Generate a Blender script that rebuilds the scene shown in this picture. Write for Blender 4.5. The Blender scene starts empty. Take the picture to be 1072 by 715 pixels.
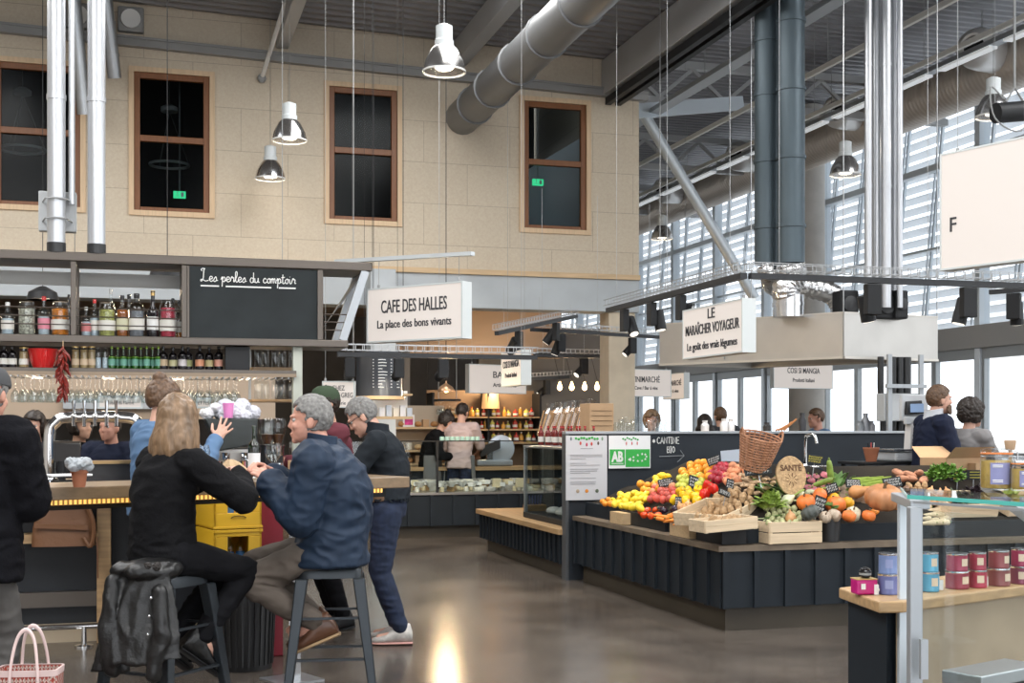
import bpy, bmesh, math, random
from mathutils import Vector, Matrix, noise
R_ = random.Random(7)
SC = bpy.context.scene
COL = SC.collection
PI = math.pi
rad = math.radians

# ---------------------------------------------------------------- camera, world, light, exposure
TH = rad(16.2); S_, C_ = math.sin(TH), math.cos(TH)   # the hall's grid is turned 16.2 degrees to the view
FPX, HZ, CH = 1327.0, 446.0, 1.45                      # focal length and horizon (of 1072x715), camera height
cam_d = bpy.data.cameras.new('camera'); cam = bpy.data.objects.new('camera', cam_d); COL.objects.link(cam)
cam_d.sensor_width = 36.0; cam_d.lens = 36.0*FPX/1072.0
cam_d.shift_y = (HZ-357.5)/1072.0
cam_d.clip_start = 0.05; cam_d.clip_end = 300
cam.location = (0, 0, CH); cam.rotation_euler = (PI/2, 0, -TH)
SC.camera = cam

SC.view_settings.view_transform = 'Standard'; SC.view_settings.look = 'None'
SC.view_settings.gamma = 1.0; SC.view_settings.use_curve_mapping = False
SC.view_settings.exposure = 0.0
SC.cycles.use_denoising = True
SC.cycles.max_bounces = 10; SC.cycles.diffuse_bounces = 4; SC.cycles.glossy_bounces = 4
SC.cycles.transmission_bounces = 8; SC.cycles.transparent_max_bounces = 24
SC.cycles.caustics_reflective = False; SC.cycles.caustics_refractive = False
SC.cycles.sample_clamp_indirect = 6.0

world = bpy.data.worlds.new('daylight'); SC.world = world; world.use_nodes = True
wn = world.node_tree; bgn = wn.nodes['Background']
bgn.inputs[0].default_value = (0.94, 0.97, 1.0, 1); bgn.inputs[1].default_value = 2.2

def area(name, loc, rot, sx, sy, power, col=(1, 1, 1)):
    l = bpy.data.lights.new(name, 'AREA'); l.shape = 'RECTANGLE'; l.size = sx; l.size_y = sy
    l.energy = power; l.color = col
    o = bpy.data.objects.new(name, l); COL.objects.link(o); o.location = loc; o.rotation_euler = rot
    return o
# added fill: area lamps under the skylights and at the unseen glazed front
SKY = [(-3.2, 3.5, 3.0, 7.0), (3.2, 3.5, 3.0, 7.0), (3.2, 11.5, 2.4, 5.0), (-3.2, 11.5, 3.0, 5.0), (10.3, 5.0, 3.0, 9.0)]
for sx, sy, lx, ly in SKY:
    area('skylight_fill', (sx, sy, 6.35 if sx < 7 else 7.6), (0, 0, 0), lx, ly, 22*lx*ly, (1.0, 0.98, 0.95))
area('front_fill', (2.0, -3.7, 2.9), (PI/2, 0, 0), 15, 4.6, 300, (1.0, 0.97, 0.93))

def point(name, loc, power, col=(1, .82, .6), r=.04):
    l = bpy.data.lights.new(name, 'POINT'); l.energy = power; l.color = col; l.shadow_soft_size = r
    o = bpy.data.objects.new(name, l); COL.objects.link(o); o.location = loc
    return o
def spot(name, loc, target, power, ang=50, col=(1, .86, .68), r=.03):
    l = bpy.data.lights.new(name, 'SPOT'); l.energy = power; l.color = col; l.shadow_soft_size = r
    l.spot_size = rad(ang); l.spot_blend = .6
    o = bpy.data.objects.new(name, l); COL.objects.link(o); o.location = loc
    d = Vector(target)-Vector(loc); o.rotation_euler = d.to_track_quat('-Z', 'Y').to_euler()
    return o

# ---------------------------------------------------------------- photo-to-place measuring helpers
def W2(cx, d): return (cx*C_+d*S_, -cx*S_+d*C_)
def P(px, py, d):
    x, y = W2((px-536)/FPX*d, d); return Vector((x, y, CH+(HZ-py)/FPX*d))
def PZ(px, py, z): return P(px, py, (CH-z)*FPX/(py-HZ))
def PY(px, py, Y): return P(px, py, Y/(C_-(px-536)/FPX*S_))
def PX(px, py, X): return P(px, py, X/((px-536)/FPX*C_+S_))

# ---------------------------------------------------------------- materials
def _n(nt, t, **kw):
    n = nt.nodes.new(t)
    for k, v in kw.items(): setattr(n, k, v)
    return n
MATS = {}
def mat(name, col, rough=.6, metal=0.0, var=0.0, scale=8.0, bump=0.0, bscale=None, stretch=None, emit=0.0, spec=None, coat=0.0, trans=0.0, ior=1.45, alpha=1.0):
    """Principled material; var = colour variation by object-space noise, bump = noise bump."""
    if name in MATS: return MATS[name]
    m = bpy.data.materials.new(name); m.use_nodes = True; MATS[name] = m
    nt = m.node_tree; b = nt.nodes['Principled BSDF']
    c4 = (*col, 1)
    b.inputs['Base Color'].default_value = c4; b.inputs['Roughness'].default_value = rough
    b.inputs['Metallic'].default_value = metal
    if spec is not None: b.inputs['Specular IOR Level'].default_value = spec
    if coat: b.inputs['Coat Weight'].default_value = coat; b.inputs['Coat Roughness'].default_value = .1
    if trans: b.inputs['Transmission Weight'].default_value = trans; b.inputs['IOR'].default_value = ior
    if alpha < 1: b.inputs['Alpha'].default_value = alpha
    if emit: b.inputs['Emission Color'].default_value = c4; b.inputs['Emission Strength'].default_value = emit
    if var or bump:
        tc = _n(nt, 'ShaderNodeTexCoord'); mp = _n(nt, 'ShaderNodeMapping')
        nt.links.new(tc.outputs['Object'], mp.inputs[0])
        if stretch: mp.inputs['Scale'].default_value = stretch
        if var:
            nz = _n(nt, 'ShaderNodeTexNoise'); nz.inputs['Scale'].default_value = scale; nz.inputs['Detail'].default_value = 5
            nt.links.new(mp.outputs[0], nz.inputs['Vector'])
            rp = _n(nt, 'ShaderNodeValToRGB')
            rp.color_ramp.elements[0].position = .3; rp.color_ramp.elements[1].position = .7
            rp.color_ramp.elements[0].color = (*[max(0, c*(1-var)) for c in col], 1)
            rp.color_ramp.elements[1].color = (*[min(1, c*(1+var)) for c in col], 1)
            nt.links.new(nz.outputs['Fac'], rp.inputs[0]); nt.links.new(rp.outputs[0], b.inputs['Base Color'])
        if bump:
            nb = _n(nt, 'ShaderNodeTexNoise'); nb.inputs['Scale'].default_value = bscale or scale; nb.inputs['Detail'].default_value = 4
            nt.links.new(mp.outputs[0], nb.inputs['Vector'])
            bp = _n(nt, 'ShaderNodeBump'); bp.inputs['Strength'].default_value = bump; bp.inputs['Distance'].default_value = .02
            nt.links.new(nb.outputs['Fac'], bp.inputs['Height']); nt.links.new(bp.outputs[0], b.inputs['Normal'])
    return m
def woodmat(name, col, rough=.5, axis=0, var=.18, scale=3.0):
    """Wood with grain stretched along an axis."""
    st = [14, 14, 14]; st[axis] = 1.0
    return mat(name, col, rough, var=var, scale=scale, stretch=st, bump=.05)
def glassmat(name, tint=(1, 1, 1), gloss=.08, rough=.02):
    if name in MATS: return MATS[name]
    m = bpy.data.materials.new(name); m.use_nodes = True; MATS[name] = m
    nt = m.node_tree; out = nt.nodes['Material Output']; nt.nodes.remove(nt.nodes['Principled BSDF'])
    t = _n(nt, 'ShaderNodeBsdfTransparent'); t.inputs[0].default_value = (*tint, 1)
    g = _n(nt, 'ShaderNodeBsdfGlossy'); g.inputs['Roughness'].default_value = rough
    lw = _n(nt, 'ShaderNodeLayerWeight'); lw.inputs[0].default_value = .5
    pw = _n(nt, 'ShaderNodeMath', operation='POWER'); pw.inputs[1].default_value = 4.0; nt.links.new(lw.outputs['Facing'], pw.inputs[0])
    ad = _n(nt, 'ShaderNodeMath', operation='MULTIPLY_ADD'); ad.inputs[1].default_value = .6; ad.inputs[2].default_value = gloss; ad.use_clamp = True
    nt.links.new(pw.outputs[0], ad.inputs[0])
    mx = _n(nt, 'ShaderNodeMixShader')
    nt.links.new(ad.outputs[0], mx.inputs[0]); nt.links.new(t.outputs[0], mx.inputs[1]); nt.links.new(g.outputs[0], mx.inputs[2])
    nt.links.new(mx.outputs[0], out.inputs[0])
    return m

# ---------------------------------------------------------------- geometry helpers
class MB:
    """Collects shapes and links them as ONE mesh object."""
    def __init__(s): s.v = []; s.f = []
    def add(s, vs, fs, M=None):
        b = len(s.v)
        if M is not None: vs = [M @ Vector(v) for v in vs]
        s.v.extend([tuple(v) for v in vs]); s.f.extend([tuple(b+i for i in f) for f in fs]); return s
    def box(s, x0, x1, y0, y1, z0, z1, M=None):
        return s.add([(x0, y0, z0), (x1, y0, z0), (x1, y1, z0), (x0, y1, z0), (x0, y0, z1), (x1, y0, z1), (x1, y1, z1), (x0, y1, z1)],
                     [(0, 3, 2, 1), (4, 5, 6, 7), (0, 1, 5, 4), (1, 2, 6, 5), (2, 3, 7, 6), (3, 0, 4, 7)], M)
    def cbox(s, c, size, rz=0, M=None):
        m = Matrix.Translation(Vector(c)) @ Matrix.Rotation(rz, 4, 'Z')
        if M is not None: m = m @ M
        a, b, h = size[0]/2, size[1]/2, size[2]/2
        return s.box(-a, a, -b, b, -h, h, m)
    def bar(s, p, q, w, h=None, up=(0, 0, 1)):
        """a rectangular bar from p to q"""
        p, q = Vector(p), Vector(q); d = q-p; L = d.length; y = d.normalized(); u = Vector(up)
        x = y.cross(u)
        if x.length < 1e-4: x = y.cross(Vector((1, 0, 0)))
        x.normalize(); z = x.cross(y)
        M = Matrix((( x.x, y.x, z.x, p.x), (x.y, y.y, z.y, p.y), (x.z, y.z, z.z, p.z), (0, 0, 0, 1)))
        h = h or w
        return s.box(-w/2, w/2, 0, L, -h/2, h/2, M)
    def loft(s, rings, cap=True, closed=False):
        n = len(rings[0]); vs = [p for r in rings for p in r]; fs = []
        m = len(rings)
        for i in range(m-1 if not closed else m):
            for j in range(n):
                a = i*n+j; b = i*n+(j+1) % n; k = ((i+1) % m)*n
                fs.append((a, b, k+(j+1) % n, k+j))
        if cap and not closed:
            fs.append(tuple(range(n-1, -1, -1))); fs.append(tuple((m-1)*n+j for j in range(n)))
        return s.add(vs, fs)
    def tube(s, pts, r, n=8, cap=True):
        pts = [Vector(p) for p in pts]; rings = []; x = None
        for i, p in enumerate(pts):
            d = (pts[min(i+1, len(pts)-1)]-pts[max(i-1, 0)]).normalized()
            if x is None:
                x = d.cross(Vector((0, 0, 1)))
                if x.length < .05: x = d.cross(Vector((1, 0, 0)))
            x = (x-d*x.dot(d))
            if x.length < 1e-5: x = d.cross(Vector((.3, .8, .5)))
            x = x.normalized(); y = d.cross(x)
            rr = r[i] if isinstance(r, (list, tuple)) else r
            rings.append([p+(x*math.cos(2*PI*k/n)+y*math.sin(2*PI*k/n))*rr for k in range(n)])
        return s.loft(rings, cap)
    def lathe(s, prof, n=16, c=(0, 0, 0), M=None, cap=True, lobes=0, lob=0.0):
        """profile of (radius, z), turned about z through c"""
        c = Vector(c); rings = []
        for r, z in prof:
            ring = []
            for k in range(n):
                a = 2*PI*k/n; q = r*(1+lob*math.cos(lobes*a)) if lobes else r
                v = Vector((q*math.cos(a), q*math.sin(a), z))
                ring.append((M @ v if M is not None else v)+c)
            rings.append(ring)
        return s.loft(rings, cap)
    def ball(s, c, r, n=12, m=8, M=None):
        rx, ry, rz = r if isinstance(r, (tuple, list)) else (r, r, r); c = Vector(c); rings = []
        for i in range(m+1):
            t = PI*i/m; t = min(max(t, .02), PI-.02); ring = []
            for k in range(n):
                a = 2*PI*k/n
                v = Vector((rx*math.sin(t)*math.cos(a), ry*math.sin(t)*math.sin(a), -rz*math.cos(t)))
                ring.append((M @ v if M is not None else v)+c)
            rings.append(ring)
        return s.loft(rings)
    def prism(s, poly, z0, z1, M=None):
        n = len(poly); vs = [(x, y, z0) for x, y in poly]+[(x, y, z1) for x, y in poly]
        fs = [tuple(range(n-1, -1, -1)), tuple(range(n, 2*n))]+[(i, (i+1) % n, n+(i+1) % n, n+i) for i in range(n)]
        return s.add(vs, fs, M)
    def build(s, name, m, parent=None, smooth=35, bevel=0.0, seg=2):
        me = bpy.data.meshes.new(name)
        off = Vector((0, 0, 0)); p = parent
        while p is not None: off = off+Vector(p.location); p = p.parent
        me.from_pydata([Vector(v)-off for v in s.v], [], s.f); me.update()
        bm = bmesh.new(); bm.from_mesh(me); bmesh.ops.recalc_face_normals(bm, faces=bm.faces); bm.to_mesh(me); bm.free()
        if m: me.materials.append(m)
        if smooth:
            me.polygons.foreach_set('use_smooth', [True]*len(me.polygons)); me.set_sharp_from_angle(angle=rad(smooth))
        o = bpy.data.objects.new(name, me); COL.objects.link(o)
        if parent is not None: o.parent = parent
        if bevel:
            b = o.modifiers.new('edge', 'BEVEL'); b.width = bevel; b.segments = seg; b.limit_method = 'ANGLE'; b.angle_limit = rad(40)
        return o
def tag(o, label=None, cat=None, group=None, kind=None):
    if label: o['label'] = label
    if cat: o['category'] = cat
    if group: o['group'] = group
    if kind: o['kind'] = kind
    return o
def thing(name, label, cat, loc=(0, 0, 0), group=None):
    o = bpy.data.objects.new(name, None); COL.objects.link(o); o.location = loc; o.empty_display_size = .1
    return tag(o, label, cat, group)
def struct(o): o['kind'] = 'structure'; return o
def place(o, loc, rz=0.0, rx=0.0, ry=0.0, s=None):
    o.location = loc; o.rotation_euler = (rx, ry, rz)
    if s is not None: o.scale = (s, s, s) if not isinstance(s, (tuple, list)) else s
    return o
def copy_tree(o, parent=None):
    c = o.copy(); COL.objects.link(c); c.parent = parent
    for ch in list(o.children): copy_tree(ch, c)
    return c
class Stamp:
    """first use returns the thing itself, later uses copies with their parts"""
    def __init__(s, o): s.o = o; s.n = 0
    def __call__(s, loc, rz=0.0, label=None, group=None, rx=0.0, ry=0.0, sc=None):
        o = s.o if s.n == 0 else copy_tree(s.o); s.n += 1
        place(o, loc, rz, rx, ry, sc)
        if label: o['label'] = label
        if group: o['group'] = group
        return o
def text_mb(mb, txt, h, M, wscale=.72, depth=.003, width=None, align='CENTER', bold=0.0):
    """adds text (cap height about h) in the xz plane facing -y of matrix M"""
    cu = bpy.data.curves.new('t', 'FONT'); cu.body = txt; cu.size = h*1.38; cu.align_x = align; cu.align_y = 'CENTER'
    cu.extrude = depth; cu.resolution_u = 3; cu.offset = bold
    o = bpy.data.objects.new('t', cu); COL.objects.link(o)
    bpy.context.view_layer.update()
    dg = bpy.context.evaluated_depsgraph_get(); me = bpy.data.meshes.new_from_object(o.evaluated_get(dg))
    xs = [v.co.x for v in me.vertices] or [0]
    sx = wscale if width is None else width/max(1e-3, max(xs)-min(xs))
    T = M @ Matrix.Rotation(PI/2, 4, 'X') @ Matrix.Diagonal((sx, 1, 1, 1))
    mb.add([v.co for v in me.vertices], [tuple(p.vertices) for p in me.polygons], T)
    bpy.data.objects.remove(o); bpy.data.curves.remove(cu); bpy.data.meshes.remove(me)
    return mb
def smooth_line(pts, k=5):
    """Catmull-Rom through points"""
    p = [Vector(q) for q in pts]
    if len(p) < 3: return p
    p = [2*p[0]-p[1]]+p+[2*p[-1]-p[-2]]; out = []
    for i in range(1, len(p)-2):
        for j in range(k):
            t = j/k; a, b, c, d = p[i-1], p[i], p[i+1], p[i+2]
            out.append(.5*((2*b)+(c-a)*t+(2*a-5*b+4*c-d)*t*t+(3*b-a-3*c+d)*t**3))
    out.append(p[-2]); return out
V3 = Vector
def bake(o, voxel, smooth=3, fold=0.0, ffreq=(9, 9, 15), seed=0):
    """one continuous surface from overlapping shapes, then cloth-like folds"""
    m = o.modifiers.new('r', 'REMESH'); m.mode = 'VOXEL'; m.voxel_size = voxel
    if smooth: sm = o.modifiers.new('s', 'SMOOTH'); sm.factor = .5; sm.iterations = smooth
    bpy.context.view_layer.update(); dg = bpy.context.evaluated_depsgraph_get()
    me = bpy.data.meshes.new_from_object(o.evaluated_get(dg)); o.modifiers.clear(); old = o.data; o.data = me; bpy.data.meshes.remove(old)
    if fold:
        me.update(); co = [v.co.copy() for v in me.vertices]; nn = [v.normal.copy() for v in me.vertices]
        for v, c, q in zip(me.vertices, co, nn):
            p = V3((c.x*ffreq[0]+seed, c.y*ffreq[1], c.z*ffreq[2])); a = noise.noise(p+.8*noise.noise_vector(p*.5)); b = noise.noise(p*2.1+V3((5, 3, 1)))
            v.co = c+q*fold*((1-abs(a)*2.6)+.4*b)
    me.polygons.foreach_set('use_smooth', [True]*len(me.polygons)); me.update(); return o
# ---------------------------------------------------------------- common materials
M_steel = mat('galvanised_steel', (.42, .44, .46), .38, .85, var=.08, scale=5)
M_steel_l = mat('bright_steel', (.72, .73, .75), .2, 1.0)
M_chrome = mat('chrome', (.8, .8, .8), .08, 1.0)
M_stainless = mat('brushed_stainless', (.50, .485, .46), .34, .85, var=.06, scale=3)
M_alu = mat('aluminium_frame', (.40, .425, .45), .42, .5)
M_grey = mat('grey_paint', (.30, .31, .31), .5)
M_greysteel = mat('grey_painted_steel', (.30, .30, .295), .5, .2, var=.06, scale=3)
M_black = mat('black_metal', (.016, .017, .019), .5, spec=.3)
M_blackplastic = mat('black_plastic', (.022, .023, .025), .38)
M_white = mat('white_paint', (.78, .78, .76), .5)
M_navy = mat('dark_slate_cladding', (.013, .018, .024), .6, var=.12, scale=4, spec=.25)
M_slate = mat('slate_partition', (.030, .036, .044), .65, var=.1, scale=3, spec=.2)
M_board = mat('chalkboard', (.014, .019, .021), .8, var=.25, scale=4)
M_chalk = mat('chalk', (.85, .85, .83), .9)
M_ink = mat('dark_lettering', (.035, .035, .04), .6)
M_oak = woodmat('oak_top', (.45, .29, .145), .42, 0)
M_oak_y = woodmat('oak_top_lengthwise', (.45, .29, .145), .42, 1)
M_pine = woodmat('pale_crate_wood', (.66, .52, .35), .7, 0, .12)
M_ply = woodmat('plywood_edge', (.62, .45, .27), .6, 0, .12)
M_brownframe = woodmat('brown_window_frame', (.20, .075, .024), .45, 2, .15)
M_conc = mat('pale_concrete', (.50, .48, .45), .8, var=.1, scale=2.5, bump=.1, bscale=9)
M_bluebeam = mat('pale_blue_grey_concrete', (.47, .51, .54), .75, var=.07, scale=2.2)
M_card = mat('cardboard', (.46, .30, .17), .8, var=.06)
M_paper = mat('white_paper', (.82, .82, .82), .8)
M_facade = mat('pale_blue_aluminium', (.62, .68, .73), .4, .3)

# ---------------------------------------------------------------- room shell
def floor_mat():
    m = bpy.data.materials.new('polished_concrete'); m.use_nodes = True; nt = m.node_tree; b = nt.nodes['Principled BSDF']
    tc = _n(nt, 'ShaderNodeTexCoord'); n1 = _n(nt, 'ShaderNodeTexNoise'); n1.inputs['Scale'].default_value = .9; n1.inputs['Detail'].default_value = 8
    n1.inputs['Roughness'].default_value = .62
    n2 = _n(nt, 'ShaderNodeTexNoise'); n2.inputs['Scale'].default_value = 14; n2.inputs['Detail'].default_value = 6
    for n in (n1, n2): nt.links.new(tc.outputs['Object'], n.inputs['Vector'])
    r = _n(nt, 'ShaderNodeValToRGB'); e = r.color_ramp.elements
    e[0].position = .32; e[0].color = (.058, .048, .041, 1); e[1].position = .7; e[1].color = (.150, .126, .104, 1)
    nt.links.new(n1.outputs['Fac'], r.inputs[0])
    mx = _n(nt, 'ShaderNodeMix', data_type='RGBA', blend_type='OVERLAY'); mx.inputs[0].default_value = .35
    nt.links.new(r.outputs[0], mx.inputs[6]); nt.links.new(n2.outputs['Fac'], mx.inputs[7]); nt.links.new(mx.outputs[2], b.inputs['Base Color'])
    rr = _n(nt, 'ShaderNodeMapRange'); rr.inputs[3].default_value = .12; rr.inputs[4].default_value = .32
    nt.links.new(n1.outputs['Fac'], rr.inputs[0]); nt.links.new(rr.outputs[0], b.inputs['Roughness'])
    b.inputs['Specular IOR Level'].default_value = .7
    bp = _n(nt, 'ShaderNodeBump'); bp.inputs['Strength'].default_value = .03; nt.links.new(n2.outputs['Fac'], bp.inputs['Height']); nt.links.new(bp.outputs[0], b.inputs['Normal'])
    return m
struct(MB().box(-9, 14.2, -4.2, 44, -.3, 0).build('floor', floor_mat(), smooth=0))

def panel_mat():
    """wood-fibre wall boards, staggered, with fine seams and flecks"""
    m = bpy.data.materials.new('wood_fibre_boards'); m.use_nodes = True; nt = m.node_tree; b = nt.nodes['Principled BSDF']
    tc = _n(nt, 'ShaderNodeTexCoord'); mp = _n(nt, 'ShaderNodeMapping'); mp.inputs['Rotation'].default_value = (PI/2, 0, 0)
    sp = _n(nt, 'ShaderNodeSeparateXYZ'); cb = _n(nt, 'ShaderNodeCombineXYZ')
    nt.links.new(tc.outputs['Object'], sp.inputs[0]); nt.links.new(sp.outputs[0], cb.inputs[0]); nt.links.new(sp.outputs[2], cb.inputs[1])
    br = _n(nt, 'ShaderNodeTexBrick'); br.inputs['Scale'].default_value = 1.0; br.inputs['Mortar Size'].default_value = .004
    br.inputs['Brick Width'].default_value = 1.22; br.inputs['Row Height'].default_value = .56; br.inputs['Mortar Smooth'].default_value = .3
    br.inputs['Color1'].default_value = (.63, .545, .425, 1); br.inputs['Color2'].default_value = (.60, .515, .40, 1); br.inputs['Mortar'].default_value = (.40, .33, .25, 1)
    nt.links.new(cb.outputs[0], br.inputs['Vector'])
    n2 = _n(nt, 'ShaderNodeTexNoise'); n2.inputs['Scale'].default_value = 34; n2.inputs['Detail'].default_value = 6; n2.inputs['Roughness'].default_value = .7
    nt.links.new(tc.outputs['Object'], n2.inputs['Vector'])
    mx = _n(nt, 'ShaderNodeMix', data_type='RGBA', blend_type='OVERLAY'); mx.inputs[0].default_value = .28
    nt.links.new(br.outputs[0], mx.inputs[6]); nt.links.new(n2.outputs['Fac'], mx.inputs[7]); nt.links.new(mx.outputs[2], b.inputs['Base Color'])
    b.inputs['Roughness'].default_value = .75
    return m
M_panel = panel_mat()
YW = 16.9
WIN = [(-1.78, -.77), (-.12, .82), (2.37, 3.29), (5.08, 6.0)]
ZW0, ZW1 = 4.21, 5.98
w = MB(); xs = -9.0
for a, b in WIN:
    w.box(xs, a, YW, YW+.25, 3.6, 7.6); w.box(a, b, YW, YW+.25, 3.6, ZW0); w.box(a, b, YW, YW+.25, ZW1, 7.6); xs = b
w.box(xs, 6.8, YW, YW+.25, 3.6, 7.6)
w.box(6.55, 6.8, YW+.25, 40, 3.6, 7.6)
struct(w.build('wall_back', M_panel, smooth=0))
M_pane = glassmat('dark_reflecting_pane', (.66, .70, .72), .006, .16)
M_surround = woodmat('pale_window_surround', (.68, .50, .32), .6, 2, .08)
for i, (a, b) in enumerate(WIN):
    t = bpy.data.objects.new('window_%d' % (i+1), None); COL.objects.link(t); t.location = (a, YW, ZW0); struct(t)
    e = .065; s = MB()
    s.box(a-e, a, YW-.03, YW+.02, ZW0-e, ZW1+e).box(b, b+e, YW-.03, YW+.02, ZW0-e, ZW1+e)
    s.box(a, b, YW-.03, YW+.02, ZW1, ZW1+e).box(a, b, YW-.03, YW+.02, ZW0-e, ZW0)
    s.build('surround', M_surround, t, smooth=0)
    s = MB(); e = .075; zt = ZW0+.93
    s.box(a, a+e, YW, YW+.08, ZW0, ZW1).box(b-e, b, YW, YW+.08, ZW0, ZW1).box(a+e, b-e, YW, YW+.08, ZW1-e, ZW1).box(a+e, b-e, YW, YW+.08, ZW0, ZW0+.05)
    s.box(a+e, b-e, YW, YW+.08, zt-.04, zt+.04)
    s.build('window_frame', M_brownframe, t, smooth=0, bevel=.006)
    MB().box(a+e, b-e, YW+.05, YW+.058, zt+.04, ZW1-e).build('pane', M_pane, t, smooth=0)
    MB().box(a+e, b-e, YW+.05, YW+.058, ZW0+.05, zt-.04).build('pane', M_pane, t, smooth=0)
# the upper rooms behind the wall
M_dim = mat('dim_room_paint', (.06, .062, .065), .8); M_dimw = mat('pale_sloped_panel', (.45, .50, .55), .8)
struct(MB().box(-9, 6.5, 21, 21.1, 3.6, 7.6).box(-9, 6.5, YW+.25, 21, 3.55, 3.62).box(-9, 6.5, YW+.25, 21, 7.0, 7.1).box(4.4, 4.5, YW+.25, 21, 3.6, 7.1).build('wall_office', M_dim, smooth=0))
struct(MB().prism([(4.9, 3.62), (6.5, 3.62), (6.5, 5.9), (4.9, 4.9)], -18.1, -18.0, Matrix.Rotation(PI/2, 4, 'X')).build('trim_1', M_dimw, smooth=0))  # pale panel with a sloping top, behind the fourth window
point('room_fill', (5.4, 17.5, 6.6), 14, (.85, .93, 1), .2)  # unseen fill lamp, added to brighten the pale panel
for (x, z, r, nm) in [(.35, 5.15, .27, 'second'), (-1.6, 5.25, .30, 'left')]:
    t = thing('ring_lamp', 'thin white ring lamp seen through the %s upper window' % nm, 'lamp', (x, 18.6, z))
    MB().loft([[Vector((x+(r+.02*math.cos(k*PI/3))*math.cos(a), 18.6+(r+.02*math.cos(k*PI/3))*math.sin(a), z+.02*math.sin(k*PI/3))) for k in range(6)] for a in [2*PI*j/32 for j in range(32)]], closed=True).build('ring', M_white, t)
    MB().lathe([(.12, 0), (.12, .06), (.05, .1)], 16, (x, 18.6, z+.75)).build('ceiling_cup', M_white, t)
    s = MB()
    for k in range(3):
        a = 2*PI*k/3; s.tube([(x+r*math.cos(a), 18.6+r*math.sin(a), z), (x, 18.6, z+.76)], .004, 4)
    s.tube([(x, 18.6, z+.84), (x, 18.6, 7.02)], .006, 4)
    s.build('wire', M_grey, t)
M_green = mat('exit_green_light', (.05, .75, .30), .5, emit=1.6)
for (c, nm) in [(PY(188, 204, 17.45), 'second'), (PY(563, 191, 17.45), 'right-most'.replace('right-most', 'fourth'))]:
    t = thing('exit_sign', 'small lit green exit sign behind the %s upper window' % nm, 'exit sign', c)
    MB().cbox(c, (.16, .05, .09)).build('box', M_green, t, smooth=0, bevel=.004)
    s = MB().cbox(c+Vector((.035, -.027, 0)), (.035, .004, .055)); x0 = c+Vector((-.03, -.027, 0))
    s.ball(x0+Vector((0, 0, .028)), (.007, .003, .008), 6, 4).bar(x0+Vector((0, 0, .018)), x0+Vector((.004, 0, -.006)), .012, .004).bar(x0+Vector((.004, 0, -.006)), x0+Vector((-.02, 0, -.028)), .008, .004).bar(x0+Vector((.004, 0, -.006)), x0+Vector((.022, 0, -.028)), .008, .004)
    s.build('pictogram', M_white, t, smooth=0)
    MB().bar(c+Vector((0, 0, .04)), c+Vector((0, 0, 7.0-c.z)), .01).build('hanger', M_grey, t, smooth=0)

# beam, plywood strip, columns and soffit under the upper floor
struct(MB().box(-9, 6.8, YW-.02, YW+.4, 3.07, 3.53).build('trim_2', M_bluebeam, smooth=0, bevel=.01))
struct(MB().box(-9, 6.8, YW-.06, YW, 3.53, 3.6).build('trim_3', M_ply, smooth=0))
M_soffit = mat('brown_soffit_boards', (.34, .24, .17), .7, var=.1, scale=3)
struct(MB().box(-9, 6.8, YW+.25, 40, 3.53, 3.6).build('ceiling_soffit', M_soffit, smooth=0))
struct(MB().box(-9, 6.55, 24.0, 24.2, 0, 3.53).build('wall_far', mat('dark_shop_wall', (.085, .08, .078), .8, var=.2, scale=1.5), smooth=0))
struct(MB().box(3.5, 6.5, 19.5, 19.7, 2.55, 3.53).build('trim_4', mat('brown_bulkhead', (.36, .27, .20), .7), smooth=0))
struct(MB().box(6.35, 6.75, YW+.02, YW+.4, 0, 3.07).build('column_plywood', mat('pale_column_board', (.60, .52, .40), .7, var=.05), smooth=0, bevel=.01))
struct(MB().box(2.86, 3.2, YW-.40, YW-.05, 0, 3.52).build('column_pale', M_bluebeam, smooth=0, bevel=.01))
# roof: corrugated steel deck; lower over the stalls in front of the wall, higher over the glazed side
def zr(x): return 6.83-.0316*(x+.27)
def deck(x0, x1, y0, y1, zf, pitch=.22, dep=.05):
    s = MB(); y = y0; prof = []
    while y < y1:
        prof += [(y, dep), (y+pitch*.35, dep), (y+pitch*.5, 0), (y+pitch*.85, 0)]; y += pitch
    n = len(prof); vs = []
    for (yy, dz) in prof: vs += [(x0, yy, zf(x0)+dz), (x1, yy, zf(x1)+dz)]
    s.add(vs, [(2*i, 2*i+1, 2*i+3, 2*i+2) for i in range(n-1)]); return s
M_deck = mat('corrugated_deck', (.27, .27, .285), .45, .35, var=.08, scale=2)
def holed_deck(x0, x1, y0, y1, zf, holes):
    """deck with rectangular skylight openings"""
    s = MB(); ys = sorted({y0, y1, *[h[1]-h[3]/2 for h in holes], *[h[1]+h[3]/2 for h in holes]})
    for a, b in zip(ys, ys[1:]):
        xc = [x0]
        for h in sorted(holes):
            if h[1]-h[3]/2 <= a+1e-6 and h[1]+h[3]/2 >= b-1e-6: xc += [h[0]-h[2]/2, h[0]+h[2]/2]
        xc.append(x1)
        for i in range(0, len(xc), 2):
            d = deck(xc[i], xc[i+1], a, b, zf); s.add(d.v, d.f)
    return s
LOW = [h for h in SKY if h[0] < 7]; HIGH = [h for h in SKY if h[0] > 7]
struct(holed_deck(-9, 7.0, -4.2, 17.1, zr, LOW).build('ceiling', M_deck, smooth=0))
struct(holed_deck(7.0, 14.2, -4.2, 44, lambda x: 7.95, HIGH).build('ceiling_upper', M_deck, smooth=0))
M_skyglass = glassmat('skylight_glass', (.95, .97, 1), .02)
s = MB()
for sx, sy, lx, ly in SKY:
    z = zr(sx)+.12 if sx < 7 else 8.05
    s.box(sx-lx/2-.1, sx+lx/2+.1, sy-ly/2-.1, sy+ly/2+.1, z, z+.02)
struct(s.build('ceiling_skylight_glass', M_skyglass, smooth=0))
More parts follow.
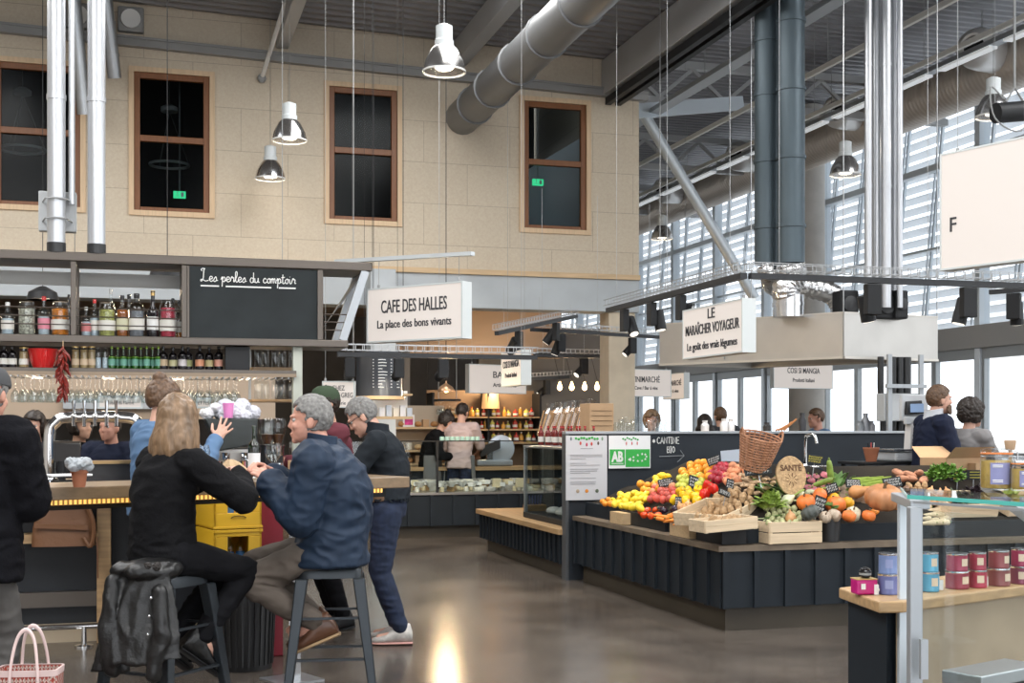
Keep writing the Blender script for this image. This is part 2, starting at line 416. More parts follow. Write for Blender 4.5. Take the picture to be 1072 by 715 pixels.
struct(MB().box(6.98, 7.05, -4.2, 40, 6.55, 7.97).build('trim_5', M_greysteel, smooth=0))
# long steel roof beams
M_beam = mat('grey_roof_beam', (.50, .51, .52), .45, .2, var=.05, scale=1.5)
n = 6
for (x, wd, zb, zt) in [(1.75, .16, 6.42, 6.75), (4.15, .18, 6.38, 6.7), (6.36, .28, 6.12, 6.62)]:
    struct(MB().box(x-wd/2, x+wd/2, -4, YW-.02, zb, zt).build('beam_%s' % {1.75: 'slim', 4.15: 'middle', 6.36: 'wide'}[x], M_beam, smooth=0, bevel=.01))
struct(MB().box(6.25, 6.33, 6, YW-.1, 5.98, 6.08).box(6.40, 6.48, 6, YW-.1, 5.98, 6.08).build('beam_black_rail', M_black, smooth=0))
for (y, zb) in [(19.5, 6.9), (24.5, 6.9), (29.8, 6.9), (35, 6.9)]:
    s = MB().box(6.8, 13.7, y-.07, y+.07, zb+.5, zb+.62).box(6.8, 13.7, y-.07, y+.07, zb-.12, zb); k = 7.0; up = True
    while k < 13.5:
        s.bar((k, y, zb if up else zb+.5), (k+.6, y, zb+.5 if up else zb), .06); k += .6; up = not up
    struct(s.build('beam_truss', M_beam, smooth=0))
struct(MB().box(5.3, 7.6, 20.2, 20.35, 0, 3.1).build('wall_shop', mat('dark_grey_shop_wall', (.10, .10, .105), .7), smooth=0))
# rail along the top of the boarded wall, following the roof's fall
struct(MB().bar((-4, YW-.06, 6.43), (6.9, YW-.06, 6.13), .10, .09).bar((-4, YW-.12, 6.49), (6.9, YW-.12, 6.19), .02, .03).build('trim_6', M_greysteel, smooth=0))

# other sides of the hall
M_plain = mat('plain_wall', (.55, .52, .48), .8)
struct(MB().box(-9.2, -9, -4.2, 40, 0, 7.5).build('wall_left', M_plain, smooth=0))
s = MB().box(-9, -6, -4.3, -4.1, 0, 8).box(10, 14.2, -4.3, -4.1, 0, 8).box(-6, 10, -4.3, -4.1, 5.4, 8)
for x in range(-6, 11, 2): s.box(x-.06, x+.06, -4.3, -4.1, 0, 5.4)
struct(s.build('wall_front', M_plain, smooth=0))
struct(MB().box(-6, 10, -4.22, -4.2, 0, 5.4).build('window_5', M_skyglass, smooth=0))
struct(MB().box(6.8, 14.2, 43.8, 44, 0, 8).build('wall_end', M_plain, smooth=0))

def louvre_mat():
    if 'louvre' in MATS: return MATS['louvre']
    m = mat('louvre', (.80, .82, .84), .6); nt = m.node_tree; out = nt.nodes['Material Output']; b = nt.nodes['Principled BSDF']
    tl = _n(nt, 'ShaderNodeBsdfTranslucent'); tl.inputs[0].default_value = (.90, .92, .94, 1); mx = _n(nt, 'ShaderNodeMixShader'); mx.inputs[0].default_value = .6
    nt.links.new(b.outputs[0], mx.inputs[1]); nt.links.new(tl.outputs[0], mx.inputs[2]); nt.links.new(mx.outputs[0], out.inputs[0]); return m
# ---------------------------------------------------------------- glazed side with sun louvres
XF = 14.0
MUL = [18.9-2.65*k for k in range(8, 0, -1)]+[18.9+2.65*k for k in range(0, 10)]
M_facglass = glassmat('facade_glass', (.97, .985, 1), .02)
s = MB(); 
for y in MUL: s.box(XF-.10, XF+.12, y-.07, y+.07, 0, 7.95)
for z in (6.2,): s.box(XF-.08, XF+.1, -4, 43.8, z-.06, z+.06)
s.box(XF-.02, XF+.1, -4, 43.8, 4.7, 4.74)
struct(s.build('trim_7', M_facade, smooth=0, bevel=.01))
struct(MB().box(XF-.16, XF+.14, -4, 43.8, 2.80, 3.2).build('beam_facade', mat('grey_facade_beam', (.38, .38, .375), .5, .1), smooth=0, bevel=.01))
M_doorframe = mat('grey_door_frame', (.36, .385, .40), .45, .3)
for i, (y0, y1) in enumerate(zip(MUL, MUL[1:])):
    if y1 < 12: continue
    t = bpy.data.objects.new('window_%d' % (i+6), None); COL.objects.link(t); t.location = (XF, y0, 0); struct(t)
    e = .07; ym = (y0+y1)/2; s = MB()
    for a, b in ((y0+.07, ym), (ym, y1-.07)):
        s.box(XF-.05, XF+.05, a, a+e, 0, 2.72).box(XF-.05, XF+.05, b-e, b, 0, 2.72).box(XF-.05, XF+.05, a+e, b-e, 2.62, 2.72).box(XF-.05, XF+.05, a+e, b-e, 0, .12)
        s.box(XF-.05, XF+.05, a+e, b-e, .95, 1.0)
    s.box(XF-.05, XF+.05, y0+.07, y1-.07, 2.72, 2.8)
    s.build('window_frame', M_doorframe, t, smooth=0)
    MB().box(XF-.006, XF+.006, y0+.14, y1-.14, .12, 2.62).build('pane', M_facglass, t, smooth=0)
    MB().box(XF-.006, XF+.006, y0+.07, y1-.07, 3.2, 7.9).build('pane', M_facglass, t, smooth=0)
    # outside: tilted sun louvres on slanted brackets
    s = MB(); z = 3.35
    while z < 7.9:
        s.box(-.075, .075, y0, y1, -.006, .006, Matrix.Translation((XF+.75, 0, z)) @ Matrix.Rotation(rad(60), 4, 'Y')); z += .215
    s.build('louvre', louvre_mat(), t, smooth=0)
    s = MB()
    for q in (y0+.5, y1-.6):
        s.bar((XF+.5, q+.35, 3.3), (XF+.5, q-.35, 7.9), .05); s.bar((XF+.5, q+.47, 3.3), (XF+.5, q-.23, 7.9), .03)
    s.build('louvre_bracket', M_facade, t, smooth=0)
# outside ground and a pale building over the road
struct(MB().box(14.2, 60, -10, 60, -.3, -.02).build('pavement', mat('pale_pavement', (.72, .71, .69), .9), smooth=0))
s = MB().box(44, 50, 6, 60, 0, 9); 
struct(s.build('exterior_building', mat('pale_render', (.85, .83, .80), .9), smooth=0))
struct(MB().box(16.2, 16.3, 6, 44, .80, .86).box(16.2, 16.3, 6, 44, .45, .49).build('exterior_rail', mat('pale_rail', (.6, .62, .65), .6), smooth=0))
# concrete columns by the glazing
for (x, y) in [(12.9, 23.0), (12.9, 33.6)]:
    struct(MB().lathe([(.36, 0), (.36, 7.9)], 28, (x, y, 0)).build('column_concrete', M_conc))
# slanting tubular brace between the upper room and the glazed side
p, q = P(672, 116, 19.5), P(790, 312, 19.9)
struct(MB().tube([p, q], .085, 14).build('beam_brace', M_facade))
struct(MB().bar(P(646, 118, 19.0), P(776, 108, 21.0), .1, .22).build('beam_tie', M_facade, smooth=0))
# ---------------------------------------------------------------- roof services: pipes, ducts, lamps
def pipe(name, label, cat, pts, r, m, bands=(), group=None, n=20, bandm=None):
    t = thing(name, label, cat, pts[0], group)
    MB().tube(pts, r, n).build('pipe', m, t, smooth=50)
    p, q = Vector(pts[0]), Vector(pts[-1])
    for k in bands:
        c = p.lerp(q, k); d = (q-p).normalized()*.018
        MB().tube([c-d, c+d], r*1.09, n).build('joint_band', bandm or m, t, smooth=50)
    return t
M_duct = mat('dark_grey_duct', (.20, .205, .21), .42, .5, var=.06, scale=2)
pipe('ventilation_duct', 'thick dark grey round duct running into the boarded wall below the roof', 'duct', [(4.2, 1.0, 5.68), (4.2, YW+.01, 5.68)], .235, M_duct, [.55, .62, .69, .76, .83, .90, .955])
M_bluepipe = mat('blue_grey_pipe', (.085, .115, .135), .42, .4, var=.05, scale=2)
for (px, d, r, z1, lab) in [(803, 14.1, .140, 3.25, 'tall blue-grey extraction pipe above the hood, nearer the boarded wall'), (828, 13.8, .15, 3.22, 'tall blue-grey extraction pipe above the hood, nearer the flue tubes')]:
    a = P(px, 100, d); pipe('extraction_pipe', lab, 'pipe', [(a.x, a.y, zr(a.x)-.01), (a.x, a.y, z1)], r, M_bluepipe, [.22+.02*(px % 3), .44, .66, .88])
M_tube = mat('shiny_steel_tube', (.60, .62, .65), .34, .65)
for i, (px, w) in enumerate([(909, 8), (918, 10), (928, 10), (937, 9), (942, 6)]):
    d = 13.6+.12*(i % 2); a = P(px, 100, d)
    pipe('flue_tube', ['outer left', 'second', 'middle', 'fourth', 'thin outer right'][i]+' tube of the bright steel flue bundle above the hood', 'tube', [(a.x, a.y, 7.93), (a.x, a.y, 2.72)], w/2/FPX*d, M_tube, [.25, .5, .75], 'bright steel tubes over the hood', 14)
# two steel tubes on the bar frame, with feet and a junction box
for (px, lab) in [(59, 'bright steel tube with a junction box rising from the bar frame'), (101, 'bright steel tube without a box rising from the bar frame')]:
    a = PY(px, 265, 9.62); t = pipe('steel_tube', lab, 'tube', [(a.x, 9.62, 2.70), (a.x, 9.62, 6.78)], .062, M_tube, [.27, .52], None, 24)
    MB().lathe([(.066, 2.69), (.066, 2.76)], 24, (a.x, 9.62, 0)).build('foot', M_blackplastic, t)
    if px == 59:
        MB().tube([(a.x+.10, 9.68, 3.05), (a.x+.10, 9.68, 6.78)], .022, 10).build('thin_conduit', M_tube, t)
        MB().box(a.x-.13, a.x+.13, 9.74, 9.82, 2.86, 3.15).build('junction_box', mat('pale_grey_box', (.55, .57, .58), .5), t, smooth=0, bevel=.008)
        s = MB()
        for z in (2.93, 3.07): s.tube([(a.x-.10, 9.74, z), (a.x-.07, 9.57, z), (a.x, 9.53, z), (a.x+.07, 9.57, z), (a.x+.10, 9.74, z)], .006, 6)
        s.build('clamp', M_grey, t)
for (x, z1, lab) in [(PY(88, 40, YW-.4).x, 5.3, 'slim steel pipe coming down the wall behind the left tube'), (PY(120, 40, YW-.4).x, 5.78, 'steel pipe ending on the wall above the second window')]:
    pipe('wall_pipe', lab, 'pipe', [(x-.12, YW-.75, 6.8), (x, YW-.38, z1)], .085, M_steel, [.4, .75], None, 16)
for (px, py, lab) in [(82, 17, 'left'), (137, 21, 'right')]:
    c = PY(px, py, YW-.05); t = thing('wall_speaker', '%s small square grey speaker high on the boarded wall' % lab, 'speaker', (c.x, YW-.06, c.z))
    MB().box(c.x-.16, c.x+.16, YW-.10, YW, c.z-.16, c.z+.16).build('housing', M_greysteel, t, smooth=0, bevel=.02)
    MB().lathe([(.12, 0), (.12, .03), (.05, .015)], 20, (0, 0, 0), Matrix.Translation((c.x, YW-.10, c.z)) @ Matrix.Rotation(PI/2, 4, 'X')).build('cone', M_white, t)
a, b = PY(299, 2, YW-1.2), PY(274, 82, YW-.05)
t = thing('stay_rod', 'thin white stay rod slanting from roof to wall between the windows', 'rod', b)
MB().tube([a, b], .03, 8).build('rod', M_white, t); MB().ball(b, .06, 10, 6).build('end_fitting', M_grey, t)
# spiral duct with jet nozzles along the glazed side
XD, ZD = 12.6, 6.95
def spiral_mat():
    m = mat('spiral_duct_steel', (.66, .60, .54), .42, .3); nt = m.node_tree; b = nt.nodes['Principled BSDF']
    tc = _n(nt, 'ShaderNodeTexCoord'); wv = _n(nt, 'ShaderNodeTexWave'); wv.bands_direction = 'Y'; wv.inputs['Scale'].default_value = 3.2; wv.inputs['Distortion'].default_value = .3
    nt.links.new(tc.outputs['Object'], wv.inputs['Vector']); bp = _n(nt, 'ShaderNodeBump'); bp.inputs['Strength'].default_value = .35; bp.inputs['Distance'].default_value = .015
    nt.links.new(wv.outputs['Fac'], bp.inputs['Height']); nt.links.new(bp.outputs[0], b.inputs['Normal']); return m
t = thing('spiral_duct', 'large shiny spiral ventilation duct with jet nozzles along the glazed side', 'duct', (XD, 12, ZD))
MB().tube([(XD, 9, ZD), (XD, 42, ZD)], .42, 36).build('duct', spiral_mat(), t, smooth=50)
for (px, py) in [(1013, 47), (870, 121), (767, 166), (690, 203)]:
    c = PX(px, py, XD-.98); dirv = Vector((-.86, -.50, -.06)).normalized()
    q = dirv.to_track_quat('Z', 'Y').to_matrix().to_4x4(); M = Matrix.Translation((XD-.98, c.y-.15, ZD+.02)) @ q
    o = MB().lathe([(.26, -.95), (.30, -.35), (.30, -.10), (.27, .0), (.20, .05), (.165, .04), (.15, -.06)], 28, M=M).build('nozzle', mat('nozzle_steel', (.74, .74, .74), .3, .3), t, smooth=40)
    MB().lathe([(.158, -.03), (.158, -.01)], 24, M=M).build('nozzle_dark_disc', M_black, o)  # black disc stands in for the shade inside the nozzle mouth
s = MB()
for y in range(11, 42, 3): s.tube([(XD, y, ZD+.4), (XD, y, 7.95)], .008, 5)
s.build('hanger_rod', M_grey, t)
# trays of lamps, conduits along the glazed side
def tray(x, z, y0, y1, w, lab, m):
    t = thing('lighting_trunking', lab, 'light track', (x, y0, z)); MB().box(x-w/2, x+w/2, y0, y1, z, z+.07).build('channel', m, t, smooth=0)
    s = MB(); y = y0+.3
    while y < y1: s.tube([(x, y, z+.06), (x, y, 7.96)], .006, 4); y += 3.0
    s.build('hanger_rod', M_grey, t); return t
t = tray(11.3, 6.72, 10, 40, .16, 'long grey trunking with lit louvred lamps below the spiral duct side', M_alu)
s = MB(); y = 10.5
while y < 39: s.box(11.23, 11.37, y, y+1.2, 6.685, 6.72); y += 1.5
s.build('lamp_louvre', mat('lamp_louvre', (.85, .88, .9), .4, emit=.35), t, smooth=0)
tray(10.4, 6.45, 9, 40, .05, 'thin white conduit hung along the hall left of the spiral duct', M_white)
tray(8.9, 6.30, 9, 38, .05, 'thin white conduit hung along the hall beside the blue-grey pipes', M_white)
tray(7.55, 6.25, 10, 36, .20, 'grey steel cable tray hung beside the wide roof beam', M_alu)

# bell-shaped pendant lamps
M_lampbell = mat('polished_reflector', (.62, .61, .60), .18, .95)
M_lampglow = mat('lamp_glow', (1, .93, .82), .5, emit=1.3)
def pendant():
    t = thing('pendant_lamp', 'x', 'pendant lamp')
    MB().lathe([(.19, 0), (.186, .02), (.17, .09), (.12, .19), (.075, .235), (.07, .235), (.115, .18), (.16, .09), (.178, .02), (.182, .0)], 28).build('shade', M_lampbell, t)
    MB().lathe([(.192, -.008), (.192, .006), (.18, .006), (.18, -.008)], 28, cap=False).build('rim', M_white, t)
    MB().lathe([(.085, .22), (.085, .27), (.075, .28), (.075, .40), (.03, .42)], 20).build('ballast_housing', mat('pale_blue_lamp_housing', (.60, .64, .65), .5), t)
    MB().ball((0, 0, .10), (.055, .055, .075), 12, 8).build('bulb', M_lampglow, t)
    return t
pend = Stamp(pendant())
LAMPS = [(465, 75, 11.2, 'highest and nearest of the bell-shaped pendant lamps, by the dark duct'), (303, 147, 14.0, 'upper of two bell-shaped pendant lamps between second and third windows'),
         (283, 187, 16.0, 'lower of two bell-shaped pendant lamps between second and third windows'), (885, 183, 15.6, 'bell-shaped pendant lamp hanging between blue-grey pipes and flue tubes'),
         (693, 250, 22.0, 'small far bell-shaped pendant lamp right of the boarded wall end'), (1040, 122, 13.5, 'bell-shaped pendant lamp above the sign at right edge')]
for px, py, d, lab in LAMPS:
    a = P(px, py, d); t = pend(a, 0, lab); top = (zr(a.x) if a.x < 7 else 7.95)-a.z
    MB().tube([a+Vector((0, 0, .41)), a+Vector((0, 0, top))], .003, 5).build('cable', M_grey, t)
    point('pendant_light', a+Vector((0, 0, -.03)), 6, (1, .88, .72), .1)
M_projector = M_black
t = thing('stage_spotlight', 'black spotlight with cables beside the pendant lamp at right edge', 'spotlight', P(1062, 118, 12.6))
c = P(1062, 118, 12.6); MB().tube([c+Vector((-.22, 0, -.02)), c+Vector((.3, 0, .05))], .10, 14).build('housing', M_black, t)
MB().tube([c+Vector((-.1, 0, .1)), c+Vector((0, 0, .25)), c+Vector((.1, 0, .12))], .012, 6).tube([c+Vector((0, 0, .25)), (c.x, c.y, 7.96)], .012, 6).build('yoke', M_grey, t)
MB().tube(smooth_line([c+Vector((-.2, -.1, .1)), c+Vector((-.35, -.1, .2)), c+Vector((-.3, -.1, -.1)), c+Vector((0, -.1, -.2)), c+Vector((.2, -.1, .15))]), .008, 6).build('cable', M_grey, t)

# ---------------------------------------------------------------- hanging light-box signs
M_signface = mat('lit_sign_face', (.47, .43, .40), .5, emit=.78)
M_signcase = mat('sign_casing', (.62, .66, .66), .45, .2)
def sign(label, c, rz, w, h, th, lines, top=None, gap=.25, hang=True, both=False, spread=.42, shift=0):
    """light box: c = centre, rz = turn of its long side from x; lines = (text, letter height, z, width or None)"""
    c = Vector(c); t = thing('hanging_sign', label, 'sign', c)
    M = Matrix.Translation(c) @ Matrix.Rotation(rz, 4, 'Z'); e = .012
    s = MB().box(-w/2, w/2, -th/2, th/2, -h/2, -h/2+e, M).box(-w/2, w/2, -th/2, th/2, h/2-e, h/2, M).box(-w/2, -w/2+e, -th/2, th/2, -h/2+e, h/2-e, M).box(w/2-e, w/2, -th/2, th/2, -h/2+e, h/2-e, M)
    s.build('casing', M_signcase, t, smooth=0)
    f = MB().box(-w/2+e, w/2-e, -th/2+.004, -th/2+.012, -h/2+e, h/2-e, M).build('face', M_signface, t, smooth=0)
    MB().box(-w/2+e, w/2-e, th/2-.012, th/2-.004, -h/2+e, h/2-e, M).build('face', M_signface, t, smooth=0)
    for (tx, lh, z, wd) in lines:
        text_mb(MB(), tx, lh, M @ Matrix.Translation((shift, -th/2+.002, z)), width=wd, bold=.0008 if lh > .05 else .0).build('lettering', M_ink, t, smooth=0)
    if not top:
        top = (1.855 if not hang else 3.54 if (c.y > YW-.2 and c.x < 6.8) else zr(c.x) if c.x < 7 else 7.96)-c.z-h/2
    for k in (-1, 1):
        p = M @ Vector((k*w*spread, 0, h/2)); MB().tube([p, p+Vector((0, 0, .03)), p+Vector((0, 0, .031)), p+Vector((0, 0, top))], [.012, .012, .0022, .0022], 6).build('hanger', M_grey, t)
    return t
a, b = P(389, 330, 9.75), P(489, 326, 9.2); c = (a+b)/2; rz = math.atan2(b.y-a.y, b.x-a.x)
sign('white lit hanging sign reading CAFE DES HALLES beside the bar', c, rz, (b-a).to_2d().length, .415, .11,
     [('CAFE DES HALLES', .10, .055, .64), ('La place des bons vivants', .062, -.075, .72)], top=.215)
u = (b-a).to_2d().normalized(); n3 = Vector((-u.y, u.x, 0)); pz = c.z+.43
t = thing('sign_bracket', 'thin white steel arm carrying the café sign from the bar frame', 'bracket', P(352, 274, 9.8))
MB().bar(P(352, 274, 9.85), P(495, 265.5, 9.15), .05, .028).build('arm', mat('pale_steel_arm', (.62, .66, .68), .4, .4), t, smooth=0)
# greengrocer's sign hangs along the aisle
sign('white lit hanging sign reading LE MARAÎCHER VOYAGEUR above the vegetable stall', (4.44, 9.35, 2.22), -PI/2, 1.12, .415, .115,
     [('LE', .085, .135, .13), ('MARAÎCHER VOYAGEUR', .085, .02, 1.0), ('Le goût des vrais légumes', .064, -.115, .93)], top=.15)
# farther signs
def fsign(label, p0, p1, h, lines, d0, d1, th=.1, **k):
    a, b = P(p0[0], p0[1], d0), P(p1[0], p1[1], d1); c = (a+b)/2
    return sign(label, c, math.atan2(b.y-a.y, b.x-a.x), (b-a).to_2d().length, h, th, lines, **k)
fsign('white hanging sign reading BALME behind the café sign', (489, 396), (549, 398), .43, [('BALME', .10, .06, .42), ('Artisan de la', .06, -.09, .42)], 18.6, 19.2, gap=.3, shift=.12)
sign('white hanging sign reading COSI SI MANGIA seen edge-on beside the BALME sign', (P(540, 386, 15.4).x, P(540, 386, 15.4).y, P(540, 386, 15.4).z), -PI/2, .86, .42, .13, [('COSI SI MANGIA', .085, .05, .7), ('Prodotti italiani', .06, -.08, .5)], gap=.3)
fsign('small white hanging sign reading VINIMARCHE below the BALME sign', (539, 416), (577, 416), .42, [('VINIMARCHÉ', .09, .05, .6), ('Cave / Bar à vins', .055, -.08, .45)], 23.0, 23.4, gap=.5)
fsign('white hanging sign reading VINIMARCHÉ right of the pale column', (648, 401), (701, 401), .43, [('VINIMARCHÉ', .095, .05, .50), ('Cave / Bar à vins', .055, -.08, .42)], 19.6, 20.0, gap=.6)
fsign('second VINIMARCHÉ sign half hidden behind the first, seen at an angle', (697, 404), (719, 405), .43, [('VINIMARCHÉ', .09, .05, .62), ('Bar à vins', .055, -.08, .4)], 21.4, 20.6, gap=.6)
fsign('white hanging sign reading COSI SI MANGIA below the steel hood', (808, 393), (870, 393), .47, [('COSI SI MANGIA', .10, .075, .72), ('Prodotti italiani', .07, -.09, .48)], 22.0, 22.6, gap=.6)
c = P(1075, 209, 8.1); sign('large cream lit sign at the right edge with a letter F', c, rad(-73), 1.25, .79, .12, [('F', .10, -.10, .05)], gap=.5, shift=-.52)
sign('white sign behind the beer taps reading Cuisine du Marché', P(126, 421, 9.30), 0, .315, .096, .03, [('Cuisine du Marché', .026, -.005, .19), ('DES HALLES', .020, .038, .18)], hang=False)
sign('small white sign with ending ETTES right of the woman\'s head', P(213, 422, 9.5), 0, .11, .077, .02, [('ETTES', .026, 0, .08)], hang=False)
fsign('white hanging sign reading CHEZ LINE ET GREG behind the men at the bar', (338, 413), (372, 413), .26, [('CHEZ', .05, .06, .12), ('LINE ET GREG', .05, -.01, .28), ('Epicerie', .035, -.085, .14)], 12.4, 12.4, gap=.4)

# ---------------------------------------------------------------- track-light frames with wire trays
M_trackm = mat('black_track', (.022, .024, .028), .45)
M_wire = mat('wire_tray', (.45, .46, .47), .35, .8)
def track(label, p, q, lamps, aim, w=.055, power=0, htop=None, flip=1):
    p, q = Vector(p), Vector(q); t = thing('track_light_rail', label, 'light track', p); d = (q-p); L = d.length; u = d.normalized(); nx = Vector((-u.y, u.x, 0))
    MB().bar(p, q, w, .045).build('rail', M_trackm, t, smooth=0)
    s = MB(); k = 0.0
    for sd in (-1, 1):
        for z in (.045, .10): s.bar(p+nx*sd*w*.9+Vector((0, 0, z)), q+nx*sd*w*.9+Vector((0, 0, z)), .006)
    while k < L:
        c = p+u*k
        s.bar(c+nx*w*.9+Vector((0, 0, .10)), c+nx*w*.9+Vector((0, 0, .04)), .006); s.bar(c-nx*w*.9+Vector((0, 0, .10)), c-nx*w*.9+Vector((0, 0, .04)), .006); s.bar(c-nx*w*.9+Vector((0, 0, .04)), c+nx*w*.9+Vector((0, 0, .04)), .006); k += .085
    s.build('wire_tray', M_wire, t, smooth=0)
    for k in (.08, .5, .92):
        c = p.lerp(q, k); top = htop or (zr(c.x)+.02 if c.x < 7 else 7.96)
        MB().tube([c+Vector((0, 0, .02)), (c.x, c.y, top)], .0022, 4).build('suspension_wire', M_wire, t)
    for k, sz in lamps:
        c = p.lerp(q, k)+Vector((0, 0, -.03)); a = Vector(aim)
        h = MB().box(-.055*sz, .055*sz, -.03*sz, .03*sz, -.21*sz, 0, Matrix.Translation(c) @ Matrix.Rotation(math.atan2(u.y, u.x), 4, 'Z')).build('driver_box', M_black, t, smooth=0, bevel=.006)
        dv = (a-c).normalized(); b = c+Vector((0, 0, -.16*sz))+nx*.075*sz*flip
        MB().tube([b-dv*.09*sz, b+dv*.09*sz], .052*sz, 16).build('spot_head', M_black, t)
        MB().tube([b+dv*.091*sz, b+dv*.094*sz], .042*sz, 14).build('spot_lens', M_lampglow, t)
        if power: spot('track_spot_light', b+dv*.11*sz, a, power, 55)
    return t
CO = Vector((4.41, 8.82, 2.60))
track('black track rail with three spots along the aisle side of vegetable stall', CO, (4.44, 11.85, 2.60), [(.40, 1.0), (.62, 1.0), (.85, 1.0)], (4.6, 10.4, .9), power=26, flip=-1)
track('black track rail with spots along the front of the vegetable stall', CO+Vector((.05, 0, 0)), (7.6, 8.82, 2.60), [(.34, 1.15), (.62, 1.15), (.90, 1.15)], (6.0, 9.0, .8), power=26)
track('black track rail behind the café sign above the round menu board', (PY(353, 370, 12.2).x, 12.2, 2.14), (PY(562, 370, 12.2).x, 12.2, 2.14), [(.06, .9), (.30, .9), (.52, .9)], (2.2, 14.5, 1.0), power=16, htop=6.76)
track('short slanting black track rail under the pale beam, nearest', PY(520, 349, 14.0), PY(603, 331, 16.0), [(.25, 1.1), (.72, 1.1)], (3.8, 16.2, .8), power=20, htop=3.05)
track('black track rail crossing in front of the pale column', P(556, 345, 16.2), P(690, 353, 17.4), [(.22, 1.1), (.78, 1.0)], (4.6, 16, .8), power=14, htop=4.5)
track('lower black track rail crossing in front of the pale column', P(560, 372, 18.0), P(660, 374, 19.0), [(.5, 1.1)], (4.4, 17, .8), htop=3.5)
track('farthest low black track rail under the upper floor', P(545, 398, 20.5), P(632, 392, 22.0), [(.3, 1.1), (.7, 1.1)], (4.6, 20, .8), htop=3.5)
track('black track rail at the right edge above the glazed beam', P(1036, 306, 12.6), P(1110, 300, 12.2), [(.35, 1.2)], (8.6, 11, .8), htop=7.9)

for y in (9.2, 10.2, 11.2): spot('track_floor_light', (4.36, y, 2.5), (3.45, y-.1, 0), 45, 42, (1, .74, .40))
# ---------------------------------------------------------------- steel extraction hood over the kitchen stall
A, B, Cc = P(883, 373, 13.5), P(981, 374, 14.1), P(691, 381, 15.1)
D = B+(Cc-A)*1.0
zb, zt = 2.19, 2.655
t = thing('extraction_hood', 'wide brushed stainless extraction hood hanging above the dark partition', 'hood', (A.x, A.y, zb))
poly = [(A.x, A.y), (B.x, B.y), (D.x, D.y), (Cc.x, Cc.y)]
s = MB(); n = 4
for i in range(n):
    a, b = poly[i], poly[(i+1) % n]; s.bar((a[0], a[1], (zb+zt)/2), (b[0], b[1], (zb+zt)/2), .02, zt-zb)
s.prism(poly, zb+.28, zb+.30); s.build('canopy', M_stainless, t, smooth=0)
s = MB()
for i in range(n):
    a, b = poly[i], poly[(i+1) % n]; s.bar((a[0], a[1], zb-.01), (b[0], b[1], zb-.01), .05, .025); s.bar((a[0], a[1], zt+.006), (b[0], b[1], zt+.006), .035, .014)
s.build('rim', mat('pale_steel_rim', (.60, .57, .52), .4, .6), t, smooth=0)
s = MB(); q = Vector((A.x, A.y, 0)).lerp(Vector((Cc.x, Cc.y, 0)), .62)
s.bar((q.x-.012, q.y-.012, zb+.02), (q.x-.012, q.y-.012, zt-.01), .012); s.build('seam', M_grey, t, smooth=0)
for p in poly: MB().tube([(p[0], p[1], zt), (p[0], p[1], zr(p[0])+.03 if p[0] < 7 else 7.96)], .006, 5).build('suspension_wire', M_wire, t)
M_flex = mat('crinkled_foil_duct', (.75, .75, .75), .22, 1.0, bump=.6, bscale=22)
def flex(label, pts, r):
    t = thing('flexible_duct', label, 'duct', pts[0]); pl = smooth_line(pts, 12); rr = [r*(1+.06*math.sin(i*2.2)) for i in range(len(pl))]
    MB().tube(pl, rr, 18).build('hose', M_flex, t, smooth=60)
    c = Vector(pts[-1]); MB().lathe([(r*1.12, -.14), (r*1.12, .10)], 20, c).lathe([(r*1.16, -.02), (r*1.16, .02)], 20, c).build('collar', M_steel_l, t)
g = P(828, 290, 13.8); g0 = P(803, 290, 14.1)
flex('crinkled foil duct joining one blue-grey pipe down to the hood', [(g.x, g.y, 3.21), (g.x+.02, g.y, 3.08), (g.x-.06, g.y, 2.95), (g.x-.02, g.y+.02, zt+.12)], .15)
flex('crinkled foil duct bending sideways above the hood top', [(g0.x, g0.y, 3.24), (g0.x+.05, g0.y-.02, 3.12), (g0.x+.28, g0.y+.30, 3.05), (g0.x+.65, g0.y+.36, 3.06), (g0.x+.98, g0.y+.30, 2.98), (g0.x+1.12, g0.y+.28, zt+.14)], .125)
for (px, w, lab) in [(885, .11, 'black fan box on hood top, left'), (923, .13, 'round-faced black fan box on hood top under the flue tubes'), (939, .08, 'black fan box on hood top, right')]:
    c = P(px, 318, 13.75); t = thing('fan_box', lab, 'fan', (c.x, c.y, zt+.02)); MB().box(c.x-w, c.x+w, c.y-.1, c.y+.1, zt-.05, zt+.26).build('housing', M_black, t, smooth=0, bevel=.02)
    MB().lathe([(w*.8, 0), (w*.8, .02), (w*.3, .03)], 20, M=Matrix.Translation((c.x, c.y-.1, zt+.11)) @ Matrix.Rotation(PI/2, 4, 'X')).build('fan_ring', M_blackplastic, t)
# ---------------------------------------------------------------- the café bar
M_bronze = mat('brown_grey_steel_frame', (.115, .098, .084), .36, .7)
YB = 9.6
def bx(px): return PY(px, 446, YB).x
zb0, zb1, zt0, zt1 = 2.045, 2.10, 2.63, 2.695
xr = bx(389); xrb = bx(364)
t = thing('bar_canopy', 'brown steel frame above the bar with open bays and a bottle rail', 'bar frame', (-1.0, YB, zb0))
s = MB().box(-3.4, xr, YB-.03, YB+.45, zt0, zt1); s.build('top_beam', M_bronze, t, smooth=0, bevel=.006)
MB().box(-3.4, xrb, YB-.03, YB+.45, zb0, zb1).build('bottom_beam', M_bronze, t, smooth=0, bevel=.006)
for px0, px1 in ((74, 80), (190, 196), (333, 338)):
    MB().box(bx(px0), bx(px1), YB-.02, YB+.04, zb1, zt0).build('post', M_bronze, t, smooth=0, bevel=.004)
    MB().box(bx(px0), bx(px1), YB+.38, YB+.44, zb1, zt0).build('post', M_bronze, t, smooth=0, bevel=.004)
MB().bar((xr-.05, YB, zt0), (xrb-.04, YB, zb1), .05, .06).build('slanted_strut', M_alu, t, smooth=0)
MB().bar((xr-.05, YB+.4, zt0), (xrb-.04, YB+.4, zb1), .05, .06).build('slanted_strut', M_alu, t, smooth=0)
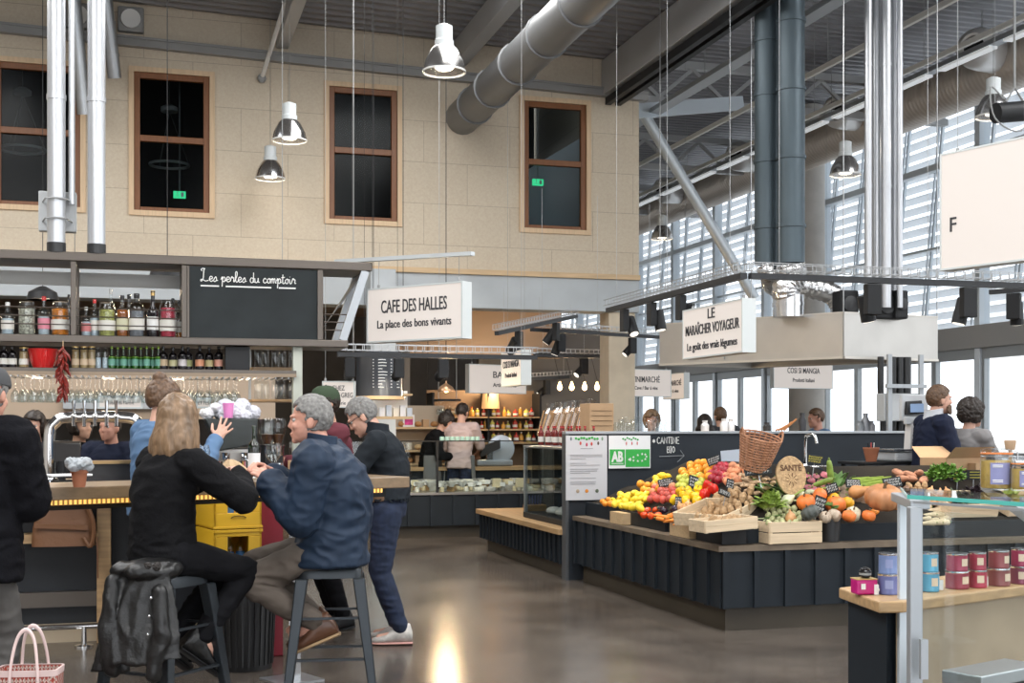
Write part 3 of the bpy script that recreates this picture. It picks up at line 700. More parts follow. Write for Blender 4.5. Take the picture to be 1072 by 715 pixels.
MB().add([(xr-.04, YB+.03, zt0), (xr-.04, YB+.38, zt0), (bx(345), YB+.38, zb1+.12), (bx(345), YB+.36, zb1+.12), (xr-.06, YB+.03, zt0), (xr-.06, YB+.38, zt0)], [(0, 1, 2), (4, 3, 5), (0, 4, 3, 2)]).build('side_gusset', M_alu, t, smooth=0)
for z in (2.175, 2.235, 2.295):
    MB().tube([(-3.4, YB-.01, z), (bx(190), YB-.01, z)], .005, 6).build('gallery_rail', M_bronze, t)
    MB().tube([(bx(339), YB-.01, z), (xrb, YB-.01, z)], .005, 6).build('gallery_rail', M_bronze, t)
MB().box(-3.4, bx(190), YB+.42, YB+.44, 2.50, 2.60).build('rear_slat', mat('pale_grey_plank', (.50, .50, .48), .6), t, smooth=0)
# hung from the roof behind
for x in (-2.4, bx(300), bx(76)):
    MB().tube([(x, YB+.3, zt1), (x, YB+.3, zr(x)+.02)], .003, 6).build('hanging_rod', M_grey, t)
# lower shelf with glass racks
zs = 1.865
MB().box(-3.4, bx(310), YB-.02, YB+.40, zs-.025, zs).build('bottle_shelf', M_bronze, t, smooth=0)
MB().box(-3.4, bx(310), YB-.025, YB-.015, zs-.05, zs-.025).build('shelf_lip', mat('warm_brown_rail', (.25, .19, .13), .4, .4), t, smooth=0)  # lip in plain warm brown
for k in range(46):
    x = -1.05+k*.0475
    MB().box(x, x+.008, YB, YB+.38, zs-.062, zs-.05).build('glass_rail', M_steel, t, smooth=0)
t2 = MB().box(bx(307), bx(317), YB+.02, YB+.09, .0, zb0).build('post', mat('pale_green_post', (.52, .55, .48), .6), t, smooth=0, bevel=.005)
MB().box(-3.38, -3.3, YB, YB+.4, 0, zb0).build('post', M_bronze, t, smooth=0)

# chalkboard with handwriting
GL = {  # simple script strokes on a unit grid: lists of points (x, y), advance
 'L': ([[(.12, .95), (.05, 1.1), (.2, 1.2), (.42, 1.15)], [(.30, 1.18), (.26, .7), (.22, .25), (.06, .0), (.0, .12), (.16, .18), (.42, .03), (.72, .10)]], .74),
 'e': ([[(.0, .18), (.3, .28), (.28, .45), (.12, .45), (.06, .2), (.18, .0), (.42, .12)]], .4),
 's': ([[(.0, .1), (.22, .45), (.3, .15), (.15, .0), (.03, .06)], [(.3, .12), (.42, .1)]], .38),
 'p': ([[(.0, .2), (.14, .45), (.1, -.45)], [(.12, .1), (.25, .45), (.4, .3), (.3, .02), (.14, .08)], [(.36, .1), (.48, .12)]], .46),
 'r': ([[(.0, .1), (.1, .45), (.18, .5), (.2, .38), (.32, .4), (.3, .05), (.42, .08)]], .38),
 'l': ([[(.0, .1), (.22, .6), (.22, .95), (.1, .9), (.1, .2), (.2, .0), (.34, .12)]], .3),
 'd': ([[(.34, .36), (.15, .45), (.04, .2), (.16, .0), (.32, .15), (.36, .95)], [(.35, .5), (.36, .08), (.48, .08)]], .46),
 'u': ([[(.0, .42), (.04, .1), (.16, .0), (.3, .2), (.32, .45)], [(.32, .42), (.33, .08), (.46, .08)]], .44),
 'c': ([[(.3, .36), (.16, .45), (.03, .2), (.16, .0), (.38, .12)]], .36),
 'o': ([[(.22, .45), (.06, .3), (.1, .04), (.26, .04), (.32, .3), (.2, .45), (.42, .36)]], .4),
 'm': ([[(.0, .0), (.05, .45)], [(.05, .3), (.16, .46), (.22, .0)], [(.22, .3), (.34, .46), (.4, .06), (.52, .08)]], .5),
 't': ([[(.14, .85), (.12, .1), (.22, .0), (.34, .1)], [(.0, .55), (.32, .6)]], .32),
 'i': ([[(.05, .42), (.07, .08), (.16, .0), (.26, .12)], [(.08, .62), (.09, .66)]], .24),
 'C': ([[(.5, .85), (.3, 1.), (.06, .7), (.08, .2), (.3, .0), (.52, .18)]], .62), 'A': ([[(0, 0), (.25, 1), (.5, 0)], [(.08, .36), (.42, .36)]], .6),
 'N': ([[(.04, 0), (.04, 1), (.46, 0), (.46, 1)]], .6), 'T': ([[(0, .98), (.5, 1)], [(.25, 1), (.25, 0)]], .56), 'I': ([[(.1, 1), (.1, 0)], [(0, 1), (.2, 1)], [(0, 0), (.2, 0)]], .32),
 'E': ([[(.42, 1), (.04, 1), (.04, 0), (.42, 0)], [(.04, .52), (.36, .52)]], .54), 'B': ([[(.04, 0), (.04, 1), (.36, .95), (.36, .6), (.04, .52), (.44, .45), (.4, .06), (.04, 0)]], .56),
 'O': ([[(.25, 1), (.05, .7), (.05, .3), (.25, 0), (.45, .3), (.45, .7), (.25, 1)]], .58), 'S': ([[(.42, .85), (.22, 1), (.04, .8), (.4, .3), (.25, 0), (.02, .15)]], .5),
 '*': ([[(.2, .7), (.2, .1)], [(-.03, .55), (.43, .25)], [(-.03, .25), (.43, .55)]], .7), ' ': ([], .32)}
def chalk(mb, txt, o, u, v, h, r=.004, sharp=False):
    """strokes starting at o, running along u, with height along v"""
    o, u, v = Vector(o), Vector(u), Vector(v); x = 0
    for ch in txt:
        st, adv = GL[ch]
        for line in st:
            pts = [o+u*(x+a)*h+v*b*h for a, b in line]
            mb.tube(pts if sharp else smooth_line(pts, 4), r, 5)
        x += adv
    return x*h
cx0, cx1 = bx(196), bx(334); cz0, cz1 = zb1+.0, zt0-.005
t = thing('chalkboard', 'black chalkboard reading Les perles du comptoir in the bar frame', 'chalkboard', (cx0, YB, cz0))
MB().box(cx0, cx1, YB-.015, YB+.015, cz0, cz1).build('board', M_board, t, smooth=0)
s = MB().box(cx0, cx0+.014, YB-.03, YB+.02, cz0, cz1).box(cx1-.014, cx1, YB-.03, YB+.02, cz0, cz1); s.build('frame', M_bronze, t, smooth=0)
s = MB(); x0 = bx(210)
L = chalk(s, 'Les perles du comptoir', (x0, YB-.017, 2.515), (1, 0, 0), (0, 0, 1), .079, .0035)
for a, b in ((0, .19), (.26, .74), (.82, 1.0)): s.bar((x0+a*L, YB-.017, 2.482), (x0+b*L, YB-.017, 2.482), .006, .010)
s.build('chalk_writing', M_chalk, t)

# bottles, jars and glasses
G_clear = glassmat('clear_glass', (.93, .95, .95), .06); G_green = glassmat('green_glass', (.12, .45, .08), .08); G_dark = mat('dark_glass', (.012, .010, .012), .08, spec=.7)
M_lab = mat('paper_label', (.74, .72, .66), .7); M_red = mat('red_cap', (.55, .03, .03), .35); M_cork = mat('cork', (.50, .36, .22), .8); M_gold = mat('gold_foil', (.62, .42, .16), .35, .6)
M_dkcap = mat('dark_cap', (.02, .02, .022), .4)
def bottle(name, label, cat, loc, h, r, glass, fill=None, fillm=None, cap=None, neck=.32, lab=True, labm=None, jar=False, group=None):
    t = thing(name, label, cat, (0, 0, 0), group); nh = h*neck
    if jar: pr = [(r*.92, 0), (r, .01), (r, h*.74), (r*.96, h*.80), (r*.82, h*.84), (r*.80, h*.93), (r*.86, h*.94)]
    else: pr = [(r*.94, 0), (r, .008), (r, h-nh-h*.12), (r*.85, h-nh-h*.05), (r*.38, h-nh+h*.03), (r*.32, h-nh*.5), (r*.32, h*.965), (r*.4, h*.967), (r*.4, h*.985), (r*.32, h)]
    MB().lathe(pr, 16).build('glass', glass, t)
    if fill: MB().lathe([(r*.86, .006), (r*.9, .012), (r*.9, h*fill)], 12).build('contents', fillm, t)
    if lab: MB().lathe([(r*1.015, h*.16), (r*1.015, h*.44)], 16, cap=False).build('paper_label', labm or M_lab, t)
    if cap:
        if jar: MB().lathe([(r*.9, h*.94), (r*.9, h), (r*.8, h)], 16).build('lid', cap, t)
        else: MB().lathe([(r*.36, h*.90), (r*.38, h*1.0), (r*.3, h*1.01)], 12).build('cap', cap, t)
    return place(t, (loc[0], loc[1], loc[2]+.002))
C_amber = mat('amber_spirit', (.30, .09, .02), .15); C_or = mat('orange_fruit_liquor', (.62, .20, .02), .3, var=.6, scale=30); C_ol = mat('pickled_olives', (.35, .36, .10), .4, var=.5, scale=60)
C_wh = mat('white_and_dark_beans', (.38, .38, .31), .5, var=.8, scale=70); C_pink = mat('red_berry_liquor', (.42, .04, .07), .3, var=.4, scale=40); C_blue = mat('pale_blue_spirit', (.45, .55, .62), .2); C_gr = mat('violet_grey_spirit', (.16, .17, .19), .2)
def shelfb(px, topy, w, zbase, Y, *a, **k):
    p = PY(px, 446, Y); d = p.x*S_+p.y*C_; h = CH+(HZ-topy)/FPX*d-zbase
    return bottle(a[0], a[1], a[2], (p.x, Y, zbase), h, w/2/FPX*d, *a[3:], **k)
Y1 = YB+.10
shelfb(8, 317, 13, zb1, Y1, 'spirit_bottle', 'pale blue clear bottle left of the bean jar on the upper bar shelf', 'bottle', G_clear, .5, C_blue, M_white)
shelfb(28, 314, 17, zb1, Y1, 'storage_jar', 'jar of pale and dark beans on the upper bar shelf', 'jar', G_clear, .74, C_wh, None, jar=True, lab=False)
shelfb(46, 311, 12, zb1, Y1, 'spirit_bottle', 'clear bottle with red cap and pink label on the upper bar shelf', 'bottle', G_clear, .5, C_blue, M_red, labm=mat('pink_label', (.7, .25, .32), .6))
shelfb(63, 314, 18, zb1, Y1, 'storage_jar', 'jar of orange fruit in liquor beside the first frame post', 'jar', G_clear, .74, C_or, None, jar=True)
shelfb(72, 309, 7, zb1, Y1+.14, 'spirit_bottle', 'dark-capped bottle tucked behind the first frame post', 'bottle', G_dark, cap=M_dkcap, lab=False)
shelfb(90, 322, 10, zb1, Y1, 'spirit_bottle', 'small clear bottle with rosy label right of the first post', 'bottle', G_clear, .5, C_blue, M_white, labm=mat('rosy_label', (.6, .2, .2), .6))
shelfb(99, 314, 10, zb1, Y1+.04, 'spirit_bottle', 'clear bottle with bright red cap left of the olive jar', 'bottle', G_clear, .5, C_blue, M_red)
shelfb(112, 315, 17, zb1, Y1, 'storage_jar', 'jar of pickled green olives on the upper bar shelf', 'jar', G_clear, .74, C_ol, None, jar=True)
shelfb(116, 303, 9, zb1, Y1+.17, 'spirit_bottle', 'tall clear white-capped bottle behind the olive jar', 'bottle', G_clear, cap=M_white, lab=False)
shelfb(128, 310, 12, zb1, Y1, 'spirit_bottle', 'amber whisky bottle with cream label right of the olive jar', 'bottle', G_clear, .66, C_amber, M_dkcap, labm=mat('cream_label', (.62, .60, .42), .6))
shelfb(135, 309, 10, zb1, Y1+.17, 'spirit_bottle', 'black-capped bottle standing behind the amber whisky bottle', 'bottle', G_clear, .6, C_or, M_dkcap, lab=False)
shelfb(143, 308, 16, zb1, Y1, 'spirit_bottle', 'round-shouldered grey bottle with thick black stopper', 'bottle', G_clear, .6, C_gr, M_dkcap, neck=.22)
shelfb(160, 305, 12, zb1, Y1, 'wine_bottle', 'dark wine bottle with gold neck and white label', 'bottle', G_dark, cap=M_gold, neck=.36, labm=M_white)
shelfb(176, 312, 17, zb1, Y1, 'storage_jar', 'jar of red berries in liquor at the right of the upper shelf', 'jar', G_clear, .74, C_pink, None, jar=True)
shelfb(181, 313, 9, zb1, Y1+.18, 'spirit_bottle', 'dark-capped bottle behind the red berry jar', 'bottle', G_clear, .5, C_gr, M_dkcap, lab=False)
shelfb(187, 315, 8, zb1, Y1+.06, 'spirit_bottle', 'slim clear bottle with dark cap beside the second post', 'bottle', G_clear, .3, C_or, M_dkcap)
Y2 = YB+.12
for px, lab in ((4, 'dark bottle with cream label at the left end of lower shelf'), (13, 'dark bottle with cream label, second from left on lower shelf')):
    shelfb(px, 363, 9, zs, Y2, 'wine_bottle', lab, 'bottle', G_dark, cap=M_dkcap, neck=.22)
shelfb(25, 364, 10, zs, Y2, 'storage_jar', 'small tan jar left of the red bowl', 'jar', G_clear, .8, mat('tan_spice', (.45, .32, .15), .7), M_gold, jar=True)
c = PY(45, 384, Y2); t = thing('bowl', 'shiny red bowl on the lower bar shelf', 'bowl', (c.x, Y2, zs))
MB().lathe([(.055, 0), (.07, .005), (.09, .06), (.105, .13), (.108, .14), (.10, .14), (.085, .06), (.06, .012)], 24, (c.x, Y2, zs)).build('bowl_body', mat('red_lacquer', (.60, .02, .02), .2, coat=.5), t)
for i, px in enumerate((79, 88, 96)):
    shelfb(px, 363, 8, zs, Y2, 'labelled_jar', 'tan labelled jar right of the chilli string, '+['left', 'middle', 'right'][i]+' one of three', 'jar', G_clear, .85, mat('tan_spice', (.45, .32, .15), .7), M_gold, jar=True, labm=mat('tan_label', (.62, .48, .33), .7), group='tan jars on the lower bar shelf')
for i, px in enumerate((103, 110)):
    shelfb(px, 363, 6, zs, Y2, 'water_glass', 'pale drinking glass left of the green bottles, '+['left', 'right'][i]+' one', 'glass', G_clear, .5, C_blue, None, jar=True, lab=False)
for k in range(9):
    shelfb(117+k*6.1, 363+.6*(k % 2), 7, zs, Y2+.05*(k % 2), 'beer_bottle', 'green bottle with yellow-green band in the row on lower bar shelf', 'bottle', G_green, .55, mat('green_beer', (.22, .5, .03), .3), mat('lime_cap', (.45, .7, .05), .4), neck=.42, labm=mat('teal_label', (.16, .40, .30), .6), group='green bottles on the lower bar shelf')
for i, (px, col, nm) in enumerate([(171, (.50, .38, .24), 'tan'), (181, (.55, .52, .30), 'olive'), (191, (.60, .56, .56), 'pale'), (197, (.30, .32, .14), 'dark green'), (209, (.62, .28, .16), 'orange'), (219, (.55, .47, .24), 'mustard'), (229, (.62, .30, .22), 'pink')]):
    shelfb(px, 363+i % 2, 9, zs, Y2+.03*(i % 2), 'syrup_bottle', 'dark syrup bottle with %s label right of the green bottles' % nm, 'bottle', G_dark, cap=M_dkcap, neck=.25, labm=mat('syrup_label_'+nm.replace(' ', '_'), col, .6))
tag(MB().box(bx(236), bx(262), YB+.02, YB+.3, zs, zs+.175).build('speaker_box', M_black, smooth=0, bevel=.006), 'plain black box at the right end of the lower bar shelf', 'speaker')
# wine glasses hung upside down from the rack
def wineglass(label, cat='wine glass'):
    t = thing('wine_glass', label, cat)
    MB().lathe([(.032, 0), (.032, .003), (.004, .010), (.0035, .085), (.012, .095), (.031, .125), (.036, .155), (.030, .195), (.028, .195), (.034, .155), (.029, .127), (.008, .098)], 14).build('glass_body', G_clear, t)
    return t
gl = Stamp(wineglass('wine glass hanging upside down from the rack under the bar shelf'))
for row in range(2):
    for k in range(25):
        gl((-.88+k*.0635+.03*row, YB+.08+.12*row, zs-.064), 0, 'wine glass hanging upside down from the rack under the bar shelf', 'wine glasses hanging under the bar shelf', rx=PI, sc=.93)
for k in range(4): point('shelf_light', (-.75+.5*k, YB+.30, zs-.09), 1.6, (1, .80, .58), .05)
# rack of glasses right of the black box
t = thing('glass_rack', 'open wooden-edged shelf of upturned glasses right of the bar post', 'rack', (bx(266), YB+.5, 1.70))
g0, g1 = PY(262, 390, 10.2), PY(312, 390, 10.2)
MB().box(g0.x, g1.x, 10.05, 10.4, 1.885, 1.91).build('upper_board', M_oak, t, smooth=0); MB().box(g0.x, g1.x, 10.05, 10.4, 1.64, 1.66).build('lower_board', M_oak, t, smooth=0)
for x in (g0.x, g1.x-.02): MB().box(x, x+.02, 10.36, 10.4, 1.64, 2.2).build('upright', M_alu, t, smooth=0)
MB().box(g0.x, g1.x, 10.36, 10.4, 2.18, 2.2).build('top_rail', M_alu, t, smooth=0)
MB().box(g0.x, g0.x+.02, 10.36, 10.4, 0, 1.64).build('upright', M_alu, t, smooth=0); MB().box(g1.x-.02, g1.x, 10.36, 10.4, 0, 1.64).build('upright', M_alu, t, smooth=0)
tb = bottle('tumbler', 'upturned glass on the rack right of the bar post', 'glass', (0, 0, 0), .16, .03, G_clear, jar=True, lab=False)
tb = Stamp(tb)
for z in (1.66, 1.91):
    for k in range(6): tb((g0.x+.055+k*.066, 10.12+.1*(k % 2), z+.002), 0, 'upturned glass on the wooden-edged rack right of the bar post', 'glasses on the rack right of the bar post')
# string of dried red chillies
c = PY(66, 388, YB-.07); t = thing('chilli_string', 'string of dark dried red chillies hanging from the bar shelf', 'chilli string', (c.x, c.y, zb0))
M_chil = mat('dried_chilli', (.20, .018, .012), .3)
MB().tube([(c.x, c.y, zb0+.01), (c.x, c.y+.0, 1.66)], .004, 5).build('string', M_cork, t)
rr = random.Random(3)
for k in range(46):
    z = 2.02-.0078*k; a = rr.uniform(0, 2*PI); L = rr.uniform(.05, .09); w = .045*(1-.55*abs(k/46-.35))
    p = Vector((c.x, c.y, z)); q = p+Vector((math.cos(a)*w, math.sin(a)*w*.8, -L*.55)); e = q+Vector((math.cos(a)*.012, 0, -L*.45))
    MB().tube([p, q, e], [.006, .010, .002], 6).build('chilli', M_chil, t)

# counter slab with warm strip under its edge
A0, B0 = PZ(38, 528, 1.07), PZ(429, 513, 1.07)
u = (B0-A0).normalized(); nb = Vector((-u.y, u.x, 0)); ROT = math.atan2(u.y, u.x); A0 = A0-u*1.6
LEN = (B0-A0).length
def BC(a, b, z): return A0+u*a+nb*b+Vector((0, 0, z-1.07))     # a along the counter (1.6 = photo edge), b back
MC = Matrix.Translation(A0-Vector((0, 0, 1.07))) @ Matrix.Rotation(ROT, 4, 'Z')
t = thing('bar_counter', 'long wooden bar counter with a glowing strip under its front edge', 'counter', (A0.x, A0.y, 0))
MB().box(0, LEN, 0, .56, 1.085, 1.15, MC).build('counter_top', mat('counter_oak', (.215, .145, .082), .32, var=.16, scale=3, stretch=(3, 14, 14), bump=.04), t, smooth=0, bevel=.005)
MB().box(0, LEN-.19, .005, .05, 1.062, 1.085, MC).build('glow_strip', mat('warm_strip', (1, .58, .14), .5, emit=.75), t, smooth=0)
s = MB(); k = 0.0
while k < LEN-.2: s.box(k, k+.008, .0, .006, 1.06, 1.086, MC); k += .024
s.build('strip_ribs', mat('amber_rib', (.40, .20, .04), .5), t, smooth=0)
MB().box(0, LEN-.1, .10, .50, 1.03, 1.085, MC).build('apron', M_black, t, smooth=0)
for a in (.25, 3.06):
    MB().box(a, a+.075, .14, .215, .01, 1.03, MC).build('leg', M_steel_l, t, smooth=0, bevel=.003)
    MB().box(a-.1, a+.17, .04, .31, 0, .012, MC).build('foot_plate', M_steel, t, smooth=0)
# bar body behind: timber posts, dark panels, foot rail
t = thing('serving_bar', 'dark panelled bar body with timber posts and chrome foot rail', 'bar', (-.5, 9.0, 0))
MB().box(-3.4, 1.0, 9.05, 9.5, .12, 1.02).build('dark_panel', mat('near_black_panel', (.014, .017, .022), .5), t, smooth=0)
MB().box(-3.4, 1.05, 8.72, 9.5, 1.03, 1.08).build('worktop', mat('bar_worktop', (.22, .15, .09), .4), t, smooth=0, bevel=.004)
MB().box(-3.4, 1.0, 9.0, 9.5, 0, .12).build('plinth', mat('pale_wood_plinth', (.42, .34, .24), .6), t, smooth=0)
for px in (109, -60, -230):
    c = PY(px, 600, 8.97); MB().box(c.x-.045, c.x+.045, 8.90, 9.04, 0, 1.03).build('timber_post', M_oak, t, smooth=0, bevel=.004)
z = CH-(562-446)/FPX*8.5; MB().box(-3.4, PY(104, 600, 8.97).x, 8.88, 9.04, z-.03, z+.03).build('timber_rail', M_oak, t, smooth=0)
MB().box(-3.4, PY(104, 600, 8.97).x, 8.98, 9.04, .24, .34).build('kick_board', M_bronze, t, smooth=0)
x1 = PY(106, 650, 8.8).x
MB().tube([(-3.4, 8.78, .135), (x1, 8.78, .135)], .018, 12).build('foot_rail', M_chrome, t)
c = PY(88, 660, 8.78); MB().tube([(c.x, 8.78, .135), (c.x, 8.78, .01)], .02, 12).lathe([(.06, 0), (.06, .012), (.02, .02)], 16, (c.x, 8.78, 0)).build('rail_stand', M_chrome, t)

# things on and behind the bar
ZW = 1.082
c0, c1 = PY(52, 450, 8.85), PY(150, 450, 8.85); zt = CH+(HZ-437)/FPX*8.55
t = thing('beer_tap_arch', 'polished chrome beer tap arch with five taps on the bar', 'beer tap', ((c0.x+c1.x)/2, 8.85, ZW))
r = .12; pts = [(c0.x, 8.85, ZW), (c0.x, 8.85, zt-r), (c0.x+.3*r, 8.85, zt-.3*r), (c0.x+r, 8.85, zt), (c1.x-r, 8.85, zt), (c1.x-.3*r, 8.85, zt-.3*r), (c1.x, 8.85, zt-r), (c1.x, 8.85, ZW)]
MB().tube(smooth_line(pts, 6), .038, 16).build('arch', M_chrome, t, smooth=60)
for c in (c0, c1): MB().lathe([(.07, 0), (.07, .02), (.045, .03)], 20, (c.x, 8.85, ZW)).build('foot', M_chrome, t)
for px in (78, 89, 100, 112, 122):
    x = PY(px, 430, 8.85).x
    o = MB().tube([(x, 8.82, zt), (x, 8.74, zt), (x, 8.73, zt-.06)], .012, 10).ball((x, 8.79, zt), .024, 12, 8).build('tap', M_chrome, t)
    MB().tube([(x, 8.76, zt+.02), (x, 8.76, zt+.11)], [.008, .013], 10).build('tap_handle', M_chrome, o)
M_dscreen = mat('dark_screen_back', (.035, .033, .034), .35)
a, b = P(46, 471, 8.35), P(84, 471, 8.35)
t = thing('till_screen', 'dark till screen seen from the back on the bar', 'screen', ((a.x+b.x)/2, (a.y+b.y)/2, ZW))
MB().bar((a.x, a.y, 1.28), (b.x, b.y, 1.27), .02, .13).build('screen', M_dscreen, t, smooth=0, bevel=.005); MB().bar((a.x, a.y, 1.345), (b.x, b.y, 1.345), .025, .012).build('top_edge', M_bronze, t, smooth=0)
m = (a+b)/2; MB().tube([(m.x, m.y, 1.082), (m.x, m.y, 1.22)], .025, 10).lathe([(.09, 0), (.09, .012)], 16, (m.x, m.y, 1.082)).build('stand', M_black, t)
a, b = P(86, 484, 8.2), P(140, 481, 8.35)
t = thing('drip_rail', 'brass-edged ledge on the bar below the beer taps', 'ledge', ((a.x+b.x)/2, (a.y+b.y)/2, ZW))
MB().bar((a.x, a.y, 1.215), (b.x, b.y, 1.215), .14, .02).build('ledge_top', mat('brass_edge', (.50, .33, .16), .3, .7), t, smooth=0); MB().bar((a.x, a.y, 1.145), (b.x, b.y, 1.145), .10, .12).build('ledge_body', M_dscreen, t, smooth=0)
# terracotta cup with foil on the counter
c = PZ(83, 510, 1.15); t = thing('terracotta_pot', 'terracotta pot holding crumpled clear film on the counter', 'pot', (c.x, c.y, 1.15))
MB().lathe([(.028, 0), (.038, .07), (.042, .07), (.042, .085), (.036, .085), (.024, .01)], 20, c).build('pot_body', mat('terracotta', (.36, .13, .065), .7, var=.1), t)
M_film = mat('crinkled_clear_film', (.50, .54, .57), .2, bump=.5, bscale=30, alpha=.65)
s = MB()
for k in range(9):
    a = 2*PI*k/9; s.ball(c+Vector((.04*math.cos(a), .04*math.sin(a), .10+.012*(k % 3))), (.03, .03, .022), 7, 5)
s.ball(c+Vector((0, 0, .10)), (.04, .04, .03), 8, 6); bake(s.build('film', M_film, t), .005, 1, .006, (70, 70, 70), 2)
c = PZ(66, 500, 1.155); tag(MB().cbox(c+Vector((.02, .12, .01)), (.24, .14, .012), ROT).build('folded_napkin', M_paper, smooth=0, bevel=.003), 'folded white napkin on the counter beside the terracotta pot', 'napkin')
# wine bottle, glasses, paper cone, plate
c = PZ(266, 497, 1.15)
w = bottle('wine_bottle', 'green wine bottle with white label on the counter before the seated man', 'bottle', (c.x, c.y, 1.15), .30, .037, glassmat('wine_bottle_green', (.10, .30, .05), .08), .55, mat('dark_wine', (.02, .006, .01), .2), None, lab=True, labm=M_paper)
MB().lathe([(.012, .235), (.0135, .24), (.0125, .30), (.008, .302)], 12).build('foil_neck', mat('green_foil', (.05, .22, .03), .3, .2), w)
def redglass(px, py, d, lab):
    c = P(px, py, d); c.z = 1.152; t = wineglass(lab); t.scale = (1.15, 1.15, 1.0); place(t, c)
    MB().lathe([(.010, .099), (.0275, .127), (.0335, .15), (.001, .151)], 14).build('red_wine', mat('red_wine', (.10, .005, .012), .1), t)
    t.scale = (1.3, 1.3, 1.0)
redglass(286, 500, 7.15, 'glass of red wine on the counter right of the wine bottle')
redglass(211, 500, 6.9, 'glass of red wine on the counter beside the seated woman')
c = PZ(246, 503, 1.15); t = thing('plate', 'white plate on the counter between the seated woman and man', 'plate', c); MB().lathe([(.06, 0), (.07, .004), (.11, .014), (.11, .018), (.068, .008)], 24, c).build('plate_body', M_white, t)
M_kraft = mat('kraft_paper', (.50, .36, .22), .8, bump=.3, bscale=25)
c = PZ(252, 500, 1.15)+nb*.06; t = thing('paper_cone', 'crumpled brown paper packet of food on the counter', 'packet', c)
s = MB(); q = []
for k in range(10):
    a = 2*PI*k/10; q.append(c+Vector((.10*math.cos(a)*(1+.15*math.sin(3*a)), .06*math.sin(a), .008+.02*(k % 2))))
q2 = [c+Vector((-.02, .02, 0))+(v-c)*.5+Vector((0, 0, .06+.012*(i % 2))) for i, v in enumerate(q)]; q3 = [c+Vector((-.03, .02, .10))+(v-c)*.18 for v in q]
s.loft([q, q2, q3]); s.build('paper', M_kraft, t, smooth=0)
M_frite = mat('golden_fries', (.70, .43, .10), .6)
for k in range(7):
    a = k*.9; b = c+Vector((.10*math.cos(a)*.6-.03, -.085+.02*math.sin(a), .014)); tag(MB().bar(b, b+Vector((.05*math.cos(a), .02*math.sin(a), .012)), .010).build('chip', M_frite, smooth=0), 'golden chip spilling from the brown paper packet on the counter', 'chip', 'golden chips beside the paper packet')
# coffee corner
c = P(243, 468, 8.7); t = thing('coffee_machine', 'black slanted-front coffee machine at the end of the bar', 'coffee machine', (c.x, c.y, ZW))
x0, x1 = PY(214, 455, 8.75).x, PY(270, 455, 8.75).x; yy = 8.75
MB().add([(x0+.10, yy, 1.28), (x1, yy, 1.33), (x1, yy, 1.50), (x0, yy, 1.50), (x0+.10, yy+.35, 1.28), (x1, yy+.35, 1.33), (x1, yy+.35, 1.50), (x0, yy+.35, 1.50)], [(0, 1, 2, 3), (4, 7, 6, 5), (0, 4, 5, 1), (1, 5, 6, 2), (2, 6, 7, 3), (3, 7, 4, 0)]).build('hood_panel', mat('satin_black', (.018, .024, .023), .3), t, smooth=0, bevel=.01)
MB().box(x0+.05, x1, yy+.12, yy+.38, ZW, 1.30).build('body', M_stainless, t, smooth=0, bevel=.01)
MB().box(x0+.03, x1, yy-.05, yy+.3, ZW, ZW+.05).build('drip_tray', M_steel_l, t, smooth=0)
for k in (.14, .27): MB().lathe([(.03, 0), (.033, .05)], 14, (x0+k, yy+.03, 1.22)).tube([(x0+k, yy+.03, 1.24), (x0+k, yy-.12, 1.22)], .012, 8).build('portafilter', M_chrome, t)
for k, px in enumerate((222, 228, 255)):
    c = PY(px, 475, 8.62); tag(MB().lathe([(.032, 0), (.036, .005), (.034, .13), (.036, .135), (.028, .135), (.028, .02)], 16, (c.x, 8.62, ZW)).build('milk_jug', M_chrome, smooth=50), 'small steel jug on the bar, '+['left', 'second', 'right'][k]+' of three by the coffee machine', 'jug', 'steel jugs by the coffee machine')
M_cloth = mat('crumpled_pale_cloth', (.60, .60, .66), .85, bump=.4, bscale=14)
def lumps(name, label, cat, c, size, m, n, seed):
    r = random.Random(seed); s = MB()
    for k in range(n):
        s.ball(Vector(c)+Vector((r.uniform(-1, 1)*size[0], r.uniform(-1, 1)*size[1], r.uniform(0, 1)*size[2])), (size[0]*r.uniform(.3, .55), size[1]*r.uniform(.4, .6), size[2]*r.uniform(.4, .7)), 10, 7)
    o = s.build(name, m); bake(o, max(.006, max(size)/18), 2, max(size)*.09, (38, 38, 38), seed)
    return tag(o, label, cat)
lumps('bag_of_napkins', 'crumpled white plastic bag on top of the coffee machine, left', 'bag', (x0+.08, yy+.15, 1.52), (.08, .08, .06), mat('white_plastic_film', (.72, .72, .74), .3, bump=.5, bscale=20), 10, 4)
lumps('folded_cloth', 'heap of pale blue and lilac cloths on top of the coffee machine', 'cloth', (x0+.24, yy+.15, 1.52), (.10, .10, .08), M_cloth, 12, 5)
c = PY(239, 437, yy+.02); tag(MB().lathe([(.03, 0), (.034, .05), (.038, .10), (.036, .10), (.028, .01)], 16, (c.x, yy+.02, 1.505)).build('cup', mat('pink_cup', (.75, .25, .55), .4), smooth=50), 'tall pink paper cup on the coffee machine', 'cup')
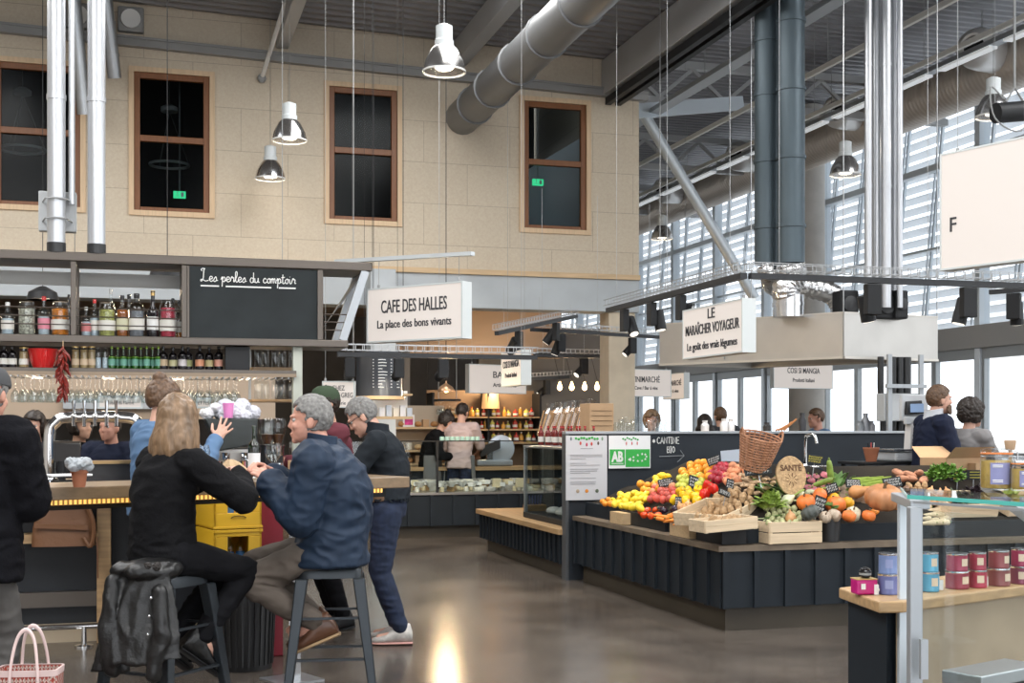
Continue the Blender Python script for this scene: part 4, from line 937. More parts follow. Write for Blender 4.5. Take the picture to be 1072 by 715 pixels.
for i, (px, w) in enumerate(((280, .055), (291, .05))):
    c = PY(px, 455, 8.72); t = thing('coffee_grinder', ['left', 'right'][i]+' clear-hoppered coffee grinder beside the coffee machine', 'coffee grinder', (c.x, 8.72, ZW))
    MB().lathe([(w, 0), (w, .02), (w*.8, .04), (w*.8, .22), (w, .24)], 16, (c.x, 8.72, ZW)).build('grinder_body', M_steel_l if i else M_black, t)
    MB().lathe([(w*.5, .24), (w*1.05, .33), (w*1.05, .40), (w*.9, .42)], 16, (c.x, 8.72, ZW)).build('hopper', G_clear, t)
    MB().lathe([(w*.45, .245), (w*.8, .31), (w*.01, .315)], 14, (c.x, 8.72, ZW)).build('coffee_beans', mat('coffee_beans', (.06, .025, .012), .5), t)
    MB().box(c.x-.02, c.x+.02, 8.60, 8.70, ZW+.12, ZW+.17).build('spout', M_black, t, smooth=0)
c = P(312, 478, 7.6); tag(MB().cbox((c.x, c.y, 1.20), (.10, .07, .09), ROT).build('carton', M_card, smooth=0, bevel=.003), 'small brown carton on the counter behind the seated man', 'carton')

# under the counter: crates, bin, bag
M_yel = mat('yellow_crate_plastic', (.72, .42, .02), .45)
def crate():
    t = thing('bottle_crate', 'x', 'crate'); w, d, h = .30, .40, .27; s = MB()
    for y in (-d/2, d/2-.015):
        s.box(-w/2, w/2, y, y+.015, 0, h*.36).box(-w/2, w/2, y, y+.015, h*.84, h).box(-w/2, -w/2+.085, y, y+.015, h*.36, h*.84).box(w/2-.085, w/2, y, y+.015, h*.36, h*.84)
    s.box(-w/2, -w/2+.015, -d/2, d/2, 0, h).box(w/2-.015, w/2, -d/2, d/2, 0, h).box(-w/2, w/2, -d/2, d/2, 0, .015)
    s.box(-w/2-.006, w/2+.006, -d/2-.006, -d/2, h*.93, h).box(-w/2-.006, w/2+.006, -d/2-.006, -d/2, 0, h*.06)
    s.build('crate_body', M_yel, t, smooth=0, bevel=.003)
    s = MB()
    for k in range(9):
        a0, a1 = PI*(.1+.8*k/9), PI*(.1+.8*(k+1)/9)
        s.bar((-.05*math.cos(a0), -d/2-.008, h*.22+.02*math.sin(a0)), (-.05*math.cos(a1), -d/2-.008, h*.22+.02*math.sin(a1)), .003, .006)
    s.build('handle_arc', mat('dark_print', (.1, .06, .01), .6), t, smooth=0)
    return t
cr = Stamp(crate()); c = P(239, 560, 7.95); zc = .545
cr((c.x, c.y, zc), ROT*.6, 'lower of two yellow bottle crates under the counter', 'yellow crates under the counter')
cr((c.x, c.y, zc+.275), ROT*.6, 'upper of two yellow bottle crates under the counter', 'yellow crates under the counter')
for z in (zc, zc+.275):
    for i, dx in enumerate((-.07, 0, .07)):
        bottle('empty_bottle', 'empty bottle inside the '+('lower' if z == zc else 'upper')+' yellow crate', 'bottle', (c.x+dx*math.cos(ROT*.6), c.y-.1+dx*math.sin(ROT*.6), z+.018), .24, .028, G_clear if i else G_dark, cap=[M_white, M_gold, M_red][i], lab=True, labm=mat('blue_label', (.08, .25, .55), .5), group='empty bottles in the yellow crates')
t = thing('crate_stand', 'black low stand under the yellow crates', 'stand', (c.x, c.y, 0)); MB().cbox((c.x, c.y, .53), (.36, .44, .03), ROT*.6).build('stand_top', M_black, t, smooth=0)
for a in (-1, 1):
    for b in (-1, 1): MB().cbox((c.x+a*.15, c.y+b*.17, .2575), (.03, .03, .515), ROT*.6).build('leg', M_black, t, smooth=0)
c = P(290, 565, 8.1); t = thing('red_bin', 'dark red plastic container beside the yellow crates', 'container', (c.x, c.y, 0)); MB().add([(c.x+a*w, c.y+b*w, z) for z, w in ((0, .12), (.98, .15)) for a, b in ((-1, -1), (1, -1), (1, 1), (-1, 1))], [(0, 3, 2, 1), (4, 5, 6, 7), (0, 1, 5, 4), (1, 2, 6, 5), (2, 3, 7, 6), (3, 0, 4, 7)]).build('container_body', mat('dark_red_plastic', (.24, .015, .03), .4), t, smooth=0, bevel=.01)
MB().cbox((c.x, c.y, .99), (.31, .31, .03)).build('lid', mat('dark_red_plastic', (.24, .015, .03), .4), t, smooth=0, bevel=.008)
c = P(255, 690, 7.62); t = thing('waste_bin', 'round black ribbed waste bin on the floor under the counter', 'bin', (c.x, c.y, 0))
MB().lathe([(.165, 0), (.17, .01), (.19, .50), (.20, .50), (.20, .535), (.185, .535), (.18, .5), (.15, .02)], 36, c*Vector((1, 1, 0)) if False else (c.x, c.y, 0)).build('bin_body', M_blackplastic, t)
for k in range(30):
    a = 2*PI*k/30; MB().bar((c.x+.171*math.cos(a), c.y+.171*math.sin(a), .03), (c.x+.192*math.cos(a), c.y+.192*math.sin(a), .50), .012).build('rib', M_blackplastic, t, smooth=0)
c = P(262, 655, 8.3); tag(MB().cbox((c.x, c.y, .30), (.7, .05, .6), ROT).build('dark_panel_board', mat('near_black_panel', (.014, .017, .022), .5), smooth=0), 'black panel behind the waste bin under the counter', 'panel')
# brown leather bag hung on the bar's rail
c = P(67, 547, 8.35); M_leather = mat('brown_leather', (.17, .075, .032), .5, bump=.15, bscale=30)
t = thing('leather_bag', 'brown leather handbag hanging under the counter with long strap', 'bag', (c.x, c.y, .7))
s = MB(); rings = []
for k in range(9):
    f = k/8; z = .66+.26*f; wx = .20*(1-.25*f**3); wy = .05*(1-.6*f)
    rings.append([Vector((c.x+wx*math.copysign(abs(math.cos(a))**.6, math.cos(a)), c.y+wy*math.sin(a), z-.02*math.cos(a)**2*f)) for a in [2*PI*j/20 for j in range(20)]])
s.loft(rings).build('bag_body', M_leather, t, smooth=60)
MB().tube(smooth_line([(c.x+.13, c.y-.06, .98), (c.x+.19, c.y-.07, .80), (c.x+.17, c.y-.07, .66), (c.x+.12, c.y-.06, .72)], 5), .014, 6).bar((c.x+.21, c.y-.07, .72), (c.x+.215, c.y-.07, .45), .035, .008).build('strap', M_leather, t)
MB().bar((c.x-.18, c.y-.05, .8), (c.x+.15, c.y-.05, .78), .012, .03).build('flap_edge', M_leather, t, smooth=0)
# ---------------------------------------------------------------- the vegetable stall
SX, SY = 3.86, 8.10            # aisle face and front face of the stall
def ribbed(mb, p, q, z0, z1, pitch=.24, dep=.035):
    """cladding boards on battens between two floor points, facing right-hand side of p->q"""
    p, q = Vector(p), Vector(q); L = (q-p).length; u = (q-p)/L; n = Vector((u.y, -u.x, 0)); k = 0.0
    mb.bar(p+Vector((0, 0, (z0+z1)/2)), q+Vector((0, 0, (z0+z1)/2)), .02, z1-z0)
    while k < L-.03:
        a = p+u*k+n*dep/2; b = p+u*min(k+.045, L)+n*dep/2
        mb.bar(a+Vector((0, 0, (z0+z1)/2)), b+Vector((0, 0, (z0+z1)/2)), dep, z1-z0); k += pitch
    return mb
t = thing('vegetable_stall', 'dark slate vegetable display stall with ribbed cladding', 'market stall', (SX, SY, 0))
o = ribbed(MB(), (SX+.03, 11.22, 0), (SX+.03, SY+.03, 0), .17, .57); ribbed(o, (SX+.03, SY+.03, 0), (8.0, SY+.03, 0), .17, .57)
o.build('cladding', M_navy, t, smooth=0)
MB().box(SX+.09, 8.0, SY+.09, SY+.13, 0, .17).box(SX+.09, SX+.13, SY+.13, 11.2, 0, .17).build('plinth', mat('dusty_plinth', (.050, .040, .027), .5, var=.2, scale=2), t, smooth=0)
MB().box(SX-.005, 8.0, SY-.005, 9.05, .57, .61).box(SX-.005, 5.15, 9.05, 11.24, .57, .61).build('ledge', mat('worn_wood_ledge', (.15, .115, .08), .6, var=.25, scale=5), t, smooth=0)
def hgt(x, y):
    d = min(x-SX, y-SY, .17+(11.24-y)*1.25); return .755+.56*min(max(d-.14, 0), .72)+.13*math.exp(-((x-4.5)**2+(y-8.54)**2)/.03)
n = 10; s = MB()
def slope(x0, x1, y0, y1):
    g = 14; vs = []; fs = []
    for i in range(g+1):
        for j in range(g+1):
            x = x0+(x1-x0)*i/g; y = y0+(y1-y0)*j/g; vs.append((x, y, hgt(x, y)-.03))
    for i in range(g):
        for j in range(g): a = i*(g+1)+j; fs.append((a, a+g+1, a+g+2, a+1))
    s.add(vs, fs)
slope(SX+.14, 5.15, SY+.14, 11.24); slope(5.15, 8.0, SY+.14, 9.05)
s.build('display_slope', mat('slope_board', (.028, .024, .02), .9, spec=.1), t)
MB().box(SX+.13, 8.0, SY+.12, SY+.15, .61, .735).box(SX+.13, SX+.16, SY+.15, 11.24, .61, .735).build('tray_front', M_navy, t, smooth=0)
MB().box(5.12, 5.16, 9.05, 11.24, 0, 1.08).box(5.16, 8.0, 9.05, 9.09, 0, 1.08).build('back_board', M_navy, t, smooth=0)
# partition with chalk writing and posters
YP = 11.3
t = thing('partition_screen', 'long dark slate partition with chalk writing behind the vegetables', 'partition', (3.82, YP, 0))
MB().box(3.82, 8.45, YP, YP+.06, 0, 1.375).build('screen_panel', M_slate, t, smooth=0)
MB().box(3.80, 8.47, YP-.02, YP+.08, 1.375, 1.40).build('top_trim', M_alu, t, smooth=0, bevel=.003)
MB().box(3.80, 3.83, YP-.03, YP+.09, 0, 1.375).build('end_post', mat('dark_grey_post', (.075, .08, .085), .5), t, smooth=0, bevel=.003)
s = MB(); p0 = PY(683, 466, YP); k = .0075*1.45
L = chalk(s, '*CANTINE', PY(683, 464.5, YP)+Vector((0, -.006, 0)), (1, 0, 0), (0, 0, 1), .062, .004, True)
chalk(s, 'BIO', PY(698, 474, YP)+Vector((0, -.006, 0)), (1, 0, 0), (0, 0, 1), .060, .004, True)
s.build('chalk_words', M_chalk, t)
a, b = PY(690, 478, YP), PY(716, 477, YP); a.y = b.y = YP-.005
M_fchalk = mat('faint_chalk', (.30, .32, .33), .9)
MB().tube([a, b], .004, 5).tube([b+Vector((-.04, 0, .05)), b, b+Vector((-.07, 0, -.06))], .004, 5).build('chalk_arrow', M_fchalk, t)
# printed notice and organic label sign
M_greenink = mat('green_print', (.05, .36, .07), .6)
a, b = PY(592, 456, YP-.02), PY(635, 523, YP-.02)
t = thing('notice_poster', 'white printed notice sheet at the left end of the partition', 'poster', (a.x, YP, b.z))
MB().box(a.x, b.x, YP-.035, YP-.025, b.z, a.z).build('sheet', mat('pale_grey_sheet', (.62, .62, .64), .5), t, smooth=0)
w, h = b.x-a.x, a.z-b.z; cx = (a.x+b.x)/2; s = MB(); r = random.Random(2)
for k, f in enumerate([.20, .30, .325, .36, .43, .46, .52, .55, .58, .66, .72, .75]):
    ww = w*(.30 if k == 0 else r.uniform(.35, .8)); x0 = cx-ww/2 if k == 0 else a.x+w*.1
    s.bar((x0, YP-.037, a.z-h*f), (x0+ww, YP-.037, a.z-h*f), .003, .005)
s.build('printed_lines', mat('grey_print', (.30, .30, .32), .7), t, smooth=0)
s = MB()
for k in range(9): s.ball((a.x+w*(.24+.065*k), YP-.037, a.z-h*(.045+.012*math.sin(k*1.9))), (.014, .002, .012), 7, 5)
s.build('green_heading', M_greenink, t)
for (fx, fz, col, nm) in ((.35, .12, (.6, .08, .06), 'red_chilli_print'), (.5, .14, (.6, .06, .12), 'radish_print'), (.62, .13, (.6, .08, .06), 'red_chilli_print'), (.78, .12, (.12, .08, .06), 'aubergine_print'), (.5, .86, (.70, .25, .03), 'orange_print'), (.28, .86, (.45, .35, .25), 'onion_print'), (.75, .86, (.12, .15, .10), 'cabbage_print'), (.12, .05, (.15, .18, .2), 'stamp_print'), (.88, .05, (.2, .32, .22), 'leaf_print')):
    MB().ball((a.x+w*fx, YP-.037, a.z-h*fz), (.018 if fz > .5 else .010, .002, .018), 9, 6).build('vegetable_print', mat(nm, col, .7), t)
a, b = PY(637, 456, YP-.02), PY(680.5, 490, YP-.02)
t = thing('organic_label_sign', 'white and green organic label sign beside the printed notice', 'sign', (a.x, YP, b.z))
w, h = b.x-a.x, a.z-b.z
MB().box(a.x, b.x, YP-.03, YP-.02, b.z, a.z).build('sheet', M_paper, t, smooth=0)
M_green2 = mat('organic_green', (.03, .40, .06), .5)
MB().box(a.x+w*.02, a.x+w*.38, YP-.033, YP-.029, b.z+h*.10, b.z+h*.58).build('green_square', M_green2, t, smooth=0)
MB().box(a.x+w*.40, a.x+w*.98, YP-.033, YP-.029, b.z+h*.04, b.z+h*.58).build('green_panel', M_green2, t, smooth=0)
s = text_mb(MB(), 'AB', .095, Matrix.Translation((a.x+w*.20, YP-.034, b.z+h*.34)), width=w*.28, bold=.006); s.bar((a.x+w*.06, YP-.034, b.z+h*.15), (a.x+w*.34, YP-.034, b.z+h*.15), .002, .006)
s.build('lettering', M_white, t, smooth=0)
s = MB(); lc = (a.x+w*.69, b.z+h*.31); L = w*.22
for k in range(12):
    f = k/11; up = (f*2 if f < .5 else 2-f*2) ; x = lc[0]-L+2*L*(f if k % 1 == 0 else f)
    ang = 2*PI*k/12; x = lc[0]+L*math.cos(ang)*.95; z = lc[1]+h*.15*math.sin(ang)*(.6+.4*math.cos(ang))+.25*(x-lc[0])*.6
    star = [(x+rr*math.sin(2*PI*j/10), z+rr*math.cos(2*PI*j/10)) for j, rr in ((j, .013 if j % 2 == 0 else .0055) for j in range(10))]
    s.prism([(p, q) for p, q in star], 0, .003, Matrix.Translation((0, YP-.0335, 0)) @ Matrix.Rotation(PI/2, 4, 'X') @ Matrix.Diagonal((1, 1, 1, 1)))
s.build('star_leaf', M_white, t, smooth=0)
s = MB()
for k in range(8): s.ball((a.x+w*(.34+.05*k), YP-.032, a.z-h*(.10+.03*math.sin(k*2.1))), (.011, .002, .009), 7, 5)
s.build('green_heading', M_greenink, t)
for fx in (.42, .55, .68): MB().ball((a.x+w*fx, YP-.032, a.z-h*.24), (.006, .002, .018), 7, 5).build('chilli_print', mat('red_chilli_print', (.6, .08, .06), .7), t)

# ---------------------------------------------------------------- produce: one of each kind, then copies laid on the slope
PROD = []
def ray_slope(px, py, lift=0.0):
    """where the sight line through a photo pixel meets the heaped display"""
    d = 7.5
    while d < 13.5:
        p = P(px, py, d)
        if p.x > SX and p.y > SY and p.z <= hgt(p.x, p.y)+lift: return p
        d += .01
    return P(px, py, 9.5)
def one(name, mb_parts):
    """thing from [(part name, MB, material)]; the first is the body itself when single"""
    if len(mb_parts) == 1: return mb_parts[0][1].build(name, mb_parts[0][2])
    t = bpy.data.objects.new(name, None); COL.objects.link(t)
    for nm, mb, m in mb_parts: mb.build(nm, m, t, smooth=60)
    return t
def fruit_pr(r, squash=.92, dip=.12, n=8):
    pr = []
    for i in range(n+1):
        a = PI*i/n; pr.append((max(r*math.sin(a), .001), -r*squash*math.cos(a)+(dip*r*max(0, math.cos(a))**8 * -1 if a < PI/2 else 0)-(dip*r if i == n else 0)+(dip*r if i == 0 else 0)))
    return pr
M_stalk = mat('green_stalk', (.16, .22, .05), .7); M_bstalk = mat('brown_stalk', (.13, .08, .04), .8)
def fm(n, c, rough=.4, var=.15, scale=20, bump=0, spec=None): return mat(n, c, rough, var=var, scale=scale, bump=bump, spec=spec)
def stem(r, h, z): return MB().tube([(0, 0, z), (.3*r, 0, z+h)], [r, r*.8], 6)
KIND = {}
KIND['orange'] = one('orange', [('fruit', MB().lathe(fruit_pr(.040), 14), fm('orange_peel', (.85, .33, .02), .45, .12, 30, .15)), ('stem_end', stem(.005, .004, .033), M_stalk)])
KIND['clementine'] = one('clementine', [('fruit', MB().lathe(fruit_pr(.033, .85), 12), fm('clementine_peel', (.85, .29, .02), .45, .12, 30, .15)), ('stem_end', stem(.005, .004, .024), M_stalk)])
lem = [(.002, -.052), (.010, -.046), (.026, -.03), (.033, 0), (.026, .03), (.011, .044), (.006, .052), (.001, .054)]
KIND['lemon'] = one('lemon', [('fruit', MB().lathe(lem, 12), fm('lemon_peel', (.86, .62, .03), .42, .10, 30, .15)), ('stem_end', stem(.004, .004, .052), M_stalk)])
KIND['red_apple'] = one('red_apple', [('fruit', MB().lathe(fruit_pr(.038, .9, .3), 14), fm('red_apple_skin', (.62, .10, .07), .32, .45, 9)), ('stalk', stem(.002, .018, .024), M_bstalk)])
KIND['green_apple'] = one('green_apple', [('fruit', MB().lathe(fruit_pr(.039, .92, .3), 14), fm('green_apple_skin', (.60, .62, .10), .32, .22, 9)), ('stalk', stem(.002, .018, .025), M_bstalk)])
KIND['peach'] = one('peach', [('fruit', MB().lathe(fruit_pr(.037, .95, .25), 14), fm('peach_skin', (.78, .30, .15), .6, .4, 12)), ('stalk', stem(.002, .010, .026), M_bstalk)])
KIND['dark_red_apple'] = one('dark_red_apple', [('fruit', MB().lathe(fruit_pr(.038, .95, .3), 14), fm('dark_red_skin', (.45, .03, .05), .3, .45, 8)), ('stalk', stem(.002, .018, .024), M_bstalk)])
def pepper(nm, c):
    pr = [(.004, -.042), (.020, -.046), (.034, -.030), (.040, .0), (.041, .022), (.034, .036), (.018, .038), (.004, .030)]
    return one(nm, [('fruit', MB().lathe(pr, 18, lobes=4, lob=.11), fm(nm+'_skin', c, .18, .08, 8)), ('stalk', stem(.006, .028, .028), M_stalk)])
KIND['yellow_pepper'] = pepper('yellow_pepper', (.88, .52, .01)); KIND['red_pepper'] = pepper('red_pepper', (.62, .02, .01))
KIND['tomato'] = one('tomato', [('fruit', MB().lathe(fruit_pr(.034, .82, .25), 14, lobes=5, lob=.03), fm('tomato_skin', (.75, .07, .01), .22, .2, 10)), ('calyx', MB().add([(0, 0, .022)]+[(rr*math.cos(a), rr*math.sin(a), .024) for j in range(10) for a, rr in [(2*PI*j/10, .020 if j % 2 == 0 else .005)]], [(0, 1+j, 1+(j+1) % 10) for j in range(10)]), M_stalk)])
KIND['aubergine'] = one('aubergine', [('fruit', MB().lathe([(.002, -.085), (.025, -.078), (.036, -.045), (.032, .0), (.024, .045), (.018, .07), (.004, .075)], 14), fm('aubergine_skin', (.022, .008, .022), .15, .2, 5)), ('calyx', MB().lathe([(.021, .058), (.020, .073), (.006, .08), (.006, .10)], 8), M_stalk)])
def tuber(nm, c, r, L, seed, rough=.8):
    rr = random.Random(seed); s = MB(); rings = []
    for i in range(9):
        f = i/8; q = max(.06, math.sin(PI*(.04+.92*f))**.6)*r*(1+.12*rr.uniform(-1, 1)); off = Vector((rr.uniform(-.1, .1)*r, rr.uniform(-.1, .1)*r, 0))
        rings.append([off+Vector((q*math.cos(a), q*.85*math.sin(a), L*(f-.5))) for a in [2*PI*k/10 for k in range(10)]])
    s.loft(rings); return one(nm, [('t', s, fm(nm+'_skin', c, rough, .25, 22, .15))])
KIND['potato'] = tuber('potato', (.42, .27, .14), .031, .085, 3); KIND['ginger_root'] = tuber('ginger_root', (.50, .34, .20), .020, .095, 5); KIND['dark_potato'] = tuber('dark_potato', (.25, .15, .10), .034, .085, 9)
KIND['sweet_potato'] = tuber('sweet_potato', (.42, .20, .12), .036, .15, 11)
KIND['carrot'] = one('carrot', [('root', MB().lathe([(.003, -.09), (.010, -.05), (.016, .02), (.019, .06), (.015, .07), (.003, .072)], 10), fm('carrot_skin', (.82, .26, .03), .5, .15, 25)), ('leaf_stub', stem(.006, .02, .07), M_stalk)])
KIND['parsnip'] = one('parsnip', [('root', MB().lathe([(.003, -.11), (.010, -.05), (.019, .02), (.024, .06), (.018, .075), (.003, .076)], 10), fm('parsnip_skin', (.68, .55, .36), .7, .12, 25)), ('leaf_stub', stem(.006, .015, .073), M_stalk)])
KIND['turnip'] = one('turnip', [('root', MB().lathe([(.001, -.06), (.006, -.045), (.030, -.025), (.040, .0), (.034, .022), (.012, .03)], 14), fm('pink_turnip_skin', (.52, .16, .19), .4, .6, 7)), ('leaf_stub', stem(.008, .02, .026), M_stalk)])
KIND['onion'] = one('onion', [('bulb', MB().lathe([(.004, -.036), (.024, -.03), (.037, -.004), (.028, .022), (.010, .038), (.005, .055)], 14), fm('onion_skin', (.62, .33, .14), .35, .2, 12)), ('root_tuft', MB().lathe([(.008, -.034), (.004, -.042)], 8), M_bstalk)])
KIND['celeriac'] = one('celeriac', [('root', MB().ball((0, 0, 0), (.05, .05, .044), 14, 9), fm('celeriac_skin', (.33, .24, .17), .9, .4, 14, .6)), ('leaf_stub', stem(.014, .025, .04), M_stalk)])
KIND['artichoke'] = one('baby_artichoke', [('head', MB().lathe([(.004, -.022), (.018, -.018), (.025, 0), (.020, .018), (.008, .030), (.002, .034)], 10, lobes=5, lob=.06), fm('artichoke_leaf', (.42, .43, .22), .6, .25, 30)), ('stalk', stem(.007, -.035, -.02), mat('pale_stalk', (.45, .48, .2), .6))])
def pumpkin(nm, c, r, h, lobes, lob, m2=None):
    pr = [(.005, -h*.46), (r*.5, -h*.5), (r*.9, -h*.3), (r, 0), (r*.92, h*.3), (r*.5, h*.5), (r*.12, h*.40)]
    return one(nm, [('shell', MB().lathe(pr, 44, lobes=lobes, lob=lob), fm(nm+'_skin', c, .42, .2, 9)), ('stalk', MB().tube([(0, 0, h*.36), (0, 0, h*.55), (r*.12, 0, h*.66)], [r*.13, r*.09, r*.10], 8), m2 or M_bstalk)])
KIND['pumpkin'] = pumpkin('orange_pumpkin', (.80, .20, .04), .075, .115, 10, .03); KIND['big_pumpkin'] = pumpkin('ribbed_pumpkin', (.55, .25, .11), .145, .19, 9, .09)
KIND['white_squash'] = pumpkin('white_squash', (.62, .58, .42), .06, .11, 8, .04); KIND['dark_squash'] = pumpkin('dark_squash', (.075, .085, .075), .075, .105, 10, .06); KIND['beige_squash'] = pumpkin('beige_squash', (.50, .40, .30), .055, .09, 9, .07)
KIND['yellow_squash'] = pumpkin('yellow_squash', (.85, .42, .02), .055, .08, 8, .05)
KIND['butternut'] = one('butternut_squash', [('shell', MB().lathe([(.004, -.095), (.04, -.09), (.062, -.055), (.058, -.01), (.040, .03), (.036, .09), (.024, .108), (.004, .11)], 18), fm('butternut_skin', (.68, .32, .12), .45, .12, 8)), ('stalk', stem(.010, .025, .105), M_bstalk)])
KIND['zucchini'] = one('courgette', [('fruit', MB().lathe([(.003, -.09), (.022, -.085), (.026, -.02), (.023, .05), (.017, .08), (.009, .09)], 10), fm('courgette_skin', (.22, .32, .06), .4, .35, 25)), ('stalk', stem(.009, .02, .088), M_stalk)])
KIND['fennel'] = one('fennel_bulb', [('bulb', MB().lathe([(.012, -.05), (.035, -.04), (.045, -.01), (.034, .02), (.02, .04), (.012, .06)], 12), fm('fennel_skin', (.66, .70, .46), .4, .15, 12)), ('frond_stalk', MB().tube([(0, 0, .05), (.02, 0, .16)], .008, 6).tube([(.01, 0, .05), (-.03, .01, .15)], .007, 6), mat('fennel_green', (.30, .42, .10), .5))])
KIND['bean'] = MB().tube(smooth_line([(0, 0, -.075), (.004, 0, 0), (0, 0, .075)], 4), [.004]*9, 6).build('green_bean', fm('bean_skin', (.28, .38, .06), .45, .2, 12))
def leafshape(L, wd, curl, seed):
    rr = random.Random(seed); s = MB(); vs = []; fs = []; n = 9
    for i in range(n+1):
        f = i/n; w = wd*math.sin(PI*min(1, f*1.0)**.8)*(1+.15*rr.uniform(-1, 1))+.002; z = curl*math.sin(f*2.2)*L
        for j in (-1, -.5, 0, .5, 1): vs.append((w*j, L*f, z-.25*abs(j)*w*(.5+rr.uniform(0, .5))+.004*(j == 0)))
    for i in range(n):
        for j in range(4): a = i*5+j; fs.append((a, a+1, a+6, a+5))
    s.add(vs, fs); b = len(s.v)
    s.add([(x, y, z-.003) for x, y, z in vs], [tuple(reversed(f)) for f in fs]); return s
M_chard = fm('chard_leaf', (.10, .20, .045), .45, .35, 14); M_parsley = fm('parsley_leaf', (.13, .27, .04), .5, .4, 30)
KIND['chard'] = one('chard_leaf', [('blade', leafshape(.26, .055, .18, 4), M_chard), ('rib', MB().tube([(0, -.10, -.01), (0, .0, .0), (0, .2, .045)], [.009, .007, .003], 6), mat('pale_rib', (.55, .60, .35), .5))])
SEEN = {}
def put(kind, label, cat, px, py, lift=0.0, rz=None, tilt=None, sc=1.0, group=None, jit=.006):
    p = ray_slope(px, py, lift)+Vector((R_.uniform(-jit, jit), R_.uniform(-jit, jit), 0))
    o = KIND[kind]; o = copy_tree(o) if kind in SEEN else o; SEEN[kind] = 1
    rz = R_.uniform(0, 6.28) if rz is None else rz; tl = R_.uniform(-.6, .6) if tilt is None else tilt
    place(o, p, rz, tl, 0 if tilt is not None else R_.uniform(-.5, .5), sc*R_.uniform(.86, 1.0)); tag(o, label, cat, group); PROD.append((o, kind)); return o
def heap(kind, label, cat, group, poly, step, layers=1, lift=.03, tilt=None, sc=1.0, rowsh=True, cap=999, rz=None):
    """fills a quadrilateral of the photo (TL, TR, BR, BL) with copies; step = spacing in px"""
    tl, tr, br, bl = [Vector((*q, 0)) for q in poly]; H = ((bl-tl).length+(br-tr).length)/2; Wd = ((tr-tl).length+(br-bl).length)/2
    sy = step*.66; ny = max(1, round(H/sy)); nx = max(1, round(Wd/step)); c = 0
    for i in range(ny):
        for j in range(nx):
            f = (j+.5+(.5 if (i % 2 and rowsh) else 0))/nx; g = (i+.5)/ny
            if f > 1.02 or c >= cap: continue
            q = tl.lerp(tr, f).lerp(bl.lerp(br, f), g)
            put(kind, label, cat, q.x, q.y, lift+.012*R_.random(), tilt=tilt if tilt is None else tilt+R_.uniform(-.25, .25)*(rz is None), sc=sc, group=group, rz=None if rz is None else rz+R_.uniform(-.12, .12)); c += 1
H_ = heap
H_('orange', 'orange in the top heap of the fruit display below the partition', 'orange', 'oranges at the top of the fruit heap', [(722, 483), (747, 484), (742, 500), (706, 499)], 7.0)
H_('orange', 'orange in the lower left heap beside the bananas-yellow lemons', 'orange', 'oranges at the left of the fruit heap', [(668, 504), (690, 503), (690, 515), (664, 516)], 8.2)
for q in KIND: pass
H_('lemon', 'lemon in the bright yellow heap at the left of the fruit', 'lemon', 'lemons heaped at the left', [(648, 517), (680, 515), (668, 534), (636, 528)], 6.6, tilt=1.2)
H_('lemon', 'lemon in the small heap above the left oranges', 'lemon', 'lemons above the left oranges', [(686, 498), (704, 496), (698, 505), (680, 505)], 7.0, tilt=1.3)
H_('clementine', 'clementine in the pale crate at the far left corner of display', 'clementine', 'clementines at the far left corner', [(628, 521), (640, 520), (640, 528), (626, 527)], 6.5)
H_('peach', 'blushed peach beside the left oranges', 'peach', 'peaches in the middle of the fruit heap', [(684, 505), (704, 503), (702, 512), (680, 514)], 7.2)
H_('red_apple', 'red apple in the heap between oranges and yellow peppers', 'apple', 'red apples in the middle heap', [(682, 510), (709, 509), (704, 524), (676, 524)], 7.4)
H_('green_apple', 'green-yellow apple in the heap below the top oranges', 'apple', 'green apples below the top oranges', [(712, 497), (736, 496), (734, 510), (704, 511)], 7.4)
H_('dark_red_apple', 'dark red apple in the heap right of the top oranges', 'apple', 'dark red apples right of the oranges', [(746, 485), (764, 484), (758, 503), (738, 502)], 7.2)
H_('peach', 'peach in the heap at the right beside the wicker basket', 'peach', 'peaches beside the wicker basket', [(764, 486), (782, 489), (772, 503), (754, 503)], 7.2)
H_('yellow_pepper', 'yellow pepper in the heap beside the red peppers', 'pepper', 'yellow peppers', [(710, 511), (733, 511), (732, 526), (700, 524)], 8.6, lift=.04)
H_('red_pepper', 'red pepper right of the yellow peppers', 'pepper', 'red peppers', [(734, 506), (745, 505), (743, 519), (731, 519)], 8.2, lift=.04)
H_('tomato', 'red tomato at the front left of the display', 'tomato', 'tomatoes at the front left', [(668, 527), (690, 524), (688, 536), (666, 534)], 6.4)
H_('aubergine', 'dark aubergine between tomatoes and yellow peppers', 'aubergine', 'aubergines', [(690, 524), (712, 528), (708, 534), (686, 530)], 9.0, tilt=1.5)
H_('carrot', 'orange carrot root in front of the aubergines', 'carrot', 'carrots in front of the aubergines', [(690, 533), (716, 532), (712, 541), (690, 539)], 6.5, tilt=1.5)
H_('onion', 'onion at the front of the display beside the slanted crate', 'onion', 'onions in front of the yellow peppers', [(712, 525), (735, 526), (728, 534), (712, 532)], 6.8)
H_('ginger_root', 'knobbly tan ginger root in the heap below the wicker basket', 'ginger', 'ginger roots below the basket', [(772, 492), (808, 496), (800, 516), (762, 508)], 6.2, tilt=1.4)
H_('potato', 'brown potato in the slanted pale crate', 'potato', 'potatoes in the slanted crate', [(748, 512), (786, 509), (772, 528), (734, 531)], 6.0, lift=.07)
H_('potato', 'brown potato in the lower pale crate at the stall corner', 'potato', 'potatoes in the lower crate', [(728, 543), (772, 539), (772, 549), (730, 551)], 6.6, lift=.04)
H_('turnip', 'pink and white turnip in the heap right of the round jute sign', 'turnip', 'pink turnips', [(840, 486), (868, 485), (866, 513), (840, 513)], 8.4, lift=.04)
H_('sweet_potato', 'reddish sweet potato below the pink turnips', 'sweet potato', 'sweet potatoes', [(850, 510), (882, 508), (876, 519), (850, 519)], 11, tilt=1.4)
